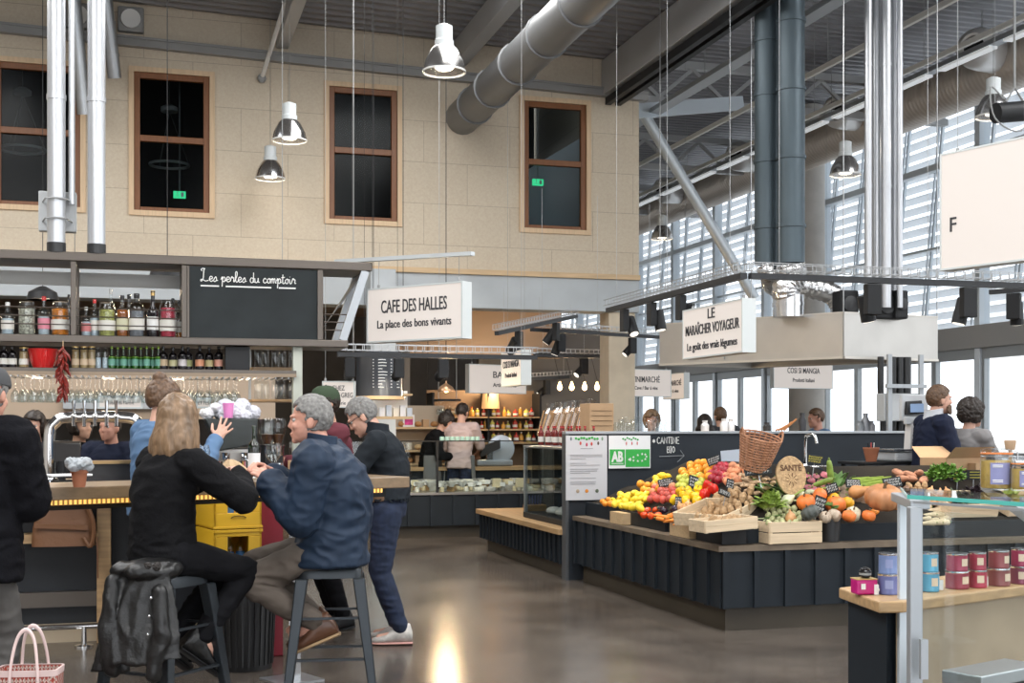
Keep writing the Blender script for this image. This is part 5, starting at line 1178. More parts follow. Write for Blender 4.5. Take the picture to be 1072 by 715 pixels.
H_('celeriac', 'brown knobbly celeriac beside the green beans', 'celeriac', 'celeriacs', [(876, 497), (908, 500), (908, 518), (876, 514)], 8.4, lift=.04)
H_('carrot', 'bright orange carrot in the heap behind the butternut squash', 'carrot', 'carrots behind the butternut squash', [(906, 500), (954, 503), (946, 518), (912, 514)], 7.5, tilt=1.45, lift=.05, rz=.9)
H_('artichoke', 'pale green baby artichoke in the heap behind the corner crate', 'artichoke', 'baby artichokes', [(806, 524), (832, 526), (836, 546), (802, 544)], 6.4, lift=.04)
H_('parsnip', 'cream parsnip lying behind the aluminium post', 'parsnip', 'parsnips behind the glass case', [(962, 518), (986, 526), (984, 545), (962, 543)], 7.5, tilt=1.5, rz=1.2)
H_('potato', 'pale potato in the heap right of the carrots behind the glass case', 'potato', 'pale potatoes right of the carrots', [(950, 506), (972, 508), (972, 516), (948, 516)], 7)
H_('onion', 'tan onion in the heap in front of the cardboard box', 'onion', 'onions before the cardboard box', [(968, 512), (990, 513), (990, 521), (966, 520)], 7)
H_('sweet_potato', 'reddish sweet potato in the heap behind the carrots', 'sweet potato', 'sweet potatoes behind the carrots', [(938, 494), (968, 495), (966, 506), (934, 505)], 11, tilt=1.4)
H_('dark_potato', 'dark potato in the heap seen through the glass case', 'potato', 'dark potatoes behind the glass', [(930, 505), (950, 507), (950, 518), (930, 516)], 8, lift=.04)
for k in range(48):
    f = k/45; put('bean', 'green bean in the long pile behind the celeriacs', 'bean', 894+R_.uniform(0, 32), 491+R_.uniform(0, 14), .05+.02*R_.random(), rz=R_.uniform(-.1, .1)+PI/2, tilt=1.5, sc=1.15, group='green beans')
for (px, py, k, lab, sc, tl) in [(841, 530, 'pumpkin', 'orange pumpkin left of the chalk price sign', 1.0, .3), (874, 533, 'pumpkin', 'bright orange pumpkin right of the chalk price sign', 1.05, .4), (858, 522, 'pumpkin', 'orange pumpkin behind the chalk price sign', .9, 1.2), (886, 543, 'pumpkin', 'small orange pumpkin left of the white squash', .72, .4), (902, 540, 'pumpkin', 'small orange pumpkin behind the white squash', .75, .2),
        (921, 545, 'big_pumpkin', 'large ribbed tan pumpkin beside the aluminium post', .92, .25), (896, 545, 'white_squash', 'white squash standing left of the large ribbed pumpkin', .95, .5), (853, 543, 'dark_squash', 'dark grey-green squash behind the black bucket', .95, .5), (866, 544, 'beige_squash', 'small beige squash left of the leafy sprig', .85, .7), (880, 546, 'beige_squash', 'small beige squash right of the leafy sprig', .9, .7),
        (872, 523, 'yellow_squash', 'yellow squash behind the bright orange pumpkin, left one', .95, .8), (886, 527, 'yellow_squash', 'yellow squash behind the bright orange pumpkin, right one', .95, .8), (900, 517, 'butternut', 'tan butternut squash lying above the large ribbed pumpkin', .9, 1.4), (926, 519, 'carrot', 'fat pale carrot right of the butternut squash', 1.5, 1.5), (918, 524, 'carrot', 'fat pale carrot below the butternut squash', 1.5, 1.5),
        (827, 532-8, 'fennel', 'white fennel bulb left of the orange pumpkin', 1.0, 1.1), (836, 515, 'fennel', 'white fennel bulb below the round jute sign', 1.0, 1.2), (850, 515, 'fennel', 'white fennel bulb below the pink turnips', .9, 1.2), (869, 498, 'zucchini', 'pale green courgette standing right of the pink turnips', 1.1, .3), (862, 505, 'zucchini', 'courgette lying among the pink turnips', .9, 1.2), (826, 538, 'onion', 'large tan onion beside the baby artichokes', 1.3, .2), (798, 516, 'onion', 'tan onion left of the chard leaves', 1.0, .3)]:
    put(k, lab, lab.split(' ')[-1] if False else {'pumpkin': 'pumpkin', 'big_pumpkin': 'pumpkin', 'white_squash': 'squash', 'dark_squash': 'squash', 'beige_squash': 'squash', 'yellow_squash': 'squash', 'butternut': 'squash', 'carrot': 'carrot', 'fennel': 'fennel', 'zucchini': 'courgette', 'onion': 'onion'}[k], px, py, .05, tilt=tl, sc=sc, jit=0, rz=.75 if k == 'butternut' else None)
for k in range(9):
    put('chard', 'dark green chard leaf in the bunch left of the round jute sign', 'chard leaf', 806+R_.uniform(0, 22), 500+R_.uniform(0, 16), .06+.03*R_.random(), rz=R_.uniform(-1.0, 2.2), tilt=R_.uniform(-.2, .6), sc=.95, group='chard leaves left of the jute sign')
for k in range(3):
    put('chard', 'green chard leaf in the low bunch behind the artichokes', 'chard leaf', 798+R_.uniform(0, 16), 524+R_.uniform(0, 13), .05+.02*R_.random(), rz=R_.uniform(-2, 1), tilt=R_.uniform(-.1, .4), sc=.7, group='chard leaves behind the artichokes')
for k in range(5):
    put('chard', 'dark green leaf standing behind the courgettes', 'leaf', 872+R_.uniform(0, 12), 492+R_.uniform(0, 8), .08, rz=R_.uniform(0, 6), tilt=R_.uniform(.2, .9), sc=.6, group='leaves behind the courgettes')
def settle():
    """push neighbouring produce apart and up off the sloping boards"""
    import numpy as np
    C = []; Rr = []; own = []; bpy.context.view_layer.update(); ext = {}
    for i, (o, kd) in enumerate(PROD):
        if kd not in ext:
            ob = o if o.type == 'MESH' else o.children[0]; ext[kd] = ([min(v.co[k] for v in ob.data.vertices) for k in range(3)], [max(v.co[k] for v in ob.data.vertices) for k in range(3)])
        lo, hi = ext[kd]; sc = o.scale[0]; r = (hi[0]-lo[0]+hi[1]-lo[1])/4; zc = (hi[2]+lo[2])/2; L = (hi[2]-lo[2])/2; M = o.rotation_euler.to_matrix()
        if kd == 'chard': continue
        for z in ((0,) if L < 1.3*r else (-(L-r), 0, L-r) if L < 3.2*r else [(-1+k/2.5)*(L-r) for k in range(6)]):
            C.append(M @ Vector((0, 0, zc+z))*sc); Rr.append(r*sc*1.05*(.8 if (z and abs(z) > .9*(L-r) and L > 3.2*r) else 1)); own.append(i)
    C = np.array([tuple(c) for c in C]); Rr = np.array(Rr); own = np.array(own); n = len(PROD); X = np.array([tuple(o.location) for o, _ in PROD]); X0 = X.copy()
    for it in range(110):
        S = X[own]+C; D = S[:, None, :]-S[None, :, :]; d = np.sqrt((D**2).sum(2))+1e-9; pen = Rr[:, None]+Rr[None, :]-d; pen[own[:, None] == own[None, :]] = 0; pen = np.clip(pen, 0, None)
        F = (D/d[:, :, None]*pen[:, :, None]*.42).sum(1); A = np.zeros((n, 3)); cnt = np.zeros(n)
        np.add.at(A, own, F); np.add.at(cnt, own, (pen > 0).any(1)); A /= np.maximum(cnt, 1)[:, None]; X += np.clip(A, -.012, .012); X[:, 2] -= .0008
        S = X[own]+C; dd = np.minimum(np.minimum(S[:, 0]-SX, S[:, 1]-SY), .17+(11.24-S[:, 1])*1.25); h = .755+.56*np.clip(dd-.14, 0, .72)+.13*np.exp(-((S[:, 0]-4.5)**2+(S[:, 1]-8.54)**2)/.03)-.022+Rr*1.33; up = np.clip(h-S[:, 2], 0, None); U = np.zeros(n); np.maximum.at(U, own, up); X[:, 2] += U
        X[:, :2] = np.clip(X[:, :2], X0[:, :2]-.07, X0[:, :2]+.07)
    for (o, _), p in zip(PROD, X): o.location = tuple(p)
settle()
# curly parsley seen behind the glass top, and cabbage
def leafball(name, label, cat, c, r, m, n, seed, L=.05):
    rr = random.Random(seed); s = MB()
    for k in range(n):
        a, b = rr.uniform(0, 2*PI), math.acos(rr.uniform(-.2, 1)); d = Vector((math.sin(b)*math.cos(a)*r[0], math.sin(b)*math.sin(a)*r[1], math.cos(b)*r[2]))
        lf = leafshape(L*rr.uniform(.7, 1.3), L*.35, .4, rr.randint(0, 999)); M = Matrix.Translation(Vector(c)+d*.75) @ Matrix.Rotation(a-PI/2+rr.uniform(-.6, .6), 4, 'Z') @ Matrix.Rotation(PI/2-b+rr.uniform(-.5, .5), 4, 'X')
        s.add(lf.v, lf.f, M)
    return tag(s.build(name, m), label, cat)
p = PY(990, 508, 8.68); leafball('parsley_bunch', 'bushy bunch of green parsley behind the glass case, in front of cardboard', 'parsley', (p.x, 8.68, 1.04), (.17, .14, .10), M_parsley, 130, 3)
p = ray_slope(806, 532, .05); leafball('savoy_cabbage', 'leafy green cabbage behind the baby artichokes', 'cabbage', p, (.075, .075, .06), fm('cabbage_leaf', (.26, .36, .07), .5, .3, 14), 40, 6, .08)
for (px, py, col, nm, r) in [(1022, 527, (.05, .035, .045), 'dark purple salad behind the glass case, left', .10), (1002, 530, (.10, .13, .07), 'dark green salad behind the glass case', .09), (1052, 530, (.38, .45, .14), 'pale green salad at right edge behind the glass case', .12)]:
    p = PY(px, py, 8.5); leafball('salad_head', nm, 'salad', p, (r, r, r*.7), fm('salad_%d' % px, col, .5, .4, 16), 46, px, .09)
# wooden crates
def crate_box(w, d, h, th=.012, slat=.5, front=True):
    s = MB()
    for a in (-1, 1):
        for b in (-1, 1): s.cbox((a*(w/2-.012), b*(d/2-.012), h/2), (.024, .024, h))
    z = 0.008
    hh = h*.46
    for zz in (hh/2+.004, h-hh/2-.002):
        for b in (-1, 1): s.cbox((0, b*(d/2), zz), (w, th, hh))
        for a in (-1, 1): s.cbox((a*w/2, 0, zz), (th, d, hh))
    s.cbox((0, 0, .01), (w-.01, d-.01, .01)); return s
def wcrate(label, c, w, d, h, rz=0, rx=0, ry=0):
    s = crate_box(w, d, h); o = s.build('wooden_crate', M_pine, smooth=0, bevel=.002); tag(o, label, 'crate'); return place(o, c, rz, rx, ry)
p = PY(834, 568, SY-.0); wcrate('pale wooden crate standing empty at the front corner ledge', (p.x-.02, SY+.115, .613), .42, .26, .16, .04)
p = ray_slope(748, 535, .05); wcrate('pale slanted wooden crate of potatoes, upper of two at the corner', p+Vector((.02, .0, -.06)), .42, .46, .10, .50, 0, -.22)
p = ray_slope(760, 551, .0); wcrate('pale wooden crate of potatoes, lower of two at the corner', p+Vector((0, .04, -.03)), .42, .22, .09, .1, 0, -.05)
p = PX(636, 524, SX+.17); wcrate('small pale wooden crate of clementines at the far left', (SX+.28, p.y, .67), .18, .34, .08, 0, 0, -.1)
def wbox(label, p0, z, w, d, h, rz=0):
    s = MB().cbox((0, 0, h/2), (w, d, h)); o = s.build('wooden_box', woodmat('knotty_pine', (.58, .42, .24), .6, 0, .14, 5), smooth=0, bevel=.004); tag(o, label, 'box'); return place(o, (p0[0], p0[1], z), rz)
p = PX(640, 555, SX+.02); wbox('pine box on the left ledge below the lemons', (SX+.16, p.y-.1, 0), .612, .27, .30, .10)
p = PX(713, 571, SX+.02); wbox('pine box on the ledge near the stall corner', (SX+.16, p.y+.05, 0), .612, .27, .36, .12)
tag(MB().box(SX+.10, SX+.13, SY+1.2, SY+2.2, .612, .725).build('black_tray', M_black, smooth=0, bevel=.004), 'black tray side on the ledge between the two pine boxes', 'tray')
tag(MB().box(SX+.05, SX+.24, SY+.06, SY+.5, .612, .72).build('black_tray', M_black, smooth=0, bevel=.004), 'black tray on the ledge between pine box and corner crate', 'tray')
p = PY(875, 568, 8.12); t = thing('black_bucket', 'small black bucket with a leafy sprig right of the corner crate', 'bucket', (p.x, p.y+.09, .612))
MB().lathe([(.07, 0), (.085, .16), (.09, .16), (.09, .175), (.08, .175), (.065, .01)], 20, (p.x, p.y+.09, .612)).build('bucket_body', M_blackplastic, t)
o = MB().tube([(p.x, p.y+.08, .65), (p.x+.01, p.y+.07, .90)], .006, 6).build('sprig', M_stalk, t)
for k in range(4):
    lf = leafshape(.07, .022, .2, k); MB().add(lf.v, lf.f, Matrix.Translation((p.x+.01, p.y+.07, .88-.01*k)) @ Matrix.Rotation(k*1.7, 4, 'Z')).build('leaf', M_chard, o)
# wicker basket with price slates
M_wick = mat('red_brown_wicker', (.36, .17, .09), .6, var=.3, scale=30)
p = ray_slope(789, 490, .10); t = thing('wicker_basket', 'tilted reddish wicker basket at the back of the vegetable heap', 'basket', p)
MT = Matrix.Translation(p) @ Matrix.Rotation(.10, 4, 'Y') @ Matrix.Rotation(.3, 4, 'X')
s = MB(); H = .25
def rad_b(f): return .105+.05*f
for i in range(13):
    f = i/12; s.lathe([(rad_b(f)+.007*math.cos(a), f*H+.007*math.sin(a)) for a in [2*PI*k/6 for k in range(7)]], 28, M=MT, cap=False)
s.build('weave', M_wick, t)
s = MB()
for k in range(22):
    a = 2*PI*k/22; s.tube([MT @ Vector((rad_b(0)*math.cos(a), rad_b(0)*math.sin(a), 0)), MT @ Vector((rad_b(1)*math.cos(a), rad_b(1)*math.sin(a), H))], .006, 5)
s.build('stake', M_wick, t); MB().lathe([(.003, 0), (.105, 0), (.105, .008), (.003, .008)], 20, M=MT).build('base', M_wick, t)
for sg in (-1, 1): MB().tube(smooth_line([MT @ Vector((sg*.155, -.04, H)), MT @ Vector((sg*.165, 0, H+.05)), MT @ Vector((sg*.155, .04, H))], 5), .008, 6).build('handle', M_wick, t)
# round jute sign lettered SANTE
p = ray_slope(828, 515, .02); t = thing('jute_sign', 'round woven jute sign reading SANTÉ standing among the vegetables', 'sign', p)
MJ = Matrix.Translation(p+Vector((0, 0, .12))) @ Matrix.Rotation(rad(-10), 4, 'Z') @ Matrix.Rotation(rad(-14), 4, 'X')
pl = [(.115*math.cos(a)*(1+.03*math.sin(3*a)), .15*math.sin(a)) for a in [2*PI*k/40 for k in range(40)]]
MB().prism(pl, -.012, .012, MJ @ Matrix.Rotation(PI/2, 4, 'X')).build('disc', mat('jute', (.48, .32, .17), .9, var=.25, scale=60, bump=.5, bscale=70), t, smooth=0, bevel=.006)
text_mb(MB(), 'SANTÉ', .045, MJ @ Matrix.Translation((0, -.014, .055)), width=.16, bold=.001).build('lettering', mat('dark_brown_ink', (.12, .06, .03), .8), t, smooth=0)
s = MB()
for k in range(9): a = 2*PI*k/9; s.bar(MJ @ Vector((.02*math.cos(a), -.013, -.03+.02*math.sin(a))), MJ @ Vector((.05*math.cos(a), -.013, -.03+.05*math.sin(a))), .005, .003)
s.build('sun_motif', mat('dark_brown_ink', (.12, .06, .03), .8), t, smooth=0)
# chalk price slates on spikes
def slate(label, px, py, w=.11, h=.075, lift=.12, rz=-TH, rx=-.25, rolly=0, yel=False, seed=0):
    p = ray_slope(px, py, lift); t = thing('price_slate', label, 'price tag', p); M = Matrix.Translation(p) @ Matrix.Rotation(rz, 4, 'Z') @ Matrix.Rotation(rolly, 4, 'Y') @ Matrix.Rotation(rx, 4, 'X')
    MB().box(-w/2, w/2, -.004, .004, -h/2, h/2, M).build('slate', M_board, t, smooth=0)
    r = random.Random(seed); s = MB()
    for i in range(3):
        z = h*(.26-.26*i); x = -w*.4
        while x < w*.36:
            L = r.uniform(.008, .02); q = [M @ Vector((x+L*a, -.006, z+h*.10*b)) for a, b in ((0, -1), (.3, 1), (.6, -.6), (1, .8))]; s.tube(q, .0018, 4); x += L+.006
    s.build('chalk_price', mat('yellow_chalk', (.75, .65, .1), .9) if yel else M_chalk, t)
    MB().tube([M @ Vector((0, .006, -h/2+.01)), M @ Vector((0, .02, -h/2-.12))], .003, 5).build('spike', M_steel, t)
    return t
for i, a in enumerate([('slanting chalk price slate on top of the oranges', 747, 482, .11, .07, .10, -TH, -.2, -.35), ('chalk price slate between the red and green apples', 697, 505, .13, .07, .08, -TH, -.3, -.2), ('dark chalk price slate above the yellow peppers', 726, 505, .09, .11, .08, -TH+.4, -.3, .3), ('chalk price slate leaning beside the red peppers', 764, 507, .06, .08, .08, -TH+.3, -.2, .3), ('chalk price slate at the aubergines', 710, 525, .05, .08, .06, -TH, -.3, .1),
        ('chalk price slate lying on the potatoes', 760, 517, .12, .06, .10, -TH, -.9, .4), ('large dark price slate in front of the wicker basket', 793, 492, .20, .09, .12, -TH, -.7, -.1), ('chalk slate with yellow heading above the turnips', 853, 481, .12, .07, .12, -TH, -.2, .15), ('chalk price slate standing between the two orange pumpkins', 858, 528, .09, .12, .10, -TH+.2, -.2, .35), ('small chalk price slate by the sweet potatoes', 871, 511, .09, .07, .10, -TH, -.4, -.3), ('chalk price slate on the celeriacs', 893, 506, .11, .07, .10, -TH, -.5, .05), ('dark chalk price slate in the carrot heap', 934, 505, .14, .08, .10, -TH, -.4, -.15)]):
    slate(*a, yel=(i in (7,)), seed=i)
for (px, py, lab) in [(1003, 498, 'yellow-headed chalk price slate by the parsley, left'), (1020, 497, 'yellow-headed chalk price slate by the parsley, right'), (1027, 522, 'dark chalk price slate on the purple salad')]:
    p = PY(px, py, 8.62); t = thing('price_slate', lab, 'price tag', p); MB().cbox(p, (.12, .008, .075), -TH).build('slate', M_board, t, smooth=0); s = MB()
    for i in range(3): s.bar(p+Vector((-.045, -.005, .022-.022*i)), p+Vector((.03+.01*i, -.026, .022-.022*i)), .004, .003)
    s.build('chalk_price', mat('yellow_chalk', (.75, .65, .1), .9), t, smooth=0); MB().tube([p+Vector((0, .01, -.03)), p+Vector((0, .02, -.2))], .003, 5).build('spike', M_steel, t)
a, b = PY(757, 477, 10.9), PY(772, 489, 10.9); tag(MB().bar((a.x-.02, 10.9, 1.14), (b.x+.05, 10.86, 1.16), .006, .15).build('paper_sheet', mat('pale_blue_paper', (.55, .60, .68), .7), smooth=0), 'pale paper sheet leaning behind the peaches beside the basket', 'paper')
# low kitchen tap in front of the partition
p = PY(843, 480, 11.1); t = thing('kitchen_tap', 'tall chrome tap in front of the dark partition', 'tap', (p.x, 11.1, .9))
MB().tube(smooth_line([(p.x, 11.1, .9), (p.x, 11.1, 1.30), (p.x+.02, 11.06, 1.36), (p.x+.04, 11.0, 1.36), (p.x+.05, 10.97, 1.28)], 5), .018, 12).build('spout', M_chrome, t)
MB().tube([(p.x, 11.1, 1.05), (p.x+.22, 11.08, 1.06)], .012, 10).lathe([(.035, .9), (.035, 1.04), (.02, 1.08)], 16, (p.x, 11.1, 0)).build('mixer', M_chrome, t)
t = thing('sink_unit', 'dark sink cabinet against the partition carrying the chrome tap', 'cabinet', (p.x, 10.9, 0)); MB().box(p.x-.5, p.x+.9, 10.75, 11.28, 0, .87).build('cabinet_body', M_navy, t, smooth=0); MB().box(p.x-.52, p.x+.92, 10.72, 11.29, .87, .90).build('top', M_stainless, t, smooth=0)
# weighing scale on a tall black table
Yt = 9.75; a, b = PY(905, 484, Yt), PY(983, 484, Yt); zt = a.z
t = thing('scale_table', 'black table carrying the weighing scale', 'table', ((a.x+b.x)/2, Yt, 0))
MB().box(a.x, b.x, Yt, Yt+.45, zt-.025, zt).build('tabletop', M_black, t, smooth=0, bevel=.004)
for x in (a.x+.03, a.x+.20, b.x-.05):
    for y in (Yt+.03, Yt+.40): MB().box(x-.015, x+.015, y-.015, y+.015, 0, zt-.025).build('leg', M_black, t, smooth=0)
c = PY(946, 480, Yt+.2); k = 1/FPX*10.7
M_sc = mat('pale_grey_plastic', (.58, .60, .62), .4)
t = thing('weighing_scale', 'white shop weighing scale with tall column and screen', 'scale', (c.x, Yt+.2, zt))
MB().box(c.x-.20, c.x+.19, Yt+.02, Yt+.38, zt+.002, zt+.085).build('scale_body', M_sc, t, smooth=0, bevel=.02)
MB().box(c.x-.23, c.x+.10, Yt+.0, Yt+.36, zt+.10, zt+.112).build('weighing_plate', M_steel_l, t, smooth=0, bevel=.004)
MB().bar((c.x+.01, Yt+.12, zt+.09), (c.x+.03, Yt+.12, zt+.37), .10, .07).build('column', mat('white_plastic', (.75, .74, .73), .4), t, smooth=0, bevel=.01)
MB().box(c.x+.0, c.x+.03, Yt+.08, Yt+.085, zt+.19, zt+.215).build('green_sticker', M_greenink, t, smooth=0)
q = PY(956, 420, Yt+.1); MB().box(q.x-.10, q.x+.17, Yt+.12, Yt+.17, zt+.36, zt+.60).build('screen_back', M_sc, t, smooth=0, bevel=.01)
o = MB().add([Vector((q.x-.05+dx, Yt+.06+.04*(dz > 0), zt+.475+dz)) for dx, dz in ((-.03, -.06), (.14, -.05), (.14, .07), (-.02, .06))]+[Vector((q.x-.05+dx, Yt+.12, zt+.475+dz)) for dx, dz in ((-.03, -.06), (.14, -.05), (.14, .07), (-.02, .06))], [(0, 1, 2, 3), (4, 7, 6, 5), (0, 4, 5, 1), (1, 5, 6, 2), (2, 6, 7, 3), (3, 7, 4, 0)]).build('display', M_black, t, smooth=0, bevel=.004)
MB().bar((q.x-.06, Yt+.052, zt+.475), (q.x+.075, Yt+.052, zt+.478), .004, .075).build('lit_screen', mat('blue_screen', (.16, .24, .38), .3, emit=.5), o, smooth=0)
MB().box(q.x-.09, q.x+.02, Yt+.07, Yt+.12, zt+.33, zt+.40).build('printer', M_sc, t, smooth=0, bevel=.008)
c = PY(912, 482, Yt+.12); t = thing('terracotta_pot', 'terracotta pot of pens on the black scale table', 'pot', (c.x, Yt+.12, zt+.002))
MB().lathe([(.045, 0), (.07, .11), (.072, .11), (.072, .125), (.06, .125), (.04, .01)], 20, (c.x, Yt+.12, zt+.002)).build('pot_body', mat('terracotta', (.45, .17, .085), .7, var=.1), t)
for k in range(3): MB().tube([(c.x+.02*k-.02, Yt+.12, zt+.02), (c.x+.03*k-.03, Yt+.12, zt+.17)], .004, 6).build('pen', [M_black, M_red, M_white][k], t)
# perforated steel posts and black hoses behind
for (px, lab) in [(932, 'left perforated steel upright below the hood'), (965, 'right perforated steel upright below the hood')]:
    p = PY(px, 400, 11.6); t = MB(); t.box(p.x-.025, p.x+.025, 11.6, 11.63, 0, 2.2); o = tag(t.build('perforated_upright', M_alu, smooth=0), lab, 'upright')
a, b = PY(928, 404, 11.57), PY(970, 404, 11.57); tag(MB().box(a.x, b.x, 11.56, 11.595, a.z-.02, a.z+.02).build('cross_rail', M_alu, smooth=0), 'perforated steel cross rail between the two uprights', 'rail')
a = PY(950, 425, 11.63); t = thing('control_cabinet', 'pale grey control cabinet on the steel uprights behind the scale', 'cabinet', (a.x, 11.64, a.z)); q0, q1 = PY(926, 441, 11.64), PY(968, 412, 11.64)
MB().box(q0.x, q1.x, 11.64, 11.80, q0.z, q1.z).build('cabinet_body', mat('pale_grey_enamel', (.50, .52, .53), .5), t, smooth=0, bevel=.01)
for px, w in ((922, 7), (934, 9), (942, 8), (949, 10)):
    p = PY(px, 400, 11.9); tag(MB().tube(smooth_line([(p.x, 11.9, 2.19), (p.x, 11.9, 1.8), (p.x+(.03 if px < 930 else 0), 11.9, 1.45), (p.x, 11.9, .3), (p.x, 11.9, 0)], 6), w/2/FPX*13, 12).build('black_hose', M_blackplastic), 'black hose hanging below the hood, '+{922: 'leftmost', 934: 'second', 942: 'third', 949: 'rightmost'}[px]+' of four', 'hose', 'black hoses below the hood')
# cardboard boxes of greens
def cardbox(label, c, w, d, h, rz, lids=True):
    t = thing('cardboard_box', label, 'box', c); M = Matrix.Translation(Vector(c)) @ Matrix.Rotation(rz, 4, 'Z'); s = MB()
    for y in (-d/2, d/2-.006): s.box(-w/2, w/2, y, y+.006, 0, h, M)
    for x in (-w/2, w/2-.006): s.box(x, x+.006, -d/2, d/2, 0, h, M)
    s.box(-w/2, w/2, -d/2, d/2, 0, .006, M); s.build('box_body', M_card, t, smooth=0)
    if lids:
        for sg in (-1, 1): MB().add([M @ Vector(v) for v in ((-w/2, sg*d/2, h), (w/2, sg*d/2, h), (w/2, sg*(d/2+.10), h+.09), (-w/2, sg*(d/2+.10), h+.09), (-w/2, sg*d/2+.004, h), (w/2, sg*d/2+.004, h), (w/2, sg*(d/2+.10)+.004, h+.09), (-w/2, sg*(d/2+.10)+.004, h+.09))], [(0, 1, 2, 3), (7, 6, 5, 4), (3, 2, 6, 7)]).build('flap', M_card, t, smooth=0)
    return t
p = PY(988, 500, 9.15); cardbox('open cardboard box behind the parsley below the man in navy jacket', (p.x-.02, 9.0, 1.09), .42, .30, .10, .15)
p = PY(1040, 505, 8.8); cardbox('flat cardboard tray at the right behind the glass jars', (p.x, 8.85, 1.06), .40, .26, .09, -.1, False)
for (px, lab) in [(1010, 'pale wooden crate of salads behind the glass case, left'), (1070, 'pale wooden crate of salads behind the glass case, right')]:
    p = PY(px, 552, 8.36); wcrate(lab, (p.x, 8.40, .80), .42, .30, .11, 0, .3)
# ---------------------------------------------------------------- foreground right: shop table with tins and the glass counter case
FL, FRt, BL = PZ(926, 632, .85), PZ(1072, 613, .85), PZ(878, 615, .85)
u2 = (FRt-FL).normalized(); FR = FL+u2*1.9; BR = FR+(BL-FL)
t = thing('display_table', 'wood-topped shop table with beige front panel, holding stacked tins', 'table', (FL.x, FL.y, 0))
cut = [FL+u2*.10, FR, BR, BL, FL+(BL-FL)*.12]
MB().prism([(p.x, p.y) for p in cut], .81, .85).build('tabletop', M_oak, t, smooth=0, bevel=.006)
i0 = FL+u2*.07+(BL-FL)*.22; i1 = FR+(BL-FL)*.22; i2 = FR+(BL-FL)*.9; i3 = FL+u2*.03+(BL-FL)*.9
MB().prism([(p.x, p.y) for p in (i0, i1, i2, i3)], 0, .81).build('dark_body', M_navy, t, smooth=0)
j0 = FL+u2*.12+(BL-FL)*.14; j1 = FR+(BL-FL)*.14
MB().bar((j0.x, j0.y, .60), (j1.x, j1.y, .60), .03, .42).build('front_panel', mat('beige_stone_board', (.40, .31, .215), .55, var=.14, scale=3.5), t, smooth=0)
MB().bar((j0.x, j0.y-.02, .375), (j1.x, j1.y-.02, .375), .04, .03).build('panel_trim', M_white, t, smooth=0)
GL1, GR1, GB1 = PZ(950, 519, 1.23), PZ(1072, 527, 1.23), PZ(943, 511, 1.23)
GR1 = GL1+(GR1-GL1)*1.5; GBR = GR1+(GB1-GL1)
t = thing('glass_counter_case', 'aluminium framed glass counter case with green-edged glass top', 'glass case', (GL1.x, GL1.y, 0))
M_thin = glassmat('case_glass', (.93, .965, .96), .05)
MB().prism([(p.x, p.y) for p in (GL1, GR1, GBR, GB1)], 1.222, 1.232).build('top_glass', M_thin, t, smooth=0)
M_teal = mat('teal_glass_edge', (.10, .52, .46), .2)
MB().bar((GL1.x, GL1.y-.002, 1.227), (GR1.x, GR1.y-.002, 1.227), .006, .012).build('glass_edge', M_teal, t, smooth=0)
MB().bar((GL1.x, GL1.y, 1.227), (GB1.x, GB1.y, 1.227), .004, .010).build('glass_edge', mat('pale_glass_edge', (.45, .60, .58), .2), t, smooth=0)
a = P(957.5, 600, 3.93); MB().cbox((a.x, a.y, .60), (.040, .040, 1.20), -TH).build('post', M_alu, t, smooth=0, bevel=.004)
b = P(944.5, 600, 4.4); MB().cbox((b.x, b.y, .60), (.028, .028, 1.20), -TH).build('post', M_facade, t, smooth=0, bevel=.003)
MB().bar((b.x-.01, b.y, 1.205), (a.x+.02, a.y, 1.205), .06, .03).build('corner_bracket', M_alu, t, smooth=0, bevel=.004)
e = a+(GR1-GL1)*1.0; MB().bar((a.x, a.y, 1.214), (e.x, e.y, 1.214), .008, .008).build('front_rail', M_alu, t, smooth=0)
MB().bar((a.x+.02, a.y-.01, .70), (e.x, e.y-.01, .70), .006, .98).build('front_glass', M_thin, t, smooth=0)
MB().bar((a.x+.02, a.y+.0, .19), (e.x, e.y, .19), .05, .04).build('bottom_rail', M_steel, t, smooth=0)
c = P(1056, 530, 4.1); MB().bar(P(1030, 508, 4.5), P(1085, 548, 3.9), .02, .03).build('diagonal_strut', M_alu, t, smooth=0)
c = P(967, 690, 3.86); MB().cbox((c.x, c.y, c.z), (.022, .02, .12), -TH).build('hinge', M_alu, t, smooth=0)
c = P(1040, 705, 4.0); t = thing('metal_tray', 'grey metal tray at the bottom inside the glass case', 'tray', (c.x, c.y, c.z)); MB().cbox((c.x, c.y, c.z), (.34, .14, .04), rad(20)).build('tray_body', M_steel, t, smooth=0, bevel=.004)
MB().cbox((c.x, c.y, c.z/2-.01), (.30, .10, c.z-.03), rad(20)).build('tray_stand', M_black, t, smooth=0)
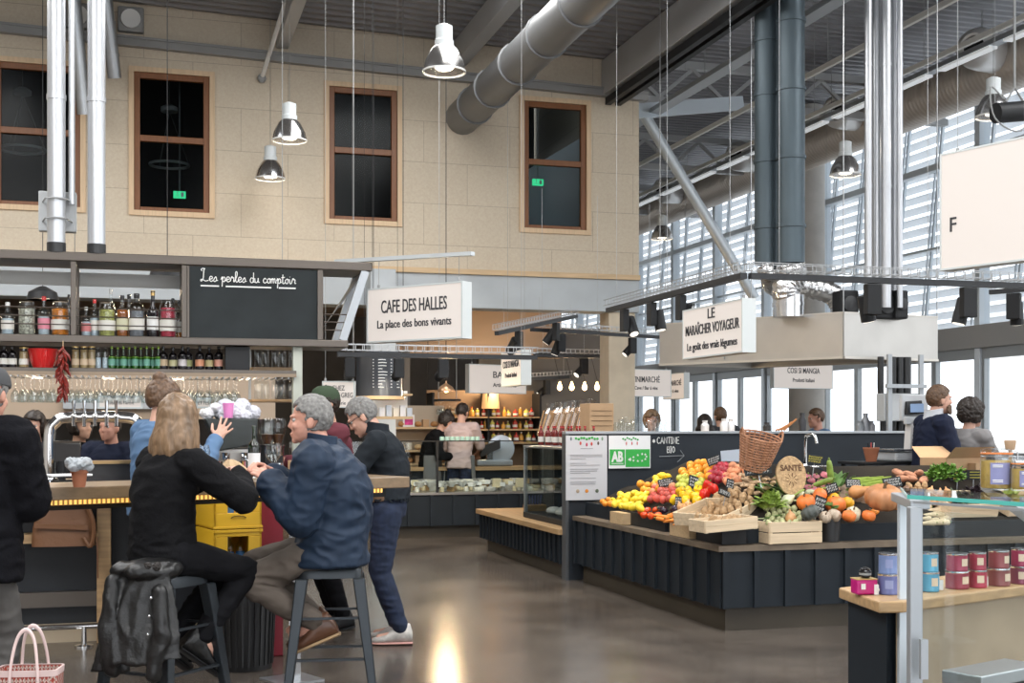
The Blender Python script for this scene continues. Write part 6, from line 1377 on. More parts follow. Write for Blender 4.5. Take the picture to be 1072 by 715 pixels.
# preserving jars on the glass
def kilner(label, px0, px1, top, bot, d, frac=.2):
    p = P((px0+px1)/2, bot, d); r = (px1-px0)/2/FPX*d; h = (bot-top)/FPX*d; p.z = 1.2335
    t = thing('preserving_jar', label, 'jar', p)
    MB().lathe([(r*.94, 0), (r, .006), (r, h*.72), (r*.93, h*.80), (r*.93, h*.86)], 28, p).build('glass', G_clear, t)
    MB().lathe([(r*.91, .006), (r*.965, .012), (r*.965, h*.70), (r*.9, h*.72)], 24, p).build('preserve', mat('yellow_preserve', (.55, .37, .10), .35, var=.2, scale=40), t)
    MB().lathe([(r*.97, h*.86), (r*.99, h*.875), (r*.97, h*.90)], 28, p).build('rubber_seal', mat('orange_rubber', (.70, .22, .06), .5), t)
    MB().lathe([(r*.95, h*.90), (r*.99, h*.92), (r*.95, h*.98), (r*.5, h*1.0)], 28, p).build('lid', G_clear, t)
    # label patch on the near side
    s = MB(); rings = []
    for k in range(13):
        a = -PI/2-TH-.75+k*.105; rings.append(a)
    vs = [(p.x+r*1.012*math.cos(a), p.y+r*1.012*math.sin(a), p.z+h*f) for f in (.14, .66) for a in rings]; s.add(vs, [(i, i+1, 14+i, 13+i) for i in range(12)])
    o = s.build('lavender_label', mat('lavender_label', (.27, .28, .50), .6), t)
    s = MB()
    for f in (.60, .56, .24, .20): 
        q = [(p.x+r*1.018*math.cos(-PI/2-TH+a), p.y+r*1.018*math.sin(-PI/2-TH+a), p.z+h*f) for a in (-.6, -.4, -.2, 0)]; s.tube(q, .0015, 4)
    s.build('label_print', M_white, t)
    s = MB(); a = -PI/2-TH+1.05
    def q(rr, z): return Vector((p.x+rr*math.cos(a), p.y+rr*math.sin(a), p.z+z))
    s.tube([q(r*1.02, h*.95), q(r*1.25, h*.93), q(r*1.22, h*.72), q(r*1.05, h*.80), q(r*1.12, h*.55), q(r*1.05, h*.5)], .003, 6)
    s.lathe([(r*.965, h*.80), (r*.99, h*.81), (r*.965, h*.82)], 24, p)
    s.build('wire_clasp', M_steel, t); return t
kilner('large glass preserving jar of yellow preserve with lavender label on the glass counter', 1027, 1060, 470, 513, 4.32)
kilner('second preserving jar with lavender label at the right edge of the glass counter', 1059, 1087, 482, 514, 4.25)
c = P(1057.5, 471, 4.6); t = thing('small_wooden_pot', 'small turned wooden pot behind the large preserving jar', 'pot', c)
MB().lathe([(.016, 0), (.021, .03), (.019, .035), (.012, .03)], 18, c).build('pot_body', mat('turned_wood', (.42, .28, .17), .6), t)
MB().tube([c+Vector((0, 0, 0)), (c.x, c.y, 1.233)], .006, 8).lathe([(.02, 0), (.02, .006)], 14, (c.x, c.y, 1.2335)).build('foot', mat('turned_wood', (.42, .28, .17), .6), t)
# tins on the table
def tin(name, label, px, py, d, r, h, col, group=None, patch=(.75, .6, .45), pa=0.0):
    p = PZ(px, py, .85); t = thing('tin', label, 'tin', (0, 0, 0), group)
    m = mat('tin_'+name, col, .32, .2)
    MB().lathe([(r*.97, 0), (r, .003), (r*.99, .006), (r*.99, h-.006), (r, h-.003), (r*.97, h), (r*.93, h-.003)], 24).build('tin_body', m, t)
    MB().lathe([(r*.985, h-.006), (r*1.02, h-.004), (r*1.02, h+.001), (r*.93, h+.001), (r*.93, h-.003)], 24).build('rim', M_steel_l, t)
    s = MB(); A = [-PI/2-TH+pa+k*.13-.39 for k in range(7)]
    s.add([(r*1.005*math.cos(a), r*1.005*math.sin(a), h*f) for f in (.3, .72) for a in A], [(i, i+1, 8+i, 7+i) for i in range(6)])
    s.build('label_patch', mat('tin_patch_%d%d%d' % tuple(int(c*99) for c in patch), patch, .5), t); return t, p
def tinstack(name, px0, px1, yb, d, cols, hpx, nm, patch=(.75, .6, .45), pa=.3, offs=0):
    d = PZ(px0, yb, .85); d = d.x*S_+d.y*C_; r = (px1-px0)/2/FPX*d; h = hpx/FPX*d; z = .8515
    for i, col in enumerate(cols):
        t, p = tin(name+str(i), ('upper ' if i else 'lower ')+nm, (px0+px1)/2, yb, d, r*(1-.09*i), h, col, None, patch, pa); place(t, (p.x+offs*i, p.y, z)); z += h+.0015
M_pt = mat('price_ticket', (.80, .80, .80), .6)
d0 = 4.25
tinstack('blue', 919, 941, 622, 4.22, [(.16, .19, .42), (.22, .30, .55)], 21, 'violet-blue tin beside the aluminium posts', pa=-.2, patch=(.3, .35, .6))
tinstack('sky', 963, 983, 619, 4.22, [(.10, .36, .55), (.12, .42, .62)], 20, 'sky blue tin right of the aluminium post')
tinstack('ruby', 990, 1014, 616, 4.25, [(.30, .03, .06), (.36, .04, .09)], 18, 'dark red tin with pale picture, left red stack', pa=.5)
tinstack('crimson', 1014, 1033, 615, 4.25, [(.42, .03, .07), (.40, .04, .08)], 18, 'bright red tin, second red stack', pa=0)
tinstack('brown', 1034, 1057, 613, 4.28, [(.25, .07, .07), (.28, .06, .07)], 18, 'brown-red tin, third red stack', pa=.6)
tinstack('plum', 1058, 1079, 611, 4.30, [(.24, .05, .10), (.34, .03, .09)], 18, 'plum tin at the right edge of the table', pa=-.2)
tinstack('bordeaux', 953, 965, 619, 4.34, [(.30, .18, .38)], 20, 'violet tin behind the aluminium post')
c = PZ(904.5, 622, .85); t = thing('square_tin', 'magenta square tin at the left end of the wooden table', 'tin', (c.x, c.y, .8515))
MB().cbox((c.x, c.y, .8515+.027), (.078, .06, .054), rad(-8)).build('tin_body', mat('magenta_tin', (.52, .01, .18), .3), t, smooth=0, bevel=.006)
MB().cbox((c.x, c.y, .8515+.0545), (.08, .062, .004), rad(-8)).build('rim', M_gold, t, smooth=0, bevel=.002)
q = Vector((c.x-.022, c.y-.032, .8515+.030)); MB().cbox(q, (.016, .002, .02), rad(-8)).cbox(q+Vector((.055, -.008, -.012)), (.008, .002, .008), rad(-8)).build('white_print', M_white, t, smooth=0)
t = thing('small_black_jar', 'small black jar standing on the magenta tin', 'jar', (c.x+.005, c.y, .909)); MB().lathe([(.014, 0), (.021, .006), (.021, .024), (.017, .028), (.018, .032), (.010, .036)], 18, (c.x+.005, c.y, .909)).build('jar_body', mat('black_jar', (.012, .012, .013), .2), t)
MB().lathe([(.0215, .010), (.0215, .018)], 18, (c.x+.005, c.y, .909), cap=False).build('grey_band', M_grey, t)
for (px, py, d, lab) in [(917.5, 618, 4.12, 'small white price ticket by the magenta tin'), (985, 613, 4.10, 'small white price ticket between blue and red tins'), (1032, 609, 4.12, 'small white price ticket between the red tins')]:
    c = PZ(px, py+5, .85); tag(MB().cbox((c.x, c.y, .8515+.018), (.016, .004, .036), -TH).build('price_ticket', M_pt, smooth=0), lab, 'price tag')

# ---------------------------------------------------------------- neighbour counter (left of the partition) and its glass case
CX = 3.80
t = thing('deli_counter', 'low dark ribbed counter with wooden top along the aisle', 'counter', (CX, 11.4, 0))
ribbed(ribbed(MB(), (CX+.02, 14.42, 0), (CX+.02, 11.37, 0), .14, .42, .14, .03), (5.6, 14.42, 0), (CX+.02, 14.42, 0), .14, .42).build('cladding', M_navy, t, smooth=0)
MB().box(CX-.04, 5.4, 11.37, 14.48, .42, .475).build('counter_top', M_oak_y, t, smooth=0, bevel=.005)
MB().box(CX+.07, 5.3, 11.4, 14.35, 0, .14).build('plinth', mat('dusty_plinth', (.050, .040, .027), .5), t, smooth=0)
t = thing('curved_glass_case', 'glass food case with dark frame on the wooden counter', 'glass case', (3.95, 11.5, .475)); z0, z1 = .4765, 1.22
x0, x1, y0, y1 = 3.90, 4.9, 11.45, 13.0
MB().box(x0, x1, y0, y1, z0, z0+.06).build('base_tray', M_black, t, smooth=0, bevel=.006); MB().box(x0+.0, x1, y0, y1, z1, z1+.025).build('top_board', M_steel, t, smooth=0, bevel=.004)
for (x, y) in ((x0+.02, y0+.03), (x0+.02, y1-.03), (x1-.03, y0+.03), (x1-.03, y1-.03), (x0+.25, y1-.35)): MB().box(x-.018, x+.018, y-.018, y+.018, z0+.06, z1).build('frame_post', M_black if (x, y) == (x0+.25, y1-.35) else M_steel, t, smooth=0)
MB().box(x0+.004, x0+.010, y0+.05, y1-.05, z0+.06, z1).build('side_glass', M_thin, t, smooth=0); MB().box(x0+.04, x1-.04, y1-.01, y1-.004, z0+.06, z1).build('end_glass', M_thin, t, smooth=0)
MB().box(x0+.05, x1-.05, y0+.05, y1-.05, .82, .828).build('glass_shelf', M_thin, t, smooth=0)
MB().box(x0+.45, x0+.60, 12.0, 12.15, z0+.06, z1).build('inner_column', mat('pale_blue_column', (.42, .46, .50), .3, .4), t, smooth=0)
M_pack = mat('white_food_packet', (.68, .66, .62), .5, bump=.3, bscale=30)
for k in range(9):
    a = (x0+.12+.12*(k % 3), y0+.25+.30*(k//3), z0+.063); s = MB().ball((a[0], a[1], a[2]+.045), (.08, .11, .045), 10, 7); tag(s.build('food_packet', M_pack), 'white wrapped food packet in the glass case on the wooden counter', 'packet', 'wrapped packets in the glass case')
M_sauce = mat('dark_red_sauce', (.22, .02, .015), .2)
for k in range(12):
    c = PX(561+2.6*k, 470, 4.08+.0*k); 
    bottle('sauce_bottle', 'dark red sauce bottle with red cap in the row on the glass case', 'bottle', (c.x+.10*(k % 2), 12.93-.125*k, z1+.027), .20, .032, mat('red_sauce_glass', (.16, .015, .012), .12), cap=M_red, neck=.25, labm=M_lab, group='sauce bottles on the glass case')
c = PX(545, 536, 3.9); t = thing('napkin_box', 'small orange wooden box of cutlery on the counter', 'box', (c.x+.15, c.y, .4765))
MB().box(c.x+.05, c.x+.27, c.y-.08, c.y+.08, .4765, .60).build('box_body', woodmat('orange_wood', (.50, .25, .07), .5, 0), t, smooth=0, bevel=.005)
for k in range(5): MB().tube([(c.x+.10+.03*k, c.y, .55), (c.x+.105+.032*k, c.y+.01, .70)], .008, 6).build('cutlery', mat('blue_handle', (.06, .07, .22), .5), t)
t = thing('display_cabinet', 'dark cabinet behind the partition holding breadsticks and cartons', 'cabinet', (4.6, 12.2, 0)); MB().box(5.45, 6.3, 11.5, 12.2, 0, 1.36).build('cabinet_body', M_navy, t, smooth=0); MB().box(5.43, 6.32, 11.48, 12.22, 1.36, 1.385).build('top', M_oak, t, smooth=0)
tall = thing('cabinet_riser', 'dark upright stand beside the glass case holding breadstick bundles', 'stand', (4.6, 13.4, 0)); MB().box(4.32, 5.4, 13.1, 13.6, .4765, 1.32).build('stand_body', M_navy, tall, smooth=0); MB().box(4.30, 5.42, 13.08, 13.62, 1.32, 1.34).build('top', M_oak, tall, smooth=0)
M_bread = mat('golden_breadstick', (.62, .36, .16), .6, var=.2); M_cello = glassmat('cellophane', (.97, .96, .94), .16, .12)
r = random.Random(8)
for k in range(7):
    c = PY(566+6.8*k, 459, 13.3); t = thing('breadstick_bundle', 'bundle of breadsticks in cellophane leaning in the row by the cardboard box', 'breadsticks', (c.x, 13.3, 1.342), 'breadstick bundles by the cardboard box')
    tp = Vector((c.x+.12+r.uniform(-.02, .02), 13.35, 1.62+.008*k))
    for j in range(5):
        o = Vector((.018*(j-2), r.uniform(-.02, .02), 0)); MB().tube([Vector((c.x, 13.28, 1.345))+o, tp+o*1.3], .008, 6).build('breadstick', M_bread, t)
    MB().tube([Vector((c.x-.005, 13.28, 1.345)), Vector((c.x, 13.28, 1.345)).lerp(tp, .8), tp+Vector((.01, 0, .02)), tp+Vector((.025, 0, .08))], [.055, .06, .03, .055], 9).build('cellophane', M_cello, t, smooth=0)
c0, c1 = PY(612, 440, 12.0), PY(637, 440, 12.0); t = thing('cardboard_carton', 'closed brown cardboard carton beside the pale column', 'box', (c0.x, 12.0, 1.247))
MB().box(c0.x, c1.x, 11.85, 12.15, 1.247, 1.675).build('carton_body', M_card, t, smooth=0, bevel=.004)
s = MB()
for z in (1.45, 1.50, 1.55, 1.60): s.box(c0.x+.02, c1.x-.02, 11.845, 11.85, z, z+.005)
s.build('printed_lines', M_bstalk, t, smooth=0)
# items along the top behind the partition
for k in range(12):
    c = PY(646+4.2*k+(6 if k > 5 else 0), 449, 11.9); h = .10+.03*(k % 3); tag(MB().lathe([(.035, 0), (.038, h*.7), (.03, h*.85), (.03, h)], 12, (c.x, 11.9, 1.387)).build('storage_jar', G_clear), 'clear small jar in the row standing on the cabinet behind the partition', 'jar', 'clear jars behind the partition')
t = thing('kitchen_cabinet', 'long dark kitchen cabinet behind the partition', 'cabinet', (6.6, 12.0, 0)); MB().box(6.34, 8.4, 11.75, 12.2, 0, 1.36).build('cabinet_body', M_navy, t, smooth=0); MB().box(6.33, 8.42, 11.73, 12.22, 1.36, 1.385).build('top', M_stainless, t, smooth=0)
for k, (px, h, col) in enumerate([(758, .14, (.75, .75, .75)), (765, .14, (.75, .75, .75)), (738, .12, (.8, .8, .8)), (803, .10, (.05, .05, .05)), (840, .20, (.04, .04, .045)), (900, .12, (.3, .32, .34)), (906, .2, (.25, .26, .28)), (912, .12, (.3, .3, .32))]):
    c = PY(px, 449, 11.95); xx = c.x
    tag(MB().lathe([(.04, 0), (.042, h*.6), (.025, h*.8), (.028, h)], 14, (xx, 11.95, 1.387)).build('kitchen_pot', mat('pot_%d' % k, col, .35, .3)), ['white pot, first left of the basket', 'white pot, second left of the basket', 'white pot at the left of the kitchen cabinet', 'black low pot above the basket', 'tall black pepper mill on the kitchen cabinet', 'grey pot left of the control cabinet', 'tall grey flask left of the control cabinet', 'dark grey pot beside the control cabinet'][k], 'pot')
MB_ = None
c = PY(808, 452, 11.6); t = thing('utensil_handle', 'bundle of orange utensil handles on the partition top above the basket', 'utensils', (c.x, 11.33, 1.402))
for k in range(4): MB().tube([(c.x-.10+.03*k, 11.33, 1.408), (c.x-.02+.05*k, 11.33, 1.43+.03*k)], .010, 6).build('handle', mat('orange_brown_handle', (.50, .20, .06), .5), t)

# ---------------------------------------------------------------- cheese counter under the upper floor
CY = 16.0
t = thing('cheese_counter', 'dark ribbed cheese counter with glass front under the upper floor', 'counter', (3.8, CY, 0))
ribbed(MB(), (1.75, CY+.03, 0), (5.2, CY+.03, 0), .16, .56, .30).build('cladding', M_navy, t, smooth=0)
MB().box(1.75, 5.2, CY+.10, CY+.9, 0, .16).build('plinth', mat('dusty_plinth', (.050, .040, .027), .5), t, smooth=0)
MB().box(1.75, 5.2, CY, CY+.9, .56, .59).build('deck', M_stainless, t, smooth=0)
MB().box(1.75, 5.2, CY+.02, CY+.03, .59, 1.25).build('front_glass', M_thin, t, smooth=0)
MB().box(1.75, 5.2, CY+.01, CY+.35, 1.25, 1.26).build('top_glass', M_thin, t, smooth=0)
MB().box(1.75, 5.2, CY+.0, CY+.012, 1.248, 1.262).build('glass_edge', M_black, t, smooth=0)
for px in (458, 420, 500): 
    if px == 458: x = PY(px, 490, CY).x; MB().box(x-.014, x+.014, CY+.0, CY+.03, .59, 1.25).build('glass_post', M_black, t, smooth=0)
MB().box(1.75, 5.2, CY+.9, CY+1.3, .84, .89).build('rear_worktop', M_oak, t, smooth=0); MB().box(1.75, 5.2, CY+.95, CY+1.3, 0, .84).build('rear_body', M_navy, t, smooth=0)
M_ch = [mat('cheese_cream', (.72, .62, .42), .6, var=.1), mat('cheese_white', (.80, .77, .70), .6, var=.06), mat('cheese_rind', (.55, .36, .18), .7, var=.2), mat('cheese_ash', (.42, .40, .38), .8, var=.2)]
r = random.Random(12)
def cheese(kind, c, m, k):
    if kind == 0: s = MB().lathe([(.001, 0), (.075, 0), (.08, .008), (.08, .05), (.075, .058), (.001, .058)], 18, c); nm = 'whole_cheese'; lb = 'round whole cheese in the cheese counter'
    elif kind == 1: s = MB().prism([(0, 0), (.13, -.05), (.135, 0), (.13, .05)], 0, .07, Matrix.Translation(c) @ Matrix.Rotation(k*1.3, 4, 'Z')); nm = 'cheese_wedge'; lb = 'wedge of cheese in the cheese counter'
    else: s = MB().lathe([(.03, 0), (.034, .005), (.028, .055), (.02, .062)], 12, c); nm = 'goat_cheese'; lb = 'small goat cheese in the cheese counter'
    tag(s.build(nm, m, smooth=40), lb, 'cheese', {'whole_cheese': 'round cheeses', 'cheese_wedge': 'cheese wedges', 'goat_cheese': 'goat cheeses'}[nm]+' in the cheese counter')
k = 0
for row in range(4):
    for j in range(19):
        x = 1.92+.165*j+.05*(row % 2); y = CY+.14+.19*row
        if r.random() < .12: continue
        z = .5915+.035*row*0; kd = r.choice([0, 1, 1, 2, 2]) if row < 3 else r.choice([0, 0, 1])
        cheese(kd, Vector((x, y, z)), r.choice(M_ch), k); k += 1
        if row >= 2: 
            cheese(r.choice([0, 1]), Vector((x+.02, y, z+.075)), r.choice(M_ch), k); k += 1
for k in range(6):
    c = PY(440+11*k, 515, CY+.14); t = thing('white_bowl', 'white bowl of fresh cheese in the counter, in the row at the glass post', 'bowl', (c.x, CY+.16, .66), 'white bowls in the cheese counter')
    MB().lathe([(.03, 0), (.06, .05), (.07, .075), (.064, .075), (.05, .03)], 16, (c.x, CY+.16, .652)).build('bowl_body', M_white, t); MB().lathe([(.05, .05), (.03, .072), (.004, .082)], 12, (c.x, CY+.16, .652)).build('fresh_cheese', M_ch[1], t)
for (px, py, lab) in [(544, 503, 'right tall cream cheese block with label'), (520, 503, 'left tall cream cheese block with label')]:
    c = PY(px, 512, CY+.1); t = MB().cbox((c.x, CY+.10, .70), (.11, .05, .12)).build('cheese_block', M_ch[0], smooth=0, bevel=.004); tag(t, lab+' at the right of the cheese counter', 'cheese')
for k in range(12):
    c = PY(424+11*k, 500, CY+.22); t = MB().cbox((c.x, CY+.075+.11*(k % 3), .685+.01*(k % 3)), (.07, .004, .05)).build('cheese_label', M_paper, smooth=0); tag(t, 'small white price card standing among the cheeses', 'price tag', 'price cards in the cheese counter')
c = PY(484, 461, CY+.1)
for k in range(8): tag(MB().lathe([(.03, 0), (.032, .04), (.028, .05)], 10, (c.x-.26+.068*k, CY+.15, 1.262)).build('yoghurt_pot', mat('mint_pot', (.35, .55, .48), .4)), 'small mint-green pot in the row on the glass top of the cheese counter', 'pot', 'green pots on the cheese counter')
# slicer and scale behind the cheese
c = PY(516, 485, CY+1.1); t = thing('slicing_machine', 'large round-bladed chrome slicing machine behind the cheese counter', 'slicer', (c.x, CY+1.1, .89))
MB().box(c.x-.26, c.x+.26, CY+.98, CY+1.25, .892, .98).build('base', M_steel, t, smooth=0, bevel=.02)
MB().lathe([(.19, -.02), (.20, 0), (.19, .02), (.05, .03)], 32, M=Matrix.Translation((c.x+.12, CY+1.12, 1.13)) @ Matrix.Rotation(PI/2, 4, 'X')).build('blade_guard', mat('pale_blue_steel', (.62, .68, .75), .25, .5), t)
MB().add([(c.x-.20, CY+1.0, 1.02), (c.x+.08, CY+1.0, 1.14), (c.x+.08, CY+1.0, 1.26), (c.x-.20, CY+1.0, 1.16), (c.x-.20, CY+1.05, 1.02), (c.x+.08, CY+1.05, 1.14), (c.x+.08, CY+1.05, 1.26), (c.x-.20, CY+1.05, 1.16)], [(0, 1, 2, 3), (7, 6, 5, 4), (0, 4, 5, 1), (2, 6, 7, 3), (1, 5, 6, 2), (3, 7, 4, 0)]).build('tilted_screen', M_dscreen, t, smooth=0)
MB().box(c.x-.10, c.x-.02, CY+1.03, CY+1.1, .98, 1.1).build('arm', M_steel_l, t, smooth=0)
# bread and pastry shelves left of the cheese counter
M_honeyshelf = mat('honey_shelf', (.58, .40, .22), .5)
t = thing('bakery_shelf', 'honey-coloured bakery shelf unit left of the cheese counter', 'shelf', (2.3, 15.3, 0)); xa, xb = PY(398, 470, 17.95).x, PY(470, 470, 17.95).x; zsh = []
for py in (447, 471, 485, 497):
    z = PY(430, py, 17.95).z; zsh.append(z); MB().box(xa, xb, 17.85, 18.25, z-.03, z).build('shelf_board', M_honeyshelf, t, smooth=0)
MB().box(xa, xb, 18.25, 18.28, .6, 1.75).build('back_panel', mat('pale_back_panel', (.45, .38, .30), .6), t, smooth=0)
for x in (xa, xb-.03): MB().box(x, x+.03, 17.85, 18.25, 0, 1.6).build('upright', M_oak, t, smooth=0)
MB().box(xa, xb, 17.9, 18.2, .0, .62).build('base_cabinet', M_navy, t, smooth=0)
M_loaf = [mat('loaf_crust', (.45, .23, .09), .7, var=.3), mat('pale_bun', (.62, .42, .22), .6, var=.2), M_card, mat('white_carton', (.72, .68, .60), .6)]
n = 0
for i, z in enumerate(zsh):
    for j in range(8):
        x = xa+.08+j*(xb-xa-.14)/7.3; y = 17.97+.06*(j % 2); kd = (i+j*2) % 4
        if kd in (0, 1): o = MB().ball((x, y, z+.042), (.055, .075, .041), 12, 8).build('bread_roll', M_loaf[kd]); tag(o, 'bread roll on the honey-coloured bakery shelves', 'bread', 'bread rolls on the bakery shelves')
        elif kd == 2: o = MB().box(x-.045, x+.045, y-.05, y+.05, z+.001, z+.11).build('small_carton', M_loaf[2], smooth=0, bevel=.003); tag(o, 'small brown carton on the honey-coloured bakery shelves', 'carton', 'brown cartons on the bakery shelves')
        else: o = MB().lathe([(.04, 0), (.045, .09), (.042, .1)], 14, (x, y, z+.001)).build('paper_tub', M_loaf[3]); tag(o, 'white paper tub on the honey-coloured bakery shelves', 'tub', 'paper tubs on the bakery shelves')
for (px, py, lab, col) in [(428, 441, 'small framed pink and white picture on the bakery shelf', (.55, .04, .22))]:
    c = PY(px, py, 17.9); t = thing('framed_picture', lab, 'picture', c); MB().cbox((c.x, 17.91, zsh[0]+.09), (.17, .01, .175)).build('frame', M_white, t, smooth=0); MB().cbox((c.x, 17.902, zsh[0]+.085), (.12, .006, .11)).build('print', mat('pink_print', col, .5, var=.5, scale=12), t, smooth=0)
# round menu board on a shelf column
c = PY(397, 392, 13.4); R0 = .245; z0, z1 = PY(397, 415, 13.4).z, PY(397, 369, 13.4).z
t = thing('round_menu_board', 'drum-shaped dark menu board with white writing above the men', 'menu board', (c.x, 13.4, z0))
MB().lathe([(R0, z0), (R0, z1), (R0-.02, z1), (R0-.02, z0)], 40, (c.x, 13.4, 0)).build('drum', mat('menu_black', (.055, .06, .07), .32, .3), t)
MB().lathe([(R0-.02, z0-.035), (R0+.03, z0-.035), (R0+.03, z0), (R0-.02, z0)], 40, (c.x, 13.4, 0)).build('wooden_ring', M_honeyshelf, t)
s = MB(); r = random.Random(5)
def onarc(a, z): return Vector((c.x+(R0+.002)*math.cos(-PI/2-TH*.6+a), 13.4+(R0+.002)*math.sin(-PI/2-TH*.6+a), z))
for i, z in enumerate([z1-.09-.032*k for k in range(10)]):
    for (a0, a1) in ((-.05, r.uniform(.12, .36)), (-.28, -.24), (.5, .56), (.85, r.uniform(.9, 1.05))):
        if a0 > .8 and i < 5: continue
        s.tube([onarc(a0, z), onarc((a0+a1)/2, z+.002), onarc(a1, z)], .0045, 4)
for k in range(5): s.tube(smooth_line([onarc(.0+.07*k, z1-.055), onarc(.03+.07*k, z1-.02), onarc(.05+.07*k, z1-.06), onarc(.07+.07*k, z1-.03)], 3), .005, 4)
s.build('white_writing', M_chalk, t)
for a in (.3, 2.2, 4.2): MB().tube([(c.x+R0*.9*math.cos(a), 13.4+R0*.9*math.sin(a), z1), (c.x+R0*.9*math.cos(a), 13.4+R0*.9*math.sin(a), zr(c.x)+.02)], .002, 4).build('hanging_wire', M_black, t)
xa2, xb2 = PY(394, 430, 14.2).x, PY(432, 430, 14.2).x
t = thing('glowing_shelf', 'small white shelf with packets below the round menu board', 'shelf', (xa2, 14.2, 1.58)); za = PY(410, 436, 14.2).z
MB().box(xa2, xb2, 14.2, 14.5, za-.03, za).build('shelf_board', M_honeyshelf, t, smooth=0); MB().box(xa2, xb2, 14.5, 14.52, za-.03, za+.3).build('back_panel', M_white, t, smooth=0); MB().box(xa2, xb2, 14.2, 14.52, za+.24, za+.26).build('top_board', M_honeyshelf, t, smooth=0)  # honey-toned boards with a plain white back
for x in (xa2+.02, xb2-.05): MB().tube([(x, 14.5, za+.25), (x, 14.5, zr(x)+.02)], .004, 5).build('hanging_rod', M_black, t)
for k in range(5): tag(MB().box(xa2+.05+.08*k, xa2+.11+.08*k, 14.28, 14.34, za+.001, za+.10+.03*(k % 2)).build('packet', mat('packet_%d' % (k % 3), [(.7, .7, .72), (.5, .55, .62), (.75, .70, .6)][k % 3], .5), smooth=0, bevel=.003), 'pale packet on the white shelf below the round menu board', 'packet', 'packets below the menu board')
# wine and grocery shelves farther back
t = thing('grocery_shelf', 'dark shelves crowded with bottles and jars behind the cheese sellers', 'shelf', (5, 18.6, 0)); xa3, xb3 = PY(452, 440, 18.6).x, PY(566, 440, 18.6).x; zz = []
for py in (436, 449, 463):
    z = PY(500, py, 18.6).z; zz.append(z); MB().box(xa3, xb3, 18.55, 18.95, z-.025, z).build('shelf_board', M_oak, t, smooth=0)
MB().box(xa3, xb3, 18.95, 18.98, .0, 2.0).build('back_panel', mat('warm_brown_panel', (.20, .13, .08), .7), t, smooth=0)
for x in (xa3, (xa3+xb3)/2, xb3-.03): MB().box(x, x+.03, 18.55, 18.95, 0, 1.95).build('upright', M_black, t, smooth=0)
pal = [(.60, .30, .05, 'amber'), (.10, .14, .05, 'green'), (.45, .05, .03, 'red'), (.55, .52, .45, 'cream'), (.03, .03, .04, 'black'), (.60, .50, .10, 'yellow'), (.12, .2, .3, 'blue'), (.5, .2, .1, 'orange')]
n = 0
for z in zz:
    k = 0; x = xa3+.07
    while x < xb3-.05:
        q = pal[(n*5+n//3) % 8]; h = r.uniform(.11, .16); rr = r.uniform(.028, .04)
        bottle('grocery_bottle', '%s bottle or jar on the crowded shelves behind the cheese sellers' % q[3], 'bottle', (x, 18.64+.06*(n % 2), z+.001), h, rr, mat('grocery_'+q[3], q[:3], .2), cap=[M_gold, M_dkcap, M_red, M_white][n % 4], lab=(n % 3 != 0), neck=r.uniform(.15, .38), group='%s bottles on the shelves behind the cheese sellers' % q[3])
        x += rr*2+.022; n += 1
# lamps and bulbs under the upper floor
M_warmglow = mat('warm_bulb', (1, .66, .30), .5, emit=9)
M_copper = mat('copper_shade', (.50, .30, .17), .35, .8)
def dome(label, px, py, Y, r, m, pw=14):
    c = PY(px, py, Y); t = thing('dome_lamp', label, 'pendant lamp', c)
    MB().lathe([(r, 0), (r*.97, r*.25), (r*.75, r*.6), (r*.35, r*.85), (r*.12, r*1.0), (r*.10, r*1.3), (r*.08, r*1.3), (r*.10, r*.95), (r*.32, r*.8), (r*.7, r*.55), (r*.93, r*.2), (r*.96, 0)], 24, c).build('shade', m, t); MB().ball(c+Vector((0, 0, r*.22)), r*.30, 12, 8).build('bulb', M_warmglow, t)
    MB().tube([c+Vector((0, 0, r*1.25)), (c.x, c.y, 3.54 if Y > 17.2 else zr(c.x)+.02)], .005, 5).build('cord', M_black, t); point('dome_light', c+Vector((0, 0, -.05)), pw, (1, .74, .45), .08)
dome('copper dome lamp glowing right of the round menu board', 467, 410, 14.8, .10, M_copper, 60)
dome('small dark dome lamp below the copper one', 448, 435, 19.0, .12, M_black, 70)
c = PY(522, 440, 18.2); t = thing('table_lamp', 'tall cream lampshade glowing on the shelves behind the cheese counter', 'lamp', (c.x, 18.3, zz[0])); z = zz[0]+.001
MB().lathe([(.14, .12), (.115, .40), (.11, .40), (.135, .12)], 24, (c.x, 18.66, z)).build('lamp_shade', mat('glowing_linen', (.75, .48, .22), .7, emit=.5), t); MB().lathe([(.07, 0), (.02, .02), (.015, .2)], 16, (c.x, 18.66, z)).build('base', M_black, t)
point('lamp_light', (c.x, 18.5, z+.5), 45, (1, .74, .45), .08)
for i, px in enumerate((586, 598.5, 612, 625)):
    c = PY(px, 405, 19.1); t = thing('bare_bulb', ['first', 'second', 'third', 'fourth'][i]+' from the left of the glowing bare bulbs left of the pale column', 'light bulb', c); MB().lathe([(.004, -.06), (.03, -.045), (.042, -.012), (.03, .03), (.016, .055), (.016, .08)], 16, c).build('bulb', M_warmglow, t)
    MB().tube([c+Vector((0, 0, .078)), c+Vector((0, 0, .11)), c+Vector((0, 0, .111)), (c.x, 19.38, 2.57)], [.018, .018, .004, .004], 8).build('cord', M_black, t); point('bulb_light', c+Vector((0, -.12, 0)), 9, (1, .7, .4), .04)
tag(MB().box(PY(560, 380, 19.4).x, PY(634, 380, 19.4).x, 19.3, 19.5, 2.55, 2.62).build('bulb_rail', M_black, smooth=0), 'dark rail carrying the glowing bare bulbs', 'rail')
for k in range(9):
    c = PY(459+2.3*k, 428, 17.9); gl((c.x, 17.9, PY(459, 421, 17.9).z), 0, 'wine glass hanging upside down from the rack beyond the cheese sellers', 'wine glasses on the rack beyond the cheese sellers', rx=PI)
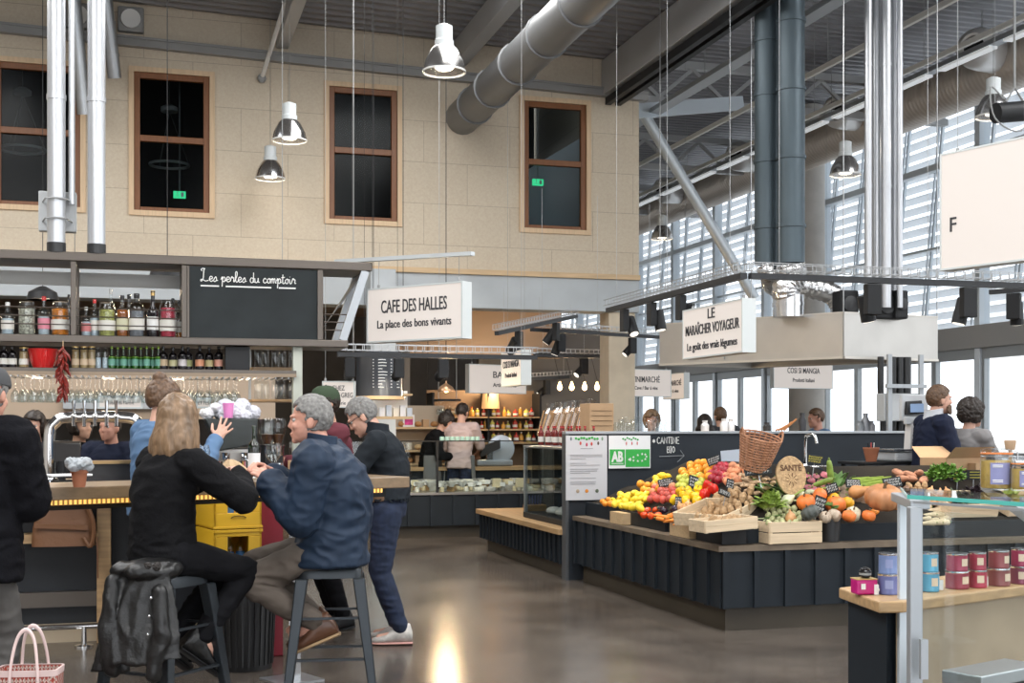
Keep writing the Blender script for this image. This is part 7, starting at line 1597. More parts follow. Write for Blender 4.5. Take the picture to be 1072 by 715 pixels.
a, b = PY(457, 420, 17.9), PY(480, 420, 17.9); t = thing('glass_hanger', 'dark rack of upturned wine glasses beyond the cheese sellers', 'rack', a); MB().box(a.x, b.x, 17.75, 18.05, a.z, a.z+.03).build('rack_board', M_black, t, smooth=0)
for x in (a.x+.03, b.x-.03): MB().tube([(x, 17.9, a.z+.03), (x, 17.9, 3.54)], .006, 5).build('hanging_rod', M_grey, t)
tag(MB().box(3.2, 3.9, 19.0, 19.2, 0, 2.6).build('tall_panel', mat('mid_grey_panel', (.16, .16, .165), .7), smooth=0), 'tall grey panel behind the bakery shelves', 'panel')
# stalls seen beyond the bar
t = thing('market_stall', 'pale tan stall front seen beyond the bar', 'market stall', (-1.5, 13.2, 0)); MB().box(-5, 1.3, 13.2, 13.4, 1.52, 2.02).build('fascia', mat('tan_fascia', (.42, .33, .25), .7), t, smooth=0); MB().box(-5, 1.3, 13.25, 13.9, 0, 1.0).build('counter', M_navy, t, smooth=0)
MB().box(PY(66, 420, 13.15).x, PY(165, 420, 13.15).x, 13.14, 13.2, 1.62, 1.72).build('grey_band', M_alu, t, smooth=0)
for x in (-4.5, -1.2, 1.2): MB().box(x, x+.08, 13.28, 13.36, 1.0, 1.52).build('post', M_grey, t, smooth=0)
for (x, y, pw) in [(-2.6, 11.4, 22), (.2, 11.6, 22), (-1.0, 13.9, 20)]:  # dome lamps added to carry warm fill beyond the bar
    t = thing('dome_lamp', {-2.6: 'added black dome lamp beyond the bar at left', .2: 'added black dome lamp beyond the bar near its post', -1.0: 'added black dome lamp over the tan stall'}[x], 'pendant lamp', (x, y, 2.75)); MB().lathe([(.16, 0), (.14, .08), (.03, .14), (.02, .14), (.13, .07), (.155, 0)], 20, (x, y, 2.75)).build('shade', M_black, t); MB().ball((x, y, 2.80), .04, 10, 7).build('bulb', M_warmglow, t); MB().tube([(x, y, 2.88), (x, y, zr(x)+.02)], .004, 5).build('cord', M_black, t)
    point('dome_light', (x, y, 2.70), pw, (1, .78, .52), .08)
# ---------------------------------------------------------------- people
def limb(mb, pts, rs, n=12):
    pts = [V3(p) for p in pts]
    for i in range(len(pts)-1):
        mb.tube([pts[i].lerp(pts[i+1], k/3) for k in range(4)], [rs[i]+(rs[i+1]-rs[i])*k/3 for k in range(4)], n)
    for p, r in zip(pts, rs): mb.ball(p, r, n, 8)
def ik(a, b, l1, l2, pole):
    a, b, pole = V3(a), V3(b), V3(pole); d = b-a; L = min(d.length, (l1+l2)*.999); u = d.normalized()
    x = (l1*l1-l2*l2+L*L)/(2*L); h = math.sqrt(max(0, l1*l1-x*x)); w = (pole-a)-u*(pole-a).dot(u); w.normalize(); return a+u*x+w*h
def torso_rings(P_, N_, hunch, secs, yaw=0.0, n=22, sq=.8):
    P_, N_ = V3(P_), V3(N_); rings = []
    for t, rx, ry, off in secs:
        c = P_.lerp(N_, t)+V3((0, hunch*math.sin(PI*min(max(t, 0), 1)), 0)); dz = (N_-P_).normalized()
        tt = V3((0, hunch*PI*math.cos(PI*min(max(t, 0), 1))*.5, 0)); dz = (dz+tt).normalized()
        X = V3((math.cos(yaw*max(0, t)), math.sin(yaw*max(0, t)), 0)); Y = dz.cross(X).normalized(); X = Y.cross(dz)
        rings.append([c+X*rx*math.copysign(abs(math.cos(a))**sq, math.cos(a))+Y*(ry*math.copysign(abs(math.sin(a))**.9, math.sin(a))+off) for a in [2*PI*k/n for k in range(n)]])
    return rings
def hand(mb, Wp, d, nrm, side, curl=(.35, .45, .35), spread=.09, s=1.0, thumb=.5):
    """palm with four fingers and a thumb; d along the hand, nrm out of the back of the hand, side +1 right hand"""
    d = V3(d).normalized(); nrm = V3(nrm); nrm = (nrm-d*nrm.dot(d)).normalized(); ac = d.cross(nrm)*side   # towards the thumb... checked below
    ac = -ac
    W_ = V3(Wp); M = Matrix((( *ac, 0), (*d, 0), (*nrm, 0), (0, 0, 0, 1))).transposed().to_3x3().to_4x4()
    mb.ball(W_+d*.048*s, (.040*s, .050*s, .016*s), 12, 8, M.to_3x3().to_4x4())
    limb(mb, [W_-d*.02*s, W_+d*.03*s], [.026*s, .024*s], 10)
    for k, (off, L, r) in enumerate([(.031, .92, .0096), (.0105, 1.0, .0098), (-.0105, .94, .0095), (-.030, .76, .0086)]):
        p = W_+d*(.088-.006*abs(k-1.3))*s+ac*off*s; dr = (d+ac*spread*(1.5-k)).normalized(); pts = [p-dr*.02*s, p]; ang = 0
        for L0, c in zip((.043, .028, .022), curl):
            ang += c; q = dr*math.cos(ang)-nrm*math.sin(ang); pts.append(pts[-1]+q*L0*L*s)
        limb(mb, pts, [r*s*1.05, r*s*1.05, r*s, r*s*.93, r*s*.85], 8)
    p = W_+d*.022*s+ac*.030*s; t1 = (d*.62+ac*.78-nrm*.25).normalized(); t2 = (d*.85+ac*.40-nrm*thumb).normalized()
    limb(mb, [p-ac*.012*s, p+t1*.035*s, p+t1*.035*s+t2*.030*s, p+t1*.035*s+t2*.054*s], [.014*s, .0125*s, .0105*s, .009*s], 8)
def headshape(mb, M, nose=1.0, ears=True):
    def b(c, r): mb.ball(M @ V3(c), r, 14, 10, M.to_3x3().to_4x4())
    b((0, -.012, .022), (.076, .098, .098)); b((0, .028, -.035), (.063, .068, .088)); b((0, .048, -.082), (.044, .045, .034)); b((0, .080, -.102), (.020, .018, .016))
    b((0, .083, .020), (.050, .018, .011)); b((.034, .070, -.030), (.022, .020, .020)); b((-.034, .070, -.030), (.022, .020, .020)); b((0, .093, -.066), (.024, .012, .006)); b((0, .091, -.077), (.020, .012, .007))
    limb(mb, [M @ V3((0, .088, .012)), M @ V3((0, .103, -.028))], [.009, .0115], 8); b((0, .094, -.034), (.017, .011, .008))
    if ears:
        for s in (-1, 1): b((s*.077, -.008, -.016), (.010, .020, .032)); b((s*.080, -.016, -.004), (.008, .014, .020))
def hairshape(mb, M, region, r=.016, n=260, lift=.006, seed=1, vol=1.0):
    rr = random.Random(seed); k = 0; i = 0
    while k < n and i < 9000:
        i += 1; a, z = rr.uniform(0, 2*PI), rr.uniform(-.75, 1.0); q = math.sqrt(1-z*z); d = V3((q*math.cos(a), q*math.sin(a), z)); p = V3((.076*d.x, -.012+.098*d.y, .022+.098*d.z))
        if not region(p): continue
        p = p+V3((d.x, d.y, d.z))*lift*vol; mb.ball(M @ p, r*rr.uniform(.8, 1.2), 7, 5); k += 1
def short_region(front=.055, low=-.055):
    def f(p):
        if p.y > .035 and p.z < .050+(.02 if abs(p.x) < .05 else 0): return False
        if abs(p.x) > .055 and p.y > -.035 and p.z < .0: return False
        return p.z > low and not (p.y > .01 and p.z < .035)
    return f
M_eye = mat('eye_white', (.42, .40, .38), .3); M_iris = mat('dark_iris', (.05, .035, .025), .15); M_lip = None
def skinmat(n, c): return mat(n, c, .48, var=.10, scale=9, spec=.4)
SK = skinmat('fair_skin', (.62, .36, .27)); SK2 = skinmat('ruddy_skin', (.60, .31, .23)); SK3 = skinmat('tanned_skin', (.50, .29, .20))
def person(label, loc, rz, pelvis, neck, head, yaw=0, pitch=0, roll=0, hunch=0.0, sw=.185, wr=None, wl=None, er=None, el=None, kr=None, kl=None, ar=None, al=None, tr=None, tl=None,
           skin=SK, top=None, topname='jumper', bottom=None, shoe=None, hair=None, hairstyle='short', voxel=.010, fem=False, hem=-.16, bulk=.03, collar=None, shoulderyaw=0.0, handr={}, handl={}, foldt=.006, seat=False, sole=None, group=None, belt=None, grow=1.0, cuff=.0, seed=1, eyes=True):
    g = grow; P_, N_, H_p = V3(pelvis), V3(neck), V3(head)
    X = V3((math.cos(shoulderyaw), math.sin(shoulderyaw), 0)); dz = (N_-P_).normalized()
    SRt = N_+X*sw-dz*.055; SLt = N_-X*sw-dz*.055
    HR, HL = P_+V3((.088, 0, -.02)), P_-V3((.088, 0, .02))
    UA, FA, TH_, SH_ = .29*g, .255*g, .43*g, .425*g
    wr = V3(wr) if wr else SRt+V3((.07, .06, -.5)); wl = V3(wl) if wl else SLt+V3((-.07, .06, -.5))
    er = ik(SRt, wr, UA, FA, er if er else SRt+V3((.3, -.4, -.3))); el = ik(SLt, wl, UA, FA, el if el else SLt+V3((-.3, -.4, -.3)))
    ar = V3(ar) if ar else V3((.10, -.02, .09)); al = V3(al) if al else V3((-.10, -.02, .09))
    kr = ik(HR, ar, TH_, SH_, kr if kr else HR+V3((.05, 1, 0))); kl = ik(HL, al, TH_, SH_, kl if kl else HL+V3((-.05, 1, 0)))
    tr = V3(tr) if tr else V3((.12, 1, -.12)); tl = V3(tl) if tl else V3((-.12, 1, -.12))
    # ---- body: one continuous surface
    b = MB(); w = .92 if fem else 1.0
    b.loft(torso_rings(P_, N_, hunch, [(-.14, .12*w, .09, 0), (0, .155, .11, 0), (.25, .135*w, .098, 0), (.5, .145*w, .10, 0), (.75, .160*w, .105, 0), (.9, .13*w, .085, 0), (1.0, .062, .058, 0)], shoulderyaw))
    MH = Matrix.Translation(H_p) @ Matrix.Rotation(yaw, 4, 'Z') @ Matrix.Rotation(pitch, 4, 'X') @ Matrix.Rotation(roll, 4, 'Y')
    limb(b, [N_-dz*.03, N_.lerp(MH @ V3((0, -.02, -.06)), .6), MH @ V3((0, -.018, -.05))], [.062, .054*w, .054*w], 14)
    headshape(b, MH)
    for S0, E0, W0 in ((SRt, er, wr), (SLt, el, wl)): limb(b, [S0, S0.lerp(E0, .35), E0, E0.lerp(W0, .3), W0], [.052, .046, .038, .038, .027], 12)
    for h0, k0, a0 in ((HR, kr, ar), (HL, kl, al)): limb(b, [h0, h0.lerp(k0, .5), k0, k0.lerp(a0, .3), a0], [.085, .070, .052, .052, .036], 14)
    for a0, t0 in ((ar, tr), (al, tl)):
        t0 = t0.normalized(); limb(b, [a0, a0+t0*.04-V3((0, 0, .035)) if not seat else a0+t0*.05, a0+t0*.15-(V3((0, 0, .045)) if not seat else V3((0, 0, 0)))], [.034, .034, .022], 10)
    hr = dict(d=(wr-er), nrm=(0, 0, 1), curl=(.35, .45, .35)); hr.update(handr); hl = dict(d=(wl-el), nrm=(0, 0, 1), curl=(.35, .45, .35)); hl.update(handl)
    hand(b, wr, hr['d'], hr['nrm'], 1, hr['curl'], hr.get('spread', .09), .95 if fem else 1.02); hand(b, wl, hl['d'], hl['nrm'], -1, hl['curl'], hl.get('spread', .09), .95 if fem else 1.02)
    body = b.build('person', skin, smooth=0); bake(body, min(voxel, .006) if voxel < .010 else voxel, 2)
    tag(body, label, 'person', group)
    if eyes:
        for s in (-1, 1):
            e = MB().ball(MH @ V3((s*.031, .0735, .002)), .0125, 10, 8).build('eye', M_eye, body); MB().ball(MH @ V3((s*.031, .0835, .002)), .0050, 8, 6).build('iris', M_iris, e)
    # ---- clothes
    if top:
        c = MB(); k = bulk
        hs = [(hem, .150*w+k*1.25, .118+k*1.1, 0), (hem*.4, .162+k, .122+k, 0), (.1, .155*w+k, .115+k, 0), (.3, .142*w+k, .108+k, 0), (.55, .155*w+k, .112+k, 0), (.78, .172*w+k*.8, .112+k*.8, 0), (.93, .135*w+k*.6, .088+k*.6, 0), (1.015, .068+k*.25, .064+k*.25, 0)]
        c.loft(torso_rings(P_, N_, hunch, hs, shoulderyaw, 26))
        for S0, E0, W0 in ((SRt, er, wr), (SLt, el, wl)):
            W1 = E0.lerp(W0, 1.0-.06-cuff); k2 = k*.75
            limb(c, [N_.lerp(S0, .55)-dz*.02, S0, S0.lerp(E0, .4), E0, E0.lerp(W1, .4)] + ([W1] if cuff < .6 else []), [.062+k2*.6, .060+k2, .054+k2, .048+k2, .045+k2]+([.034+k2] if cuff < .6 else []), 14)
        o = c.build(topname, top, body, smooth=0); bake(o, voxel, 3, foldt, seed=seed*3.1)
        if collar:
            s = MB(); cc = N_+dz*.03; rings = []
            for k, (zz, rr_) in enumerate([(-.035, .088), (.01, .078), (.042, .080), (.045, .071), (.0, .064)]):
                rings.append([cc+dz*(zz+.012*math.sin(a))+V3((rr_*math.cos(a), rr_*1.02*math.sin(a)-.004, 0)) for a in [2*PI*j/20 for j in range(20)]])
            s.loft(rings, cap=False).build('collar', collar, o)
    if bottom:
        c = MB(); c.loft(torso_rings(P_, N_, hunch*.2, [(-.15, .13, .105, 0), (0, .168, .128, 0), (.14, .158*w, .120, 0), (.20, .150*w, .114, 0)], 0, 24))
        for h0, k0, a0 in ((HR, kr, ar), (HL, kl, al)):
            thin = .9 if fem else 1.0
            limb(c, [h0, h0.lerp(k0, .5), k0, k0.lerp(a0, .35), k0.lerp(a0, .93)], [.104, .088*thin, .070*thin, .068*thin, .055*thin], 16)
        o2 = c.build('trousers', bottom, body, smooth=0); bake(o2, voxel, 3, foldt*.7, (8, 8, 18), seed*1.7)
        if belt:
            MB().loft([[q+V3((0, 0, dzz)) for q in torso_rings(P_, N_, 0, [(.14, .158*w+rr_, .120+rr_, 0)], 0, 24)[0]] for dzz, rr_ in ((-.016, .006), (-.016, .012), (.016, .012), (.016, .006))], cap=False).build('belt', belt, o2)
    if shoe:
        for nm, a0, t0 in (('right', ar, tr), ('left', al, tl)):
            t0 = t0.normalized(); up = V3((0, 0, 1)) if not seat else (V3((0, 0, 1))-t0*t0.z).normalized(); sd = t0.cross(up).normalized(); dn = -(sd.cross(t0)).normalized() if not seat else -up
            M = Matrix(((*sd, 0), (*t0, 0), (*(-dn), 0), (0, 0, 0, 1))).transposed().to_3x3().to_4x4(); M.translation = a0
            s = MB(); prof = [(-.072, .030, -.078, -.01), (-.055, .038, -.082, .045), (.0, .040, -.082, .055), (.05, .042, -.082, .012), (.10, .046, -.082, -.022), (.15, .044, -.082, -.036), (.185, .030, -.082, -.045), (.198, .012, -.078, -.055)]
            s.loft([[M @ V3((wd*math.cos(a), y, (zb+zt)/2+(zt-zb)/2*math.sin(a))) for a in [2*PI*j/14 for j in range(14)]] for y, wd, zb, zt in prof]).build('shoe', shoe, body, smooth=60)
            o3 = body.children[-1] if False else [q for q in body.children if q.name.startswith('shoe')][-1]
            s = MB(); s.loft([[M @ V3((wd*1.08*math.cos(a), y*1.02, -.083+.010*math.sin(a))) for a in [2*PI*j/14 for j in range(14)]] for y, wd, zb, zt in prof]).build('sole', sole or M_black, o3, smooth=60)
    if hair:
        h = MB(); vx = .007 if voxel < .012 else .010
        if hairstyle in ('short', 'bald_top'): hairshape(h, MH, short_region(), .0105, 640, .002, seed)
        elif hairstyle == 'curly': hairshape(h, MH, lambda p: not (p.y > .03 and p.z < .05) and p.z > -.07, .022, 260, .016, seed)
        elif hairstyle in ('long', 'bun', 'bob'):
            hairshape(h, MH, lambda p: not (p.y > .035 and p.z < .055) and p.z > -.06, .015, 520, .007, seed)
            if hairstyle == 'bun': h.ball(MH @ V3((0, -.06, .13)), (.045, .045, .038), 12, 8)
            else:
                r2 = random.Random(seed); L = .20 if hairstyle == 'long' else .09
                for k in range(70):
                    a = PI*(1.0+r2.uniform(-.06, 1.06)); sx, sy = .078*math.cos(a), -.012+.092*math.sin(a); p0 = MH @ V3((sx*.9, sy*.9, .05)); p1 = MH @ V3((sx*1.12, sy*1.10-.004, -.03))
                    p2 = p1+V3((sx*.18+r2.uniform(-.012, .012), -.012+r2.uniform(-.012, .012), -L*r2.uniform(.55, 1.0))); h.tube(smooth_line([p0, p1, p1.lerp(p2, .5)+V3((sx*.15, -.01, 0)), p2], 4), [.016]*10+[.011, .006, .004], 6)
        o = h.build('hair', hair, body, smooth=0); bake(o, vx, 3 if hairstyle != 'curly' else 2, .0035 if hairstyle != 'curly' else .005, (75, 75, 8) if hairstyle in ('long', 'bob') else (70, 60, 40), seed)
    body.location = loc; body.rotation_euler = (0, 0, rz)
    body['mh'] = 0; del body['mh']
    return body, MH
def ground(px, d): p = P(px, 446, d); return V3((p.x, p.y, 0))
M_blackknit = mat('black_knit', (.007, .007, .008), .9, spec=.12, bump=.2, bscale=60); M_blacktrs = mat('black_trousers', (.0065, .0065, .008), .85, spec=.12); M_blackleather = mat('black_leather', (.006, .006, .0062), .40, bump=.35, bscale=26)
M_navyjkt = mat('navy_padded_jacket', (.014, .027, .052), .6, spec=.25, var=.15, scale=6); M_taupe = mat('taupe_trousers', (.105, .084, .068), .85, var=.1, scale=12); M_boot = mat('brown_boot_leather', (.10, .045, .025), .35, var=.2); M_crepe = mat('tan_sole', (.40, .27, .15), .7)
M_grhair = mat('grey_hair', (.185, .18, .172), .75, var=.35, scale=60); M_dkhair = mat('dark_brown_hair', (.022, .014, .010), .5, var=.3, scale=50); M_brhair = mat('brown_hair', (.11, .060, .032), .5, var=.4, scale=40); M_blond = mat('light_brown_hair', (.20, .125, .07), .45, var=.45, scale=30, stretch=(1, 1, .2))
M_denim = mat('dark_denim', (.012, .021, .050), .85, var=.25, scale=20); M_dkshirt = mat('charcoal_shirt', (.018, .022, .027), .85, spec=.15, var=.12); M_suit = mat('navy_suit', (.010, .015, .036), .8, spec=.2)

# seated man in navy jacket, at the counter
rzm = rad(70); loc = ground(346, 6.42)
p3, mh = person('seated grey-haired man in navy jacket with glass of wine at the counter', loc, rzm, (0, 0, .85), (0, .045, 1.335), (0, .105, 1.482), yaw=.1, pitch=-.05, hunch=-.06, sw=.215, skin=SK2,
    wr=(.04, .31, 1.19), wl=(-.13, .275, 1.165), er=(.5, -.4, .9), el=(-.45, -.5, .9), ar=(.10, .10, .46), al=(-.11, .03, .465), kr=(.12, 1, .9), kl=(-.14, 1, .9), tr=(.05, .90, -.43), tl=(-.05, .92, -.39), seat=True,
    top=M_navyjkt, topname='jacket', bottom=M_taupe, shoe=M_boot, sole=M_crepe, hair=M_grhair, hairstyle='short', voxel=.008, bulk=.060, hem=-.20, collar=M_navyjkt, foldt=.009, seed=2,
    handl=dict(curl=(.6, .75, .5), nrm=(-.55, -.2, .8)), handr=dict(curl=(.6, .75, .5), nrm=(.4, 0, .8)))
s = MB().ball((-.29, .02, 1.23), .008, 8, 6); s.build('snap_button', M_white, p3.children[2] if False else [c for c in p3.children if c.name.startswith('jacket')][0])
for ob in list(bpy.data.objects):
    if ob.name.startswith('snap_button'): ob.matrix_parent_inverse = Matrix()
# seated woman in black
locw = ground(172, 6.05); rzw = rad(-57)
p2, mh = person('seated woman in black seen from behind, long light brown hair', locw, rzw, (0, 0, .85), (0, .05, 1.325), (0, .075, 1.47), yaw=.75, pitch=-.10, hunch=-.035, sw=.17, fem=True, skin=SK,
    wr=(.14, .33, 1.21), wl=(-.14, .36, 1.20), er=(.6, .1, .95), el=(-.5, .0, 1.0), ar=(.09, .13, .42), al=(-.09, .10, .42), kr=(.12, 1, .95), kl=(-.12, 1, .95), tr=(.04, .80, -.6), tl=(-.04, .80, -.6), seat=True,
    top=M_blackknit, topname='jumper', bottom=M_blacktrs, shoe=M_blackleather, sole=M_black, hair=M_blond, hairstyle='long', voxel=.008, bulk=.024, hem=-.10, foldt=.007, seed=5,
    handr=dict(curl=(.5, .6, .4), nrm=(.3, -.1, .9)), handl=dict(curl=(.5, .6, .4)))
# standing man with glasses, jeans and trainers
loc4 = ground(406, 8.5); rz4 = rad(74)
M_train = mat('white_trainer', (.48, .46, .43), .5, var=.5, scale=14); M_redsole = mat('pale_red_sole', (.55, .30, .27), .6)
p4, mh4 = person('standing grey-haired man with glasses in charcoal shirt and jeans, looking down', loc4, rz4, (0, 0, .905), (0, .07, 1.40), (0, .175, 1.515), yaw=.0, pitch=-.62, hunch=-.05, sw=.195, skin=SK,
    wr=(.10, .40, 1.20), wl=(-.08, .42, 1.16), er=(.4, -.1, .9), el=(-.4, -.05, .95), ar=(.085, -.06, .095), al=(-.09, -.10, .095), tr=(.03, 1, 0), tl=(-.08, 1, 0), kr=(.09, 1, .5), kl=(-.10, 1, .5),
    top=M_dkshirt, topname='shirt', bottom=M_denim, shoe=M_train, sole=M_redsole, hair=M_grhair, hairstyle='short', voxel=.008, bulk=.022, hem=.125, collar=M_dkshirt, belt=mat('tan_belt', (.16, .09, .05), .5), foldt=.006, seed=7, grow=.955, handl=dict(curl=(.5, .6, .4)))
s = MB()
for sg in (-1, 1):
    s.tube([mh4 @ V3((sg*.031+.021*math.cos(a), .106, .000+.016*math.sin(a))) for a in [2*PI*k/12 for k in range(13)]], .0022, 5); s.tube([mh4 @ V3((sg*.052, .104, .004)), mh4 @ V3((sg*.082, .03, .006)), mh4 @ V3((sg*.084, -.015, -.002))], .0022, 5)
s.tube([mh4 @ V3((-.01, .108, .004)), mh4 @ V3((.01, .108, .004))], .002, 5)
g4 = s.build('glasses', M_black); g4.parent = p4
# standing man at the left edge
M_woolcoat = mat('black_wool_coat', (.007, .007, .009), .95, spec=.1, bump=.25, bscale=50); M_greytrs = mat('grey_corduroy', (.085, .080, .076), .9, var=.15, scale=14)
loc1 = ground(-30, 5.75)
p1, mh1 = person('standing man in black coat and flat cap beside the woven shopping bag', loc1, rad(-42), (0, 0, .92), (0, .05, 1.44), (0, .10, 1.60), yaw=.3, pitch=-.15, hunch=-.04, sw=.20, skin=SK2,
    wr=(.0, .24, 1.25), wl=(-.12, .36, 1.24), er=(.75, -.25, 1.05), el=(-.9, .1, 1.4), ar=(.10, -.03, .09), al=(-.10, .03, .09), tr=(.2, 1, 0), tl=(-.1, 1, 0),
    top=M_woolcoat, topname='coat', bottom=M_greytrs, shoe=M_black, hair=M_grhair, hairstyle='short', voxel=.010, bulk=.075, hem=-.32, collar=M_woolcoat, foldt=.008, seed=9)
s = MB(); rings = []
for zz, k in ((.035, 1.10), (.05, 1.12), (.085, 1.02), (.115, .78), (.13, .35)):
    rings.append([mh1 @ V3((.083*k*math.cos(a), -.010+.104*k*math.sin(a), zz)) for a in [2*PI*j/20 for j in range(20)]])
s.loft(rings).build('flat_cap', mat('grey_cap', (.06, .062, .066), .85)).parent = p1
# barmaid behind the counter, one hand raised
M_bluesh = mat('blue_denim_shirt', (.09, .17, .30), .8)
p8, mh = person('bar worker with hair in a bun and blue shirt behind the seated woman', ground(160, 8.05), rad(-55), (0, 0, .96), (0, .04, 1.47), (0, .085, 1.62), pitch=-.2, fem=True, sw=.165, wr=(.17, .36, 1.36), wl=(-.12, .30, 1.15), er=(.4, -.1, 1.0),
    top=M_bluesh, topname='shirt', bottom=M_blacktrs, shoe=M_black, hair=M_brhair, hairstyle='bun', voxel=.009, bulk=.02, seed=11, handr=dict(d=(.1, .6, .75), nrm=(.9, -.3, .2), curl=(.1, .15, .12), spread=.22))
# man in cap and maroon top behind the seated man
p7, mh7 = person('man in dark cap and maroon top standing behind the seated man', ground(352, 9.1), rad(100), (0, 0, .93), (0, .05, 1.45), (0, .09, 1.61), sw=.19, yaw=.2, wr=(.05, .36, 1.2), wl=(-.05, .36, 1.2), top=mat('maroon_jersey', (.12, .018, .03), .8), topname='jersey', bottom=M_blacktrs, shoe=M_black, hair=M_dkhair, voxel=.010, bulk=.025, seed=13, skin=SK3)
s = MB(); s.loft([[mh7 @ V3((.080*k*math.cos(a), -.010+.102*k*math.sin(a), zz)) for a in [2*PI*j/20 for j in range(20)]] for zz, k in ((.028, 1.10), (.06, 1.10), (.10, .92), (.125, .55), (.13, .1))]); s.ball(mh7 @ V3((0, .115, .035)), (.06, .06, .010), 14, 6, mh7.to_3x3().to_4x4())
s.build('cap', mat('dark_green_cap', (.035, .06, .03), .85)).parent = p7
# customers across the bar
p9, mh = person('man in navy jacket across the bar behind the beer taps', ground(119, 10.9), rad(150), (0, 0, .80), (0, .03, 1.29), (0, .07, 1.44), sw=.20, skin=SK2, top=M_suit, topname='jacket', bottom=M_blacktrs, shoe=M_black, hair=M_dkhair, voxel=.012, bulk=.035, seed=15, wr=(.1, .34, 1.05), wl=(-.1, .34, 1.05), hem=-.2)
p9, mh = person('dark-haired customer in black beyond the bar, left of the navy man', ground(80, 11.4), rad(-140), (0, 0, .82), (0, .03, 1.30), (0, .07, 1.45), sw=.18, skin=SK3, top=M_blackknit, topname='jumper', bottom=M_blacktrs, shoe=M_black, hair=M_dkhair, hairstyle='curly', voxel=.012, seed=17, wr=(.1, .34, 1.05))
p9, mh = person('customer in grey hood beyond the bar, farthest from the navy man', ground(38, 11.0), rad(170), (0, 0, .82), (0, .03, 1.30), (0, .07, 1.45), sw=.18, skin=SK, top=mat('dark_grey_hoodie', (.05, .05, .055), .9), topname='hoodie', bottom=M_blacktrs, shoe=M_black, hair=M_dkhair, hairstyle='bob', voxel=.012, seed=19, fem=True)
# cheese sellers
M_pinksh = mat('pale_pink_shirt', (.55, .42, .40), .85); M_apron = mat('grey_apron', (.16, .16, .16), .85)
def apron(pp, w=.16, y=.17, z0=.45, z1=1.05):
    s = MB(); s.loft([[V3((rr*math.cos(a), rr*.78*math.sin(a)+.015, z)) for a in [PI*(-.12+1.24*k/14) for k in range(15)]]+[V3(((rr-.012)*math.cos(a), (rr-.012)*.78*math.sin(a)+.015, z)) for a in [PI*(1.12-1.24*k/14) for k in range(15)]] for z, rr in ((z0, .24), (.75, .225), (z1, .205))])
    s.build('apron', M_apron).parent = pp
p5, mh = person('cheese seller in pale pink shirt and grey apron, back turned', ground(481, 17.35), rad(-35), (0, 0, .95), (0, .06, 1.48), (0, .12, 1.64), pitch=-.35, sw=.195, skin=SK, wr=(.12, .42, 1.08), wl=(-.15, .30, 1.0), er=(.5, 0, 1.0), top=M_pinksh, topname='shirt', bottom=M_denim, shoe=M_black, hair=M_dkhair, voxel=.011, bulk=.025, cuff=.62, seed=21); apron(p5)
p6, mh = person('dark-haired cheese seller in black top bending beside the pink shirt', ground(449, 17.45), rad(-110), (0, 0, .90), (0, .15, 1.38), (0, .24, 1.51), pitch=-.6, sw=.17, fem=True, hunch=-.05, skin=SK, wr=(.1, .40, 1.02), wl=(-.1, .40, 1.02), top=M_blackknit, topname='top', bottom=M_blacktrs, shoe=M_black, hair=M_dkhair, hairstyle='bun', voxel=.011, bulk=.02, seed=23); apron(p6)
# man in navy jacket and woman by the scale
p10, mh10 = person('bearded man in navy suit jacket behind the weighing scale', ground(974, 10.95), rad(-100), (0, 0, .99), (0, .03, 1.52), (0, .085, 1.68), yaw=.0, sw=.20, skin=SK, wr=(.10, .33, 1.15), wl=(-.16, .25, 1.0), er=(.5, -.2, 1.0), top=M_suit, topname='jacket', bottom=M_suit, shoe=M_black, hair=M_brhair, voxel=.009, bulk=.035, hem=-.28, seed=25, grow=1.04, collar=mat('white_collar', (.6, .62, .66), .8))
s = MB(); rr = random.Random(3)
for k in range(150):
    a = rr.uniform(-1, 1)*1.5; z = rr.uniform(-.125, -.055); ry = .098-.02*abs(a); s.ball(mh10 @ V3((.066*math.sin(a), .03+.064*math.cos(a), z)), .011, 6, 4)
o = s.build('beard', M_brhair); bake(o, .008, 1); o.parent = p10
p11, mh = person('curly dark-haired woman in grey cardigan beside the navy-jacketed man', ground(1012, 11.3), rad(-80), (0, 0, .90), (0, .02, 1.41), (0, .06, 1.56), yaw=.0, sw=.17, fem=True, skin=SK, wr=(-.05, .30, 1.30), wl=(-.1, .35, 1.1), er=(.35, .1, .9), top=mat('grey_cardigan', (.26, .25, .25), .9), topname='cardigan', bottom=M_blacktrs, shoe=M_black, hair=M_dkhair, hairstyle='curly', voxel=.009, bulk=.02, hem=-.3, seed=27)
s = MB(); r = random.Random(6)
for k in range(12): s.ball((r.uniform(-.16, .16), .0+r.uniform(-.13, .12), 1.02+r.uniform(-.05, .05)), (.06, .06, .035), 8, 6)
o = s.build('scarf', mat('red_white_scarf', (.40, .14, .15), .9, var=.6, scale=30)); bake(o, .012, 2); o.parent = p11
# visitors by the glazed side, seen over the partition
p12, mh = person('man in blue top seen in profile over the partition before the concrete column', ground(860, 16.2), rad(85), (0, 0, .88), (0, .04, 1.39), (0, .08, 1.55), skin=SK2, top=mat('blue_top', (.12, .22, .38), .8), bottom=M_denim, shoe=M_black, hair=M_brhair, voxel=.012, seed=29, pitch=-.15)
p13, mh = person('curly light-haired visitor behind the jars, first from the pale column', ground(682, 16.0), rad(160), (0, 0, .86), (0, .03, 1.35), (0, .06, 1.51), skin=SK, top=mat('olive_coat', (.10, .09, .06), .9), bottom=M_denim, shoe=M_black, hair=M_blond, hairstyle='curly', voxel=.012, seed=31, fem=True)
p14, mh = person('man in dark jacket seen from behind at the glass doors', ground(755, 17.0), rad(-10), (0, 0, .92), (0, .03, 1.43), (0, .05, 1.58), top=mat('dark_grey_jacket', (.03, .033, .04), .8), topname='jacket', bottom=M_denim, shoe=M_black, hair=M_brhair, voxel=.012, seed=33, bulk=.04)
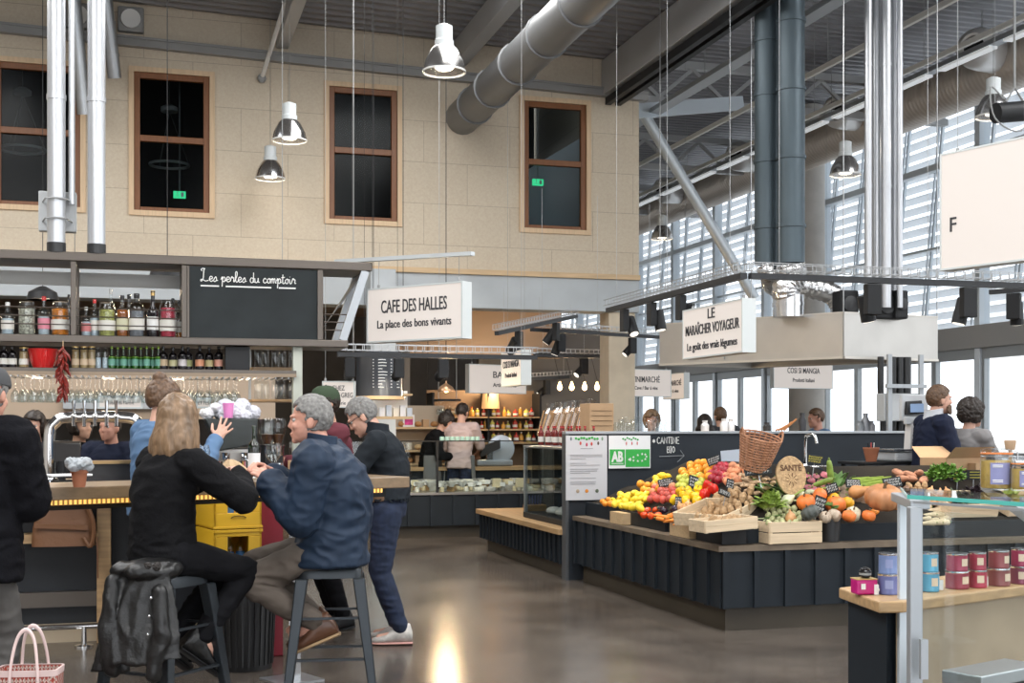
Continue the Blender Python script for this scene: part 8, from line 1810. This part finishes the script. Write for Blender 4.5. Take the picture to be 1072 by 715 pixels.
p15, mh = person('dark-haired visitor in black just left of the dark-jacketed man', ground(738, 16.3), rad(-20), (0, 0, .82), (0, .03, 1.32), (0, .05, 1.47), top=M_blackknit, bottom=M_blacktrs, shoe=M_black, hair=M_dkhair, hairstyle='bob', voxel=.012, seed=35, fem=True)

# ---------------------------------------------------------------- bar stools, jacket, shopping bag
M_stool = mat('dark_steel_stool', (.028, .034, .040), .38, .5)
def stool():
    t = thing('bar_stool', 'x', 'stool'); hz = .745; a = .15; q = .225
    s = MB(); s.loft([[V3(((a+e)*math.copysign(abs(math.cos(w))**.35, math.cos(w)), (a+e)*math.copysign(abs(math.sin(w))**.35, math.sin(w)), z)) for w in [2*PI*(k+.5)/28 for k in range(28)]] for z, e in ((hz-.05, .012), (hz-.012, .010), (hz, .002), (hz-.004, -.02))]); s.build('seat', M_stool, t, smooth=50)
    for sx in (-1, 1):
        for sy in (-1, 1):
            p, e = V3((sx*(a-.01), sy*(a-.01), hz-.05)), V3((sx*q, sy*q, .012))
            s = MB(); rings = []
            for k in range(5):
                f = k/4; c = p.lerp(e, f); wd = .034-.014*f; rings.append([c+V3((wd*i*.9, wd*j*.9, 0)) for i, j in ((-1, -1), (1, -1), (1, 1), (-1, 1))])
            s.loft(rings).build('leg', M_stool, t, smooth=0, bevel=.006); MB().lathe([(.02, 0), (.022, .014), (.016, .02)], 10, (e.x, e.y, 0)).build('rubber_foot', M_black, t)
    for z, rr_ in ((.30, .010), (.50, .008)):
        f = (hz-.05-z)/(hz-.062); w = (a-.01)+(q-a+.01)*f; cs = [(-w, -w), (w, -w), (w, w), (-w, w)]
        for i in range(4): MB().bar((*cs[i], z), (*cs[(i+1) % 4], z), .022 if z < .4 else .012, .012).build('rung', M_stool, t, smooth=0)
    return t
st = Stamp(stool())
o = st((loc.x, loc.y, 0), rzm+.2, 'dark steel bar stool under the seated man', 'dark steel bar stools'); 
o = st((locw.x, locw.y, 0), rzw+.25, 'dark steel bar stool under the seated woman', 'dark steel bar stools')
# black leather jacket hanging over the woman's stool
s = MB(); rr = random.Random(4)
fw = V3((-math.sin(rzw), math.cos(rzw), 0)); camd = V3((-S_, -C_, 0)); Rr = V3((C_, -S_, 0))
b0 = V3((locw.x, locw.y, 0))-fw*.13+camd*.09+Rr*.09
def jk(r_, c_, z): return b0+Rr*r_+camd*c_+V3((0, 0, z))
for (a, b_, z0, z1, w0, w1) in [(-.12, .10, .80, .34, .06, .080), (-.02, .16, .82, .38, .065, .095), (.10, .16, .80, .40, .060, .08), (.0, .02, .78, .36, .07, .09)]:
    s.loft([[jk(a*(.4+.8*k/5)+.5*(w0+(w1-w0)*k/5)*2.2*math.cos(t)-.02, b_*(.55+.6*k/5)+.022*math.sin(t), z0+(z1-z0)*k/5) for t in [2*PI*j/14 for j in range(14)]] for k in range(6)])
s.ball(jk(-.02, .04, .79), (.16, .12, .045), 14, 8)
limb(s, [jk(-.15, .10, .74), jk(-.17, .13, .55), jk(-.15, .15, .36)], [.035, .042, .038], 12); limb(s, [jk(.07, .16, .70), jk(.09, .185, .52), jk(.05, .185, .34)], [.030, .036, .032], 12)
o = s.build('leather_jacket', M_blackleather, smooth=0); bake(o, .009, 3, .013, (9, 9, 6), 3.3); tag(o, 'black leather jacket hung over the stool of the seated woman', 'jacket')
s = MB()
for k in range(3): s.ball(jk(.03+.004*k, .205-.01*k, .52+.08*k), .008, 8, 6)
s.build('snap_button', M_steel_l, o)
s = MB()
for k in range(26): s.ball(jk(-.02+rr.uniform(-.08, .08), .10+rr.uniform(-.04, .05), .80+rr.uniform(-.02, .02)), .02, 6, 4)
s.build('fur_trim', mat('dark_fur', (.03, .026, .024), .95, bump=1.0, bscale=80), o)
# woven red and white shopping bag on the floor
def weave_mat():
    m = bpy.data.materials.new('red_white_weave'); m.use_nodes = True; nt = m.node_tree; b = nt.nodes['Principled BSDF']
    tc = _n(nt, 'ShaderNodeTexCoord'); mp = _n(nt, 'ShaderNodeMapping'); mp.inputs['Rotation'].default_value = (.0, rad(45), 0); mp.inputs['Scale'].default_value = (1, 1, 1)
    ck = _n(nt, 'ShaderNodeTexChecker'); ck.inputs['Scale'].default_value = 62; ck.inputs[1].default_value = (.62, .48, .42, 1); ck.inputs[2].default_value = (.40, .05, .03, 1)
    c2 = _n(nt, 'ShaderNodeTexChecker'); c2.inputs['Scale'].default_value = 124; c2.inputs[1].default_value = (.10, .06, .06, 1); c2.inputs[2].default_value = (1, 1, 1, 1)
    nt.links.new(tc.outputs['Object'], mp.inputs[0]); nt.links.new(mp.outputs[0], ck.inputs[0]); nt.links.new(tc.outputs['Object'], c2.inputs[0])
    mx = _n(nt, 'ShaderNodeMix', data_type='RGBA', blend_type='MULTIPLY'); mx.inputs[0].default_value = .55; nt.links.new(ck.outputs[0], mx.inputs[6]); nt.links.new(c2.outputs[0], mx.inputs[7]); nt.links.new(mx.outputs[2], b.inputs['Base Color']); b.inputs['Roughness'].default_value = .5
    return m
t = thing('shopping_bag', 'red and white woven shopping bag with pale handles on the floor', 'bag')
s = MB(); w, d, h = .17, .09, .34
s.loft([[V3(((w+e)*math.copysign(abs(math.cos(a))**.3, math.cos(a)), (d+e)*math.copysign(abs(math.sin(a))**.3, math.sin(a)), z)) for a in [2*PI*(k+.5)/24 for k in range(24)]] for z, e in ((0, -.02), (.008, 0), (h*.5, .006), (h, .012), (h, .002), (.02, -.012))]); s.build('bag_body', weave_mat(), t, smooth=30)
M_pinkwhite = mat('pale_pink_plastic', (.68, .52, .50), .5)
MB().loft([[V3(((w+e)*math.copysign(abs(math.cos(a))**.3, math.cos(a)), (d+e)*math.copysign(abs(math.sin(a))**.3, math.sin(a)), z)) for a in [2*PI*(k+.5)/24 for k in range(24)]] for z, e in ((h-.018, .014), (h+.004, .016), (h+.004, .004))], cap=False).build('rim_band', M_pinkwhite, t, smooth=30)
for sg in (-1, 1):
    MB().tube(smooth_line([(-.08, sg*(d+.018), .05), (-.08, sg*(d+.02), h*.6), (-.078, sg*(d+.022), h), (-.05, sg*(d-.01), h+.11), (0, sg*(d-.02), h+.145), (.05, sg*(d-.01), h+.11), (.078, sg*(d+.022), h), (.08, sg*(d+.02), h*.6), (.08, sg*(d+.018), .05)], 5), .009, 8).build('handle', M_pinkwhite, t)
place(t, ground(31, 5.45), -TH+.1, s=(.72, .8, 1.2))
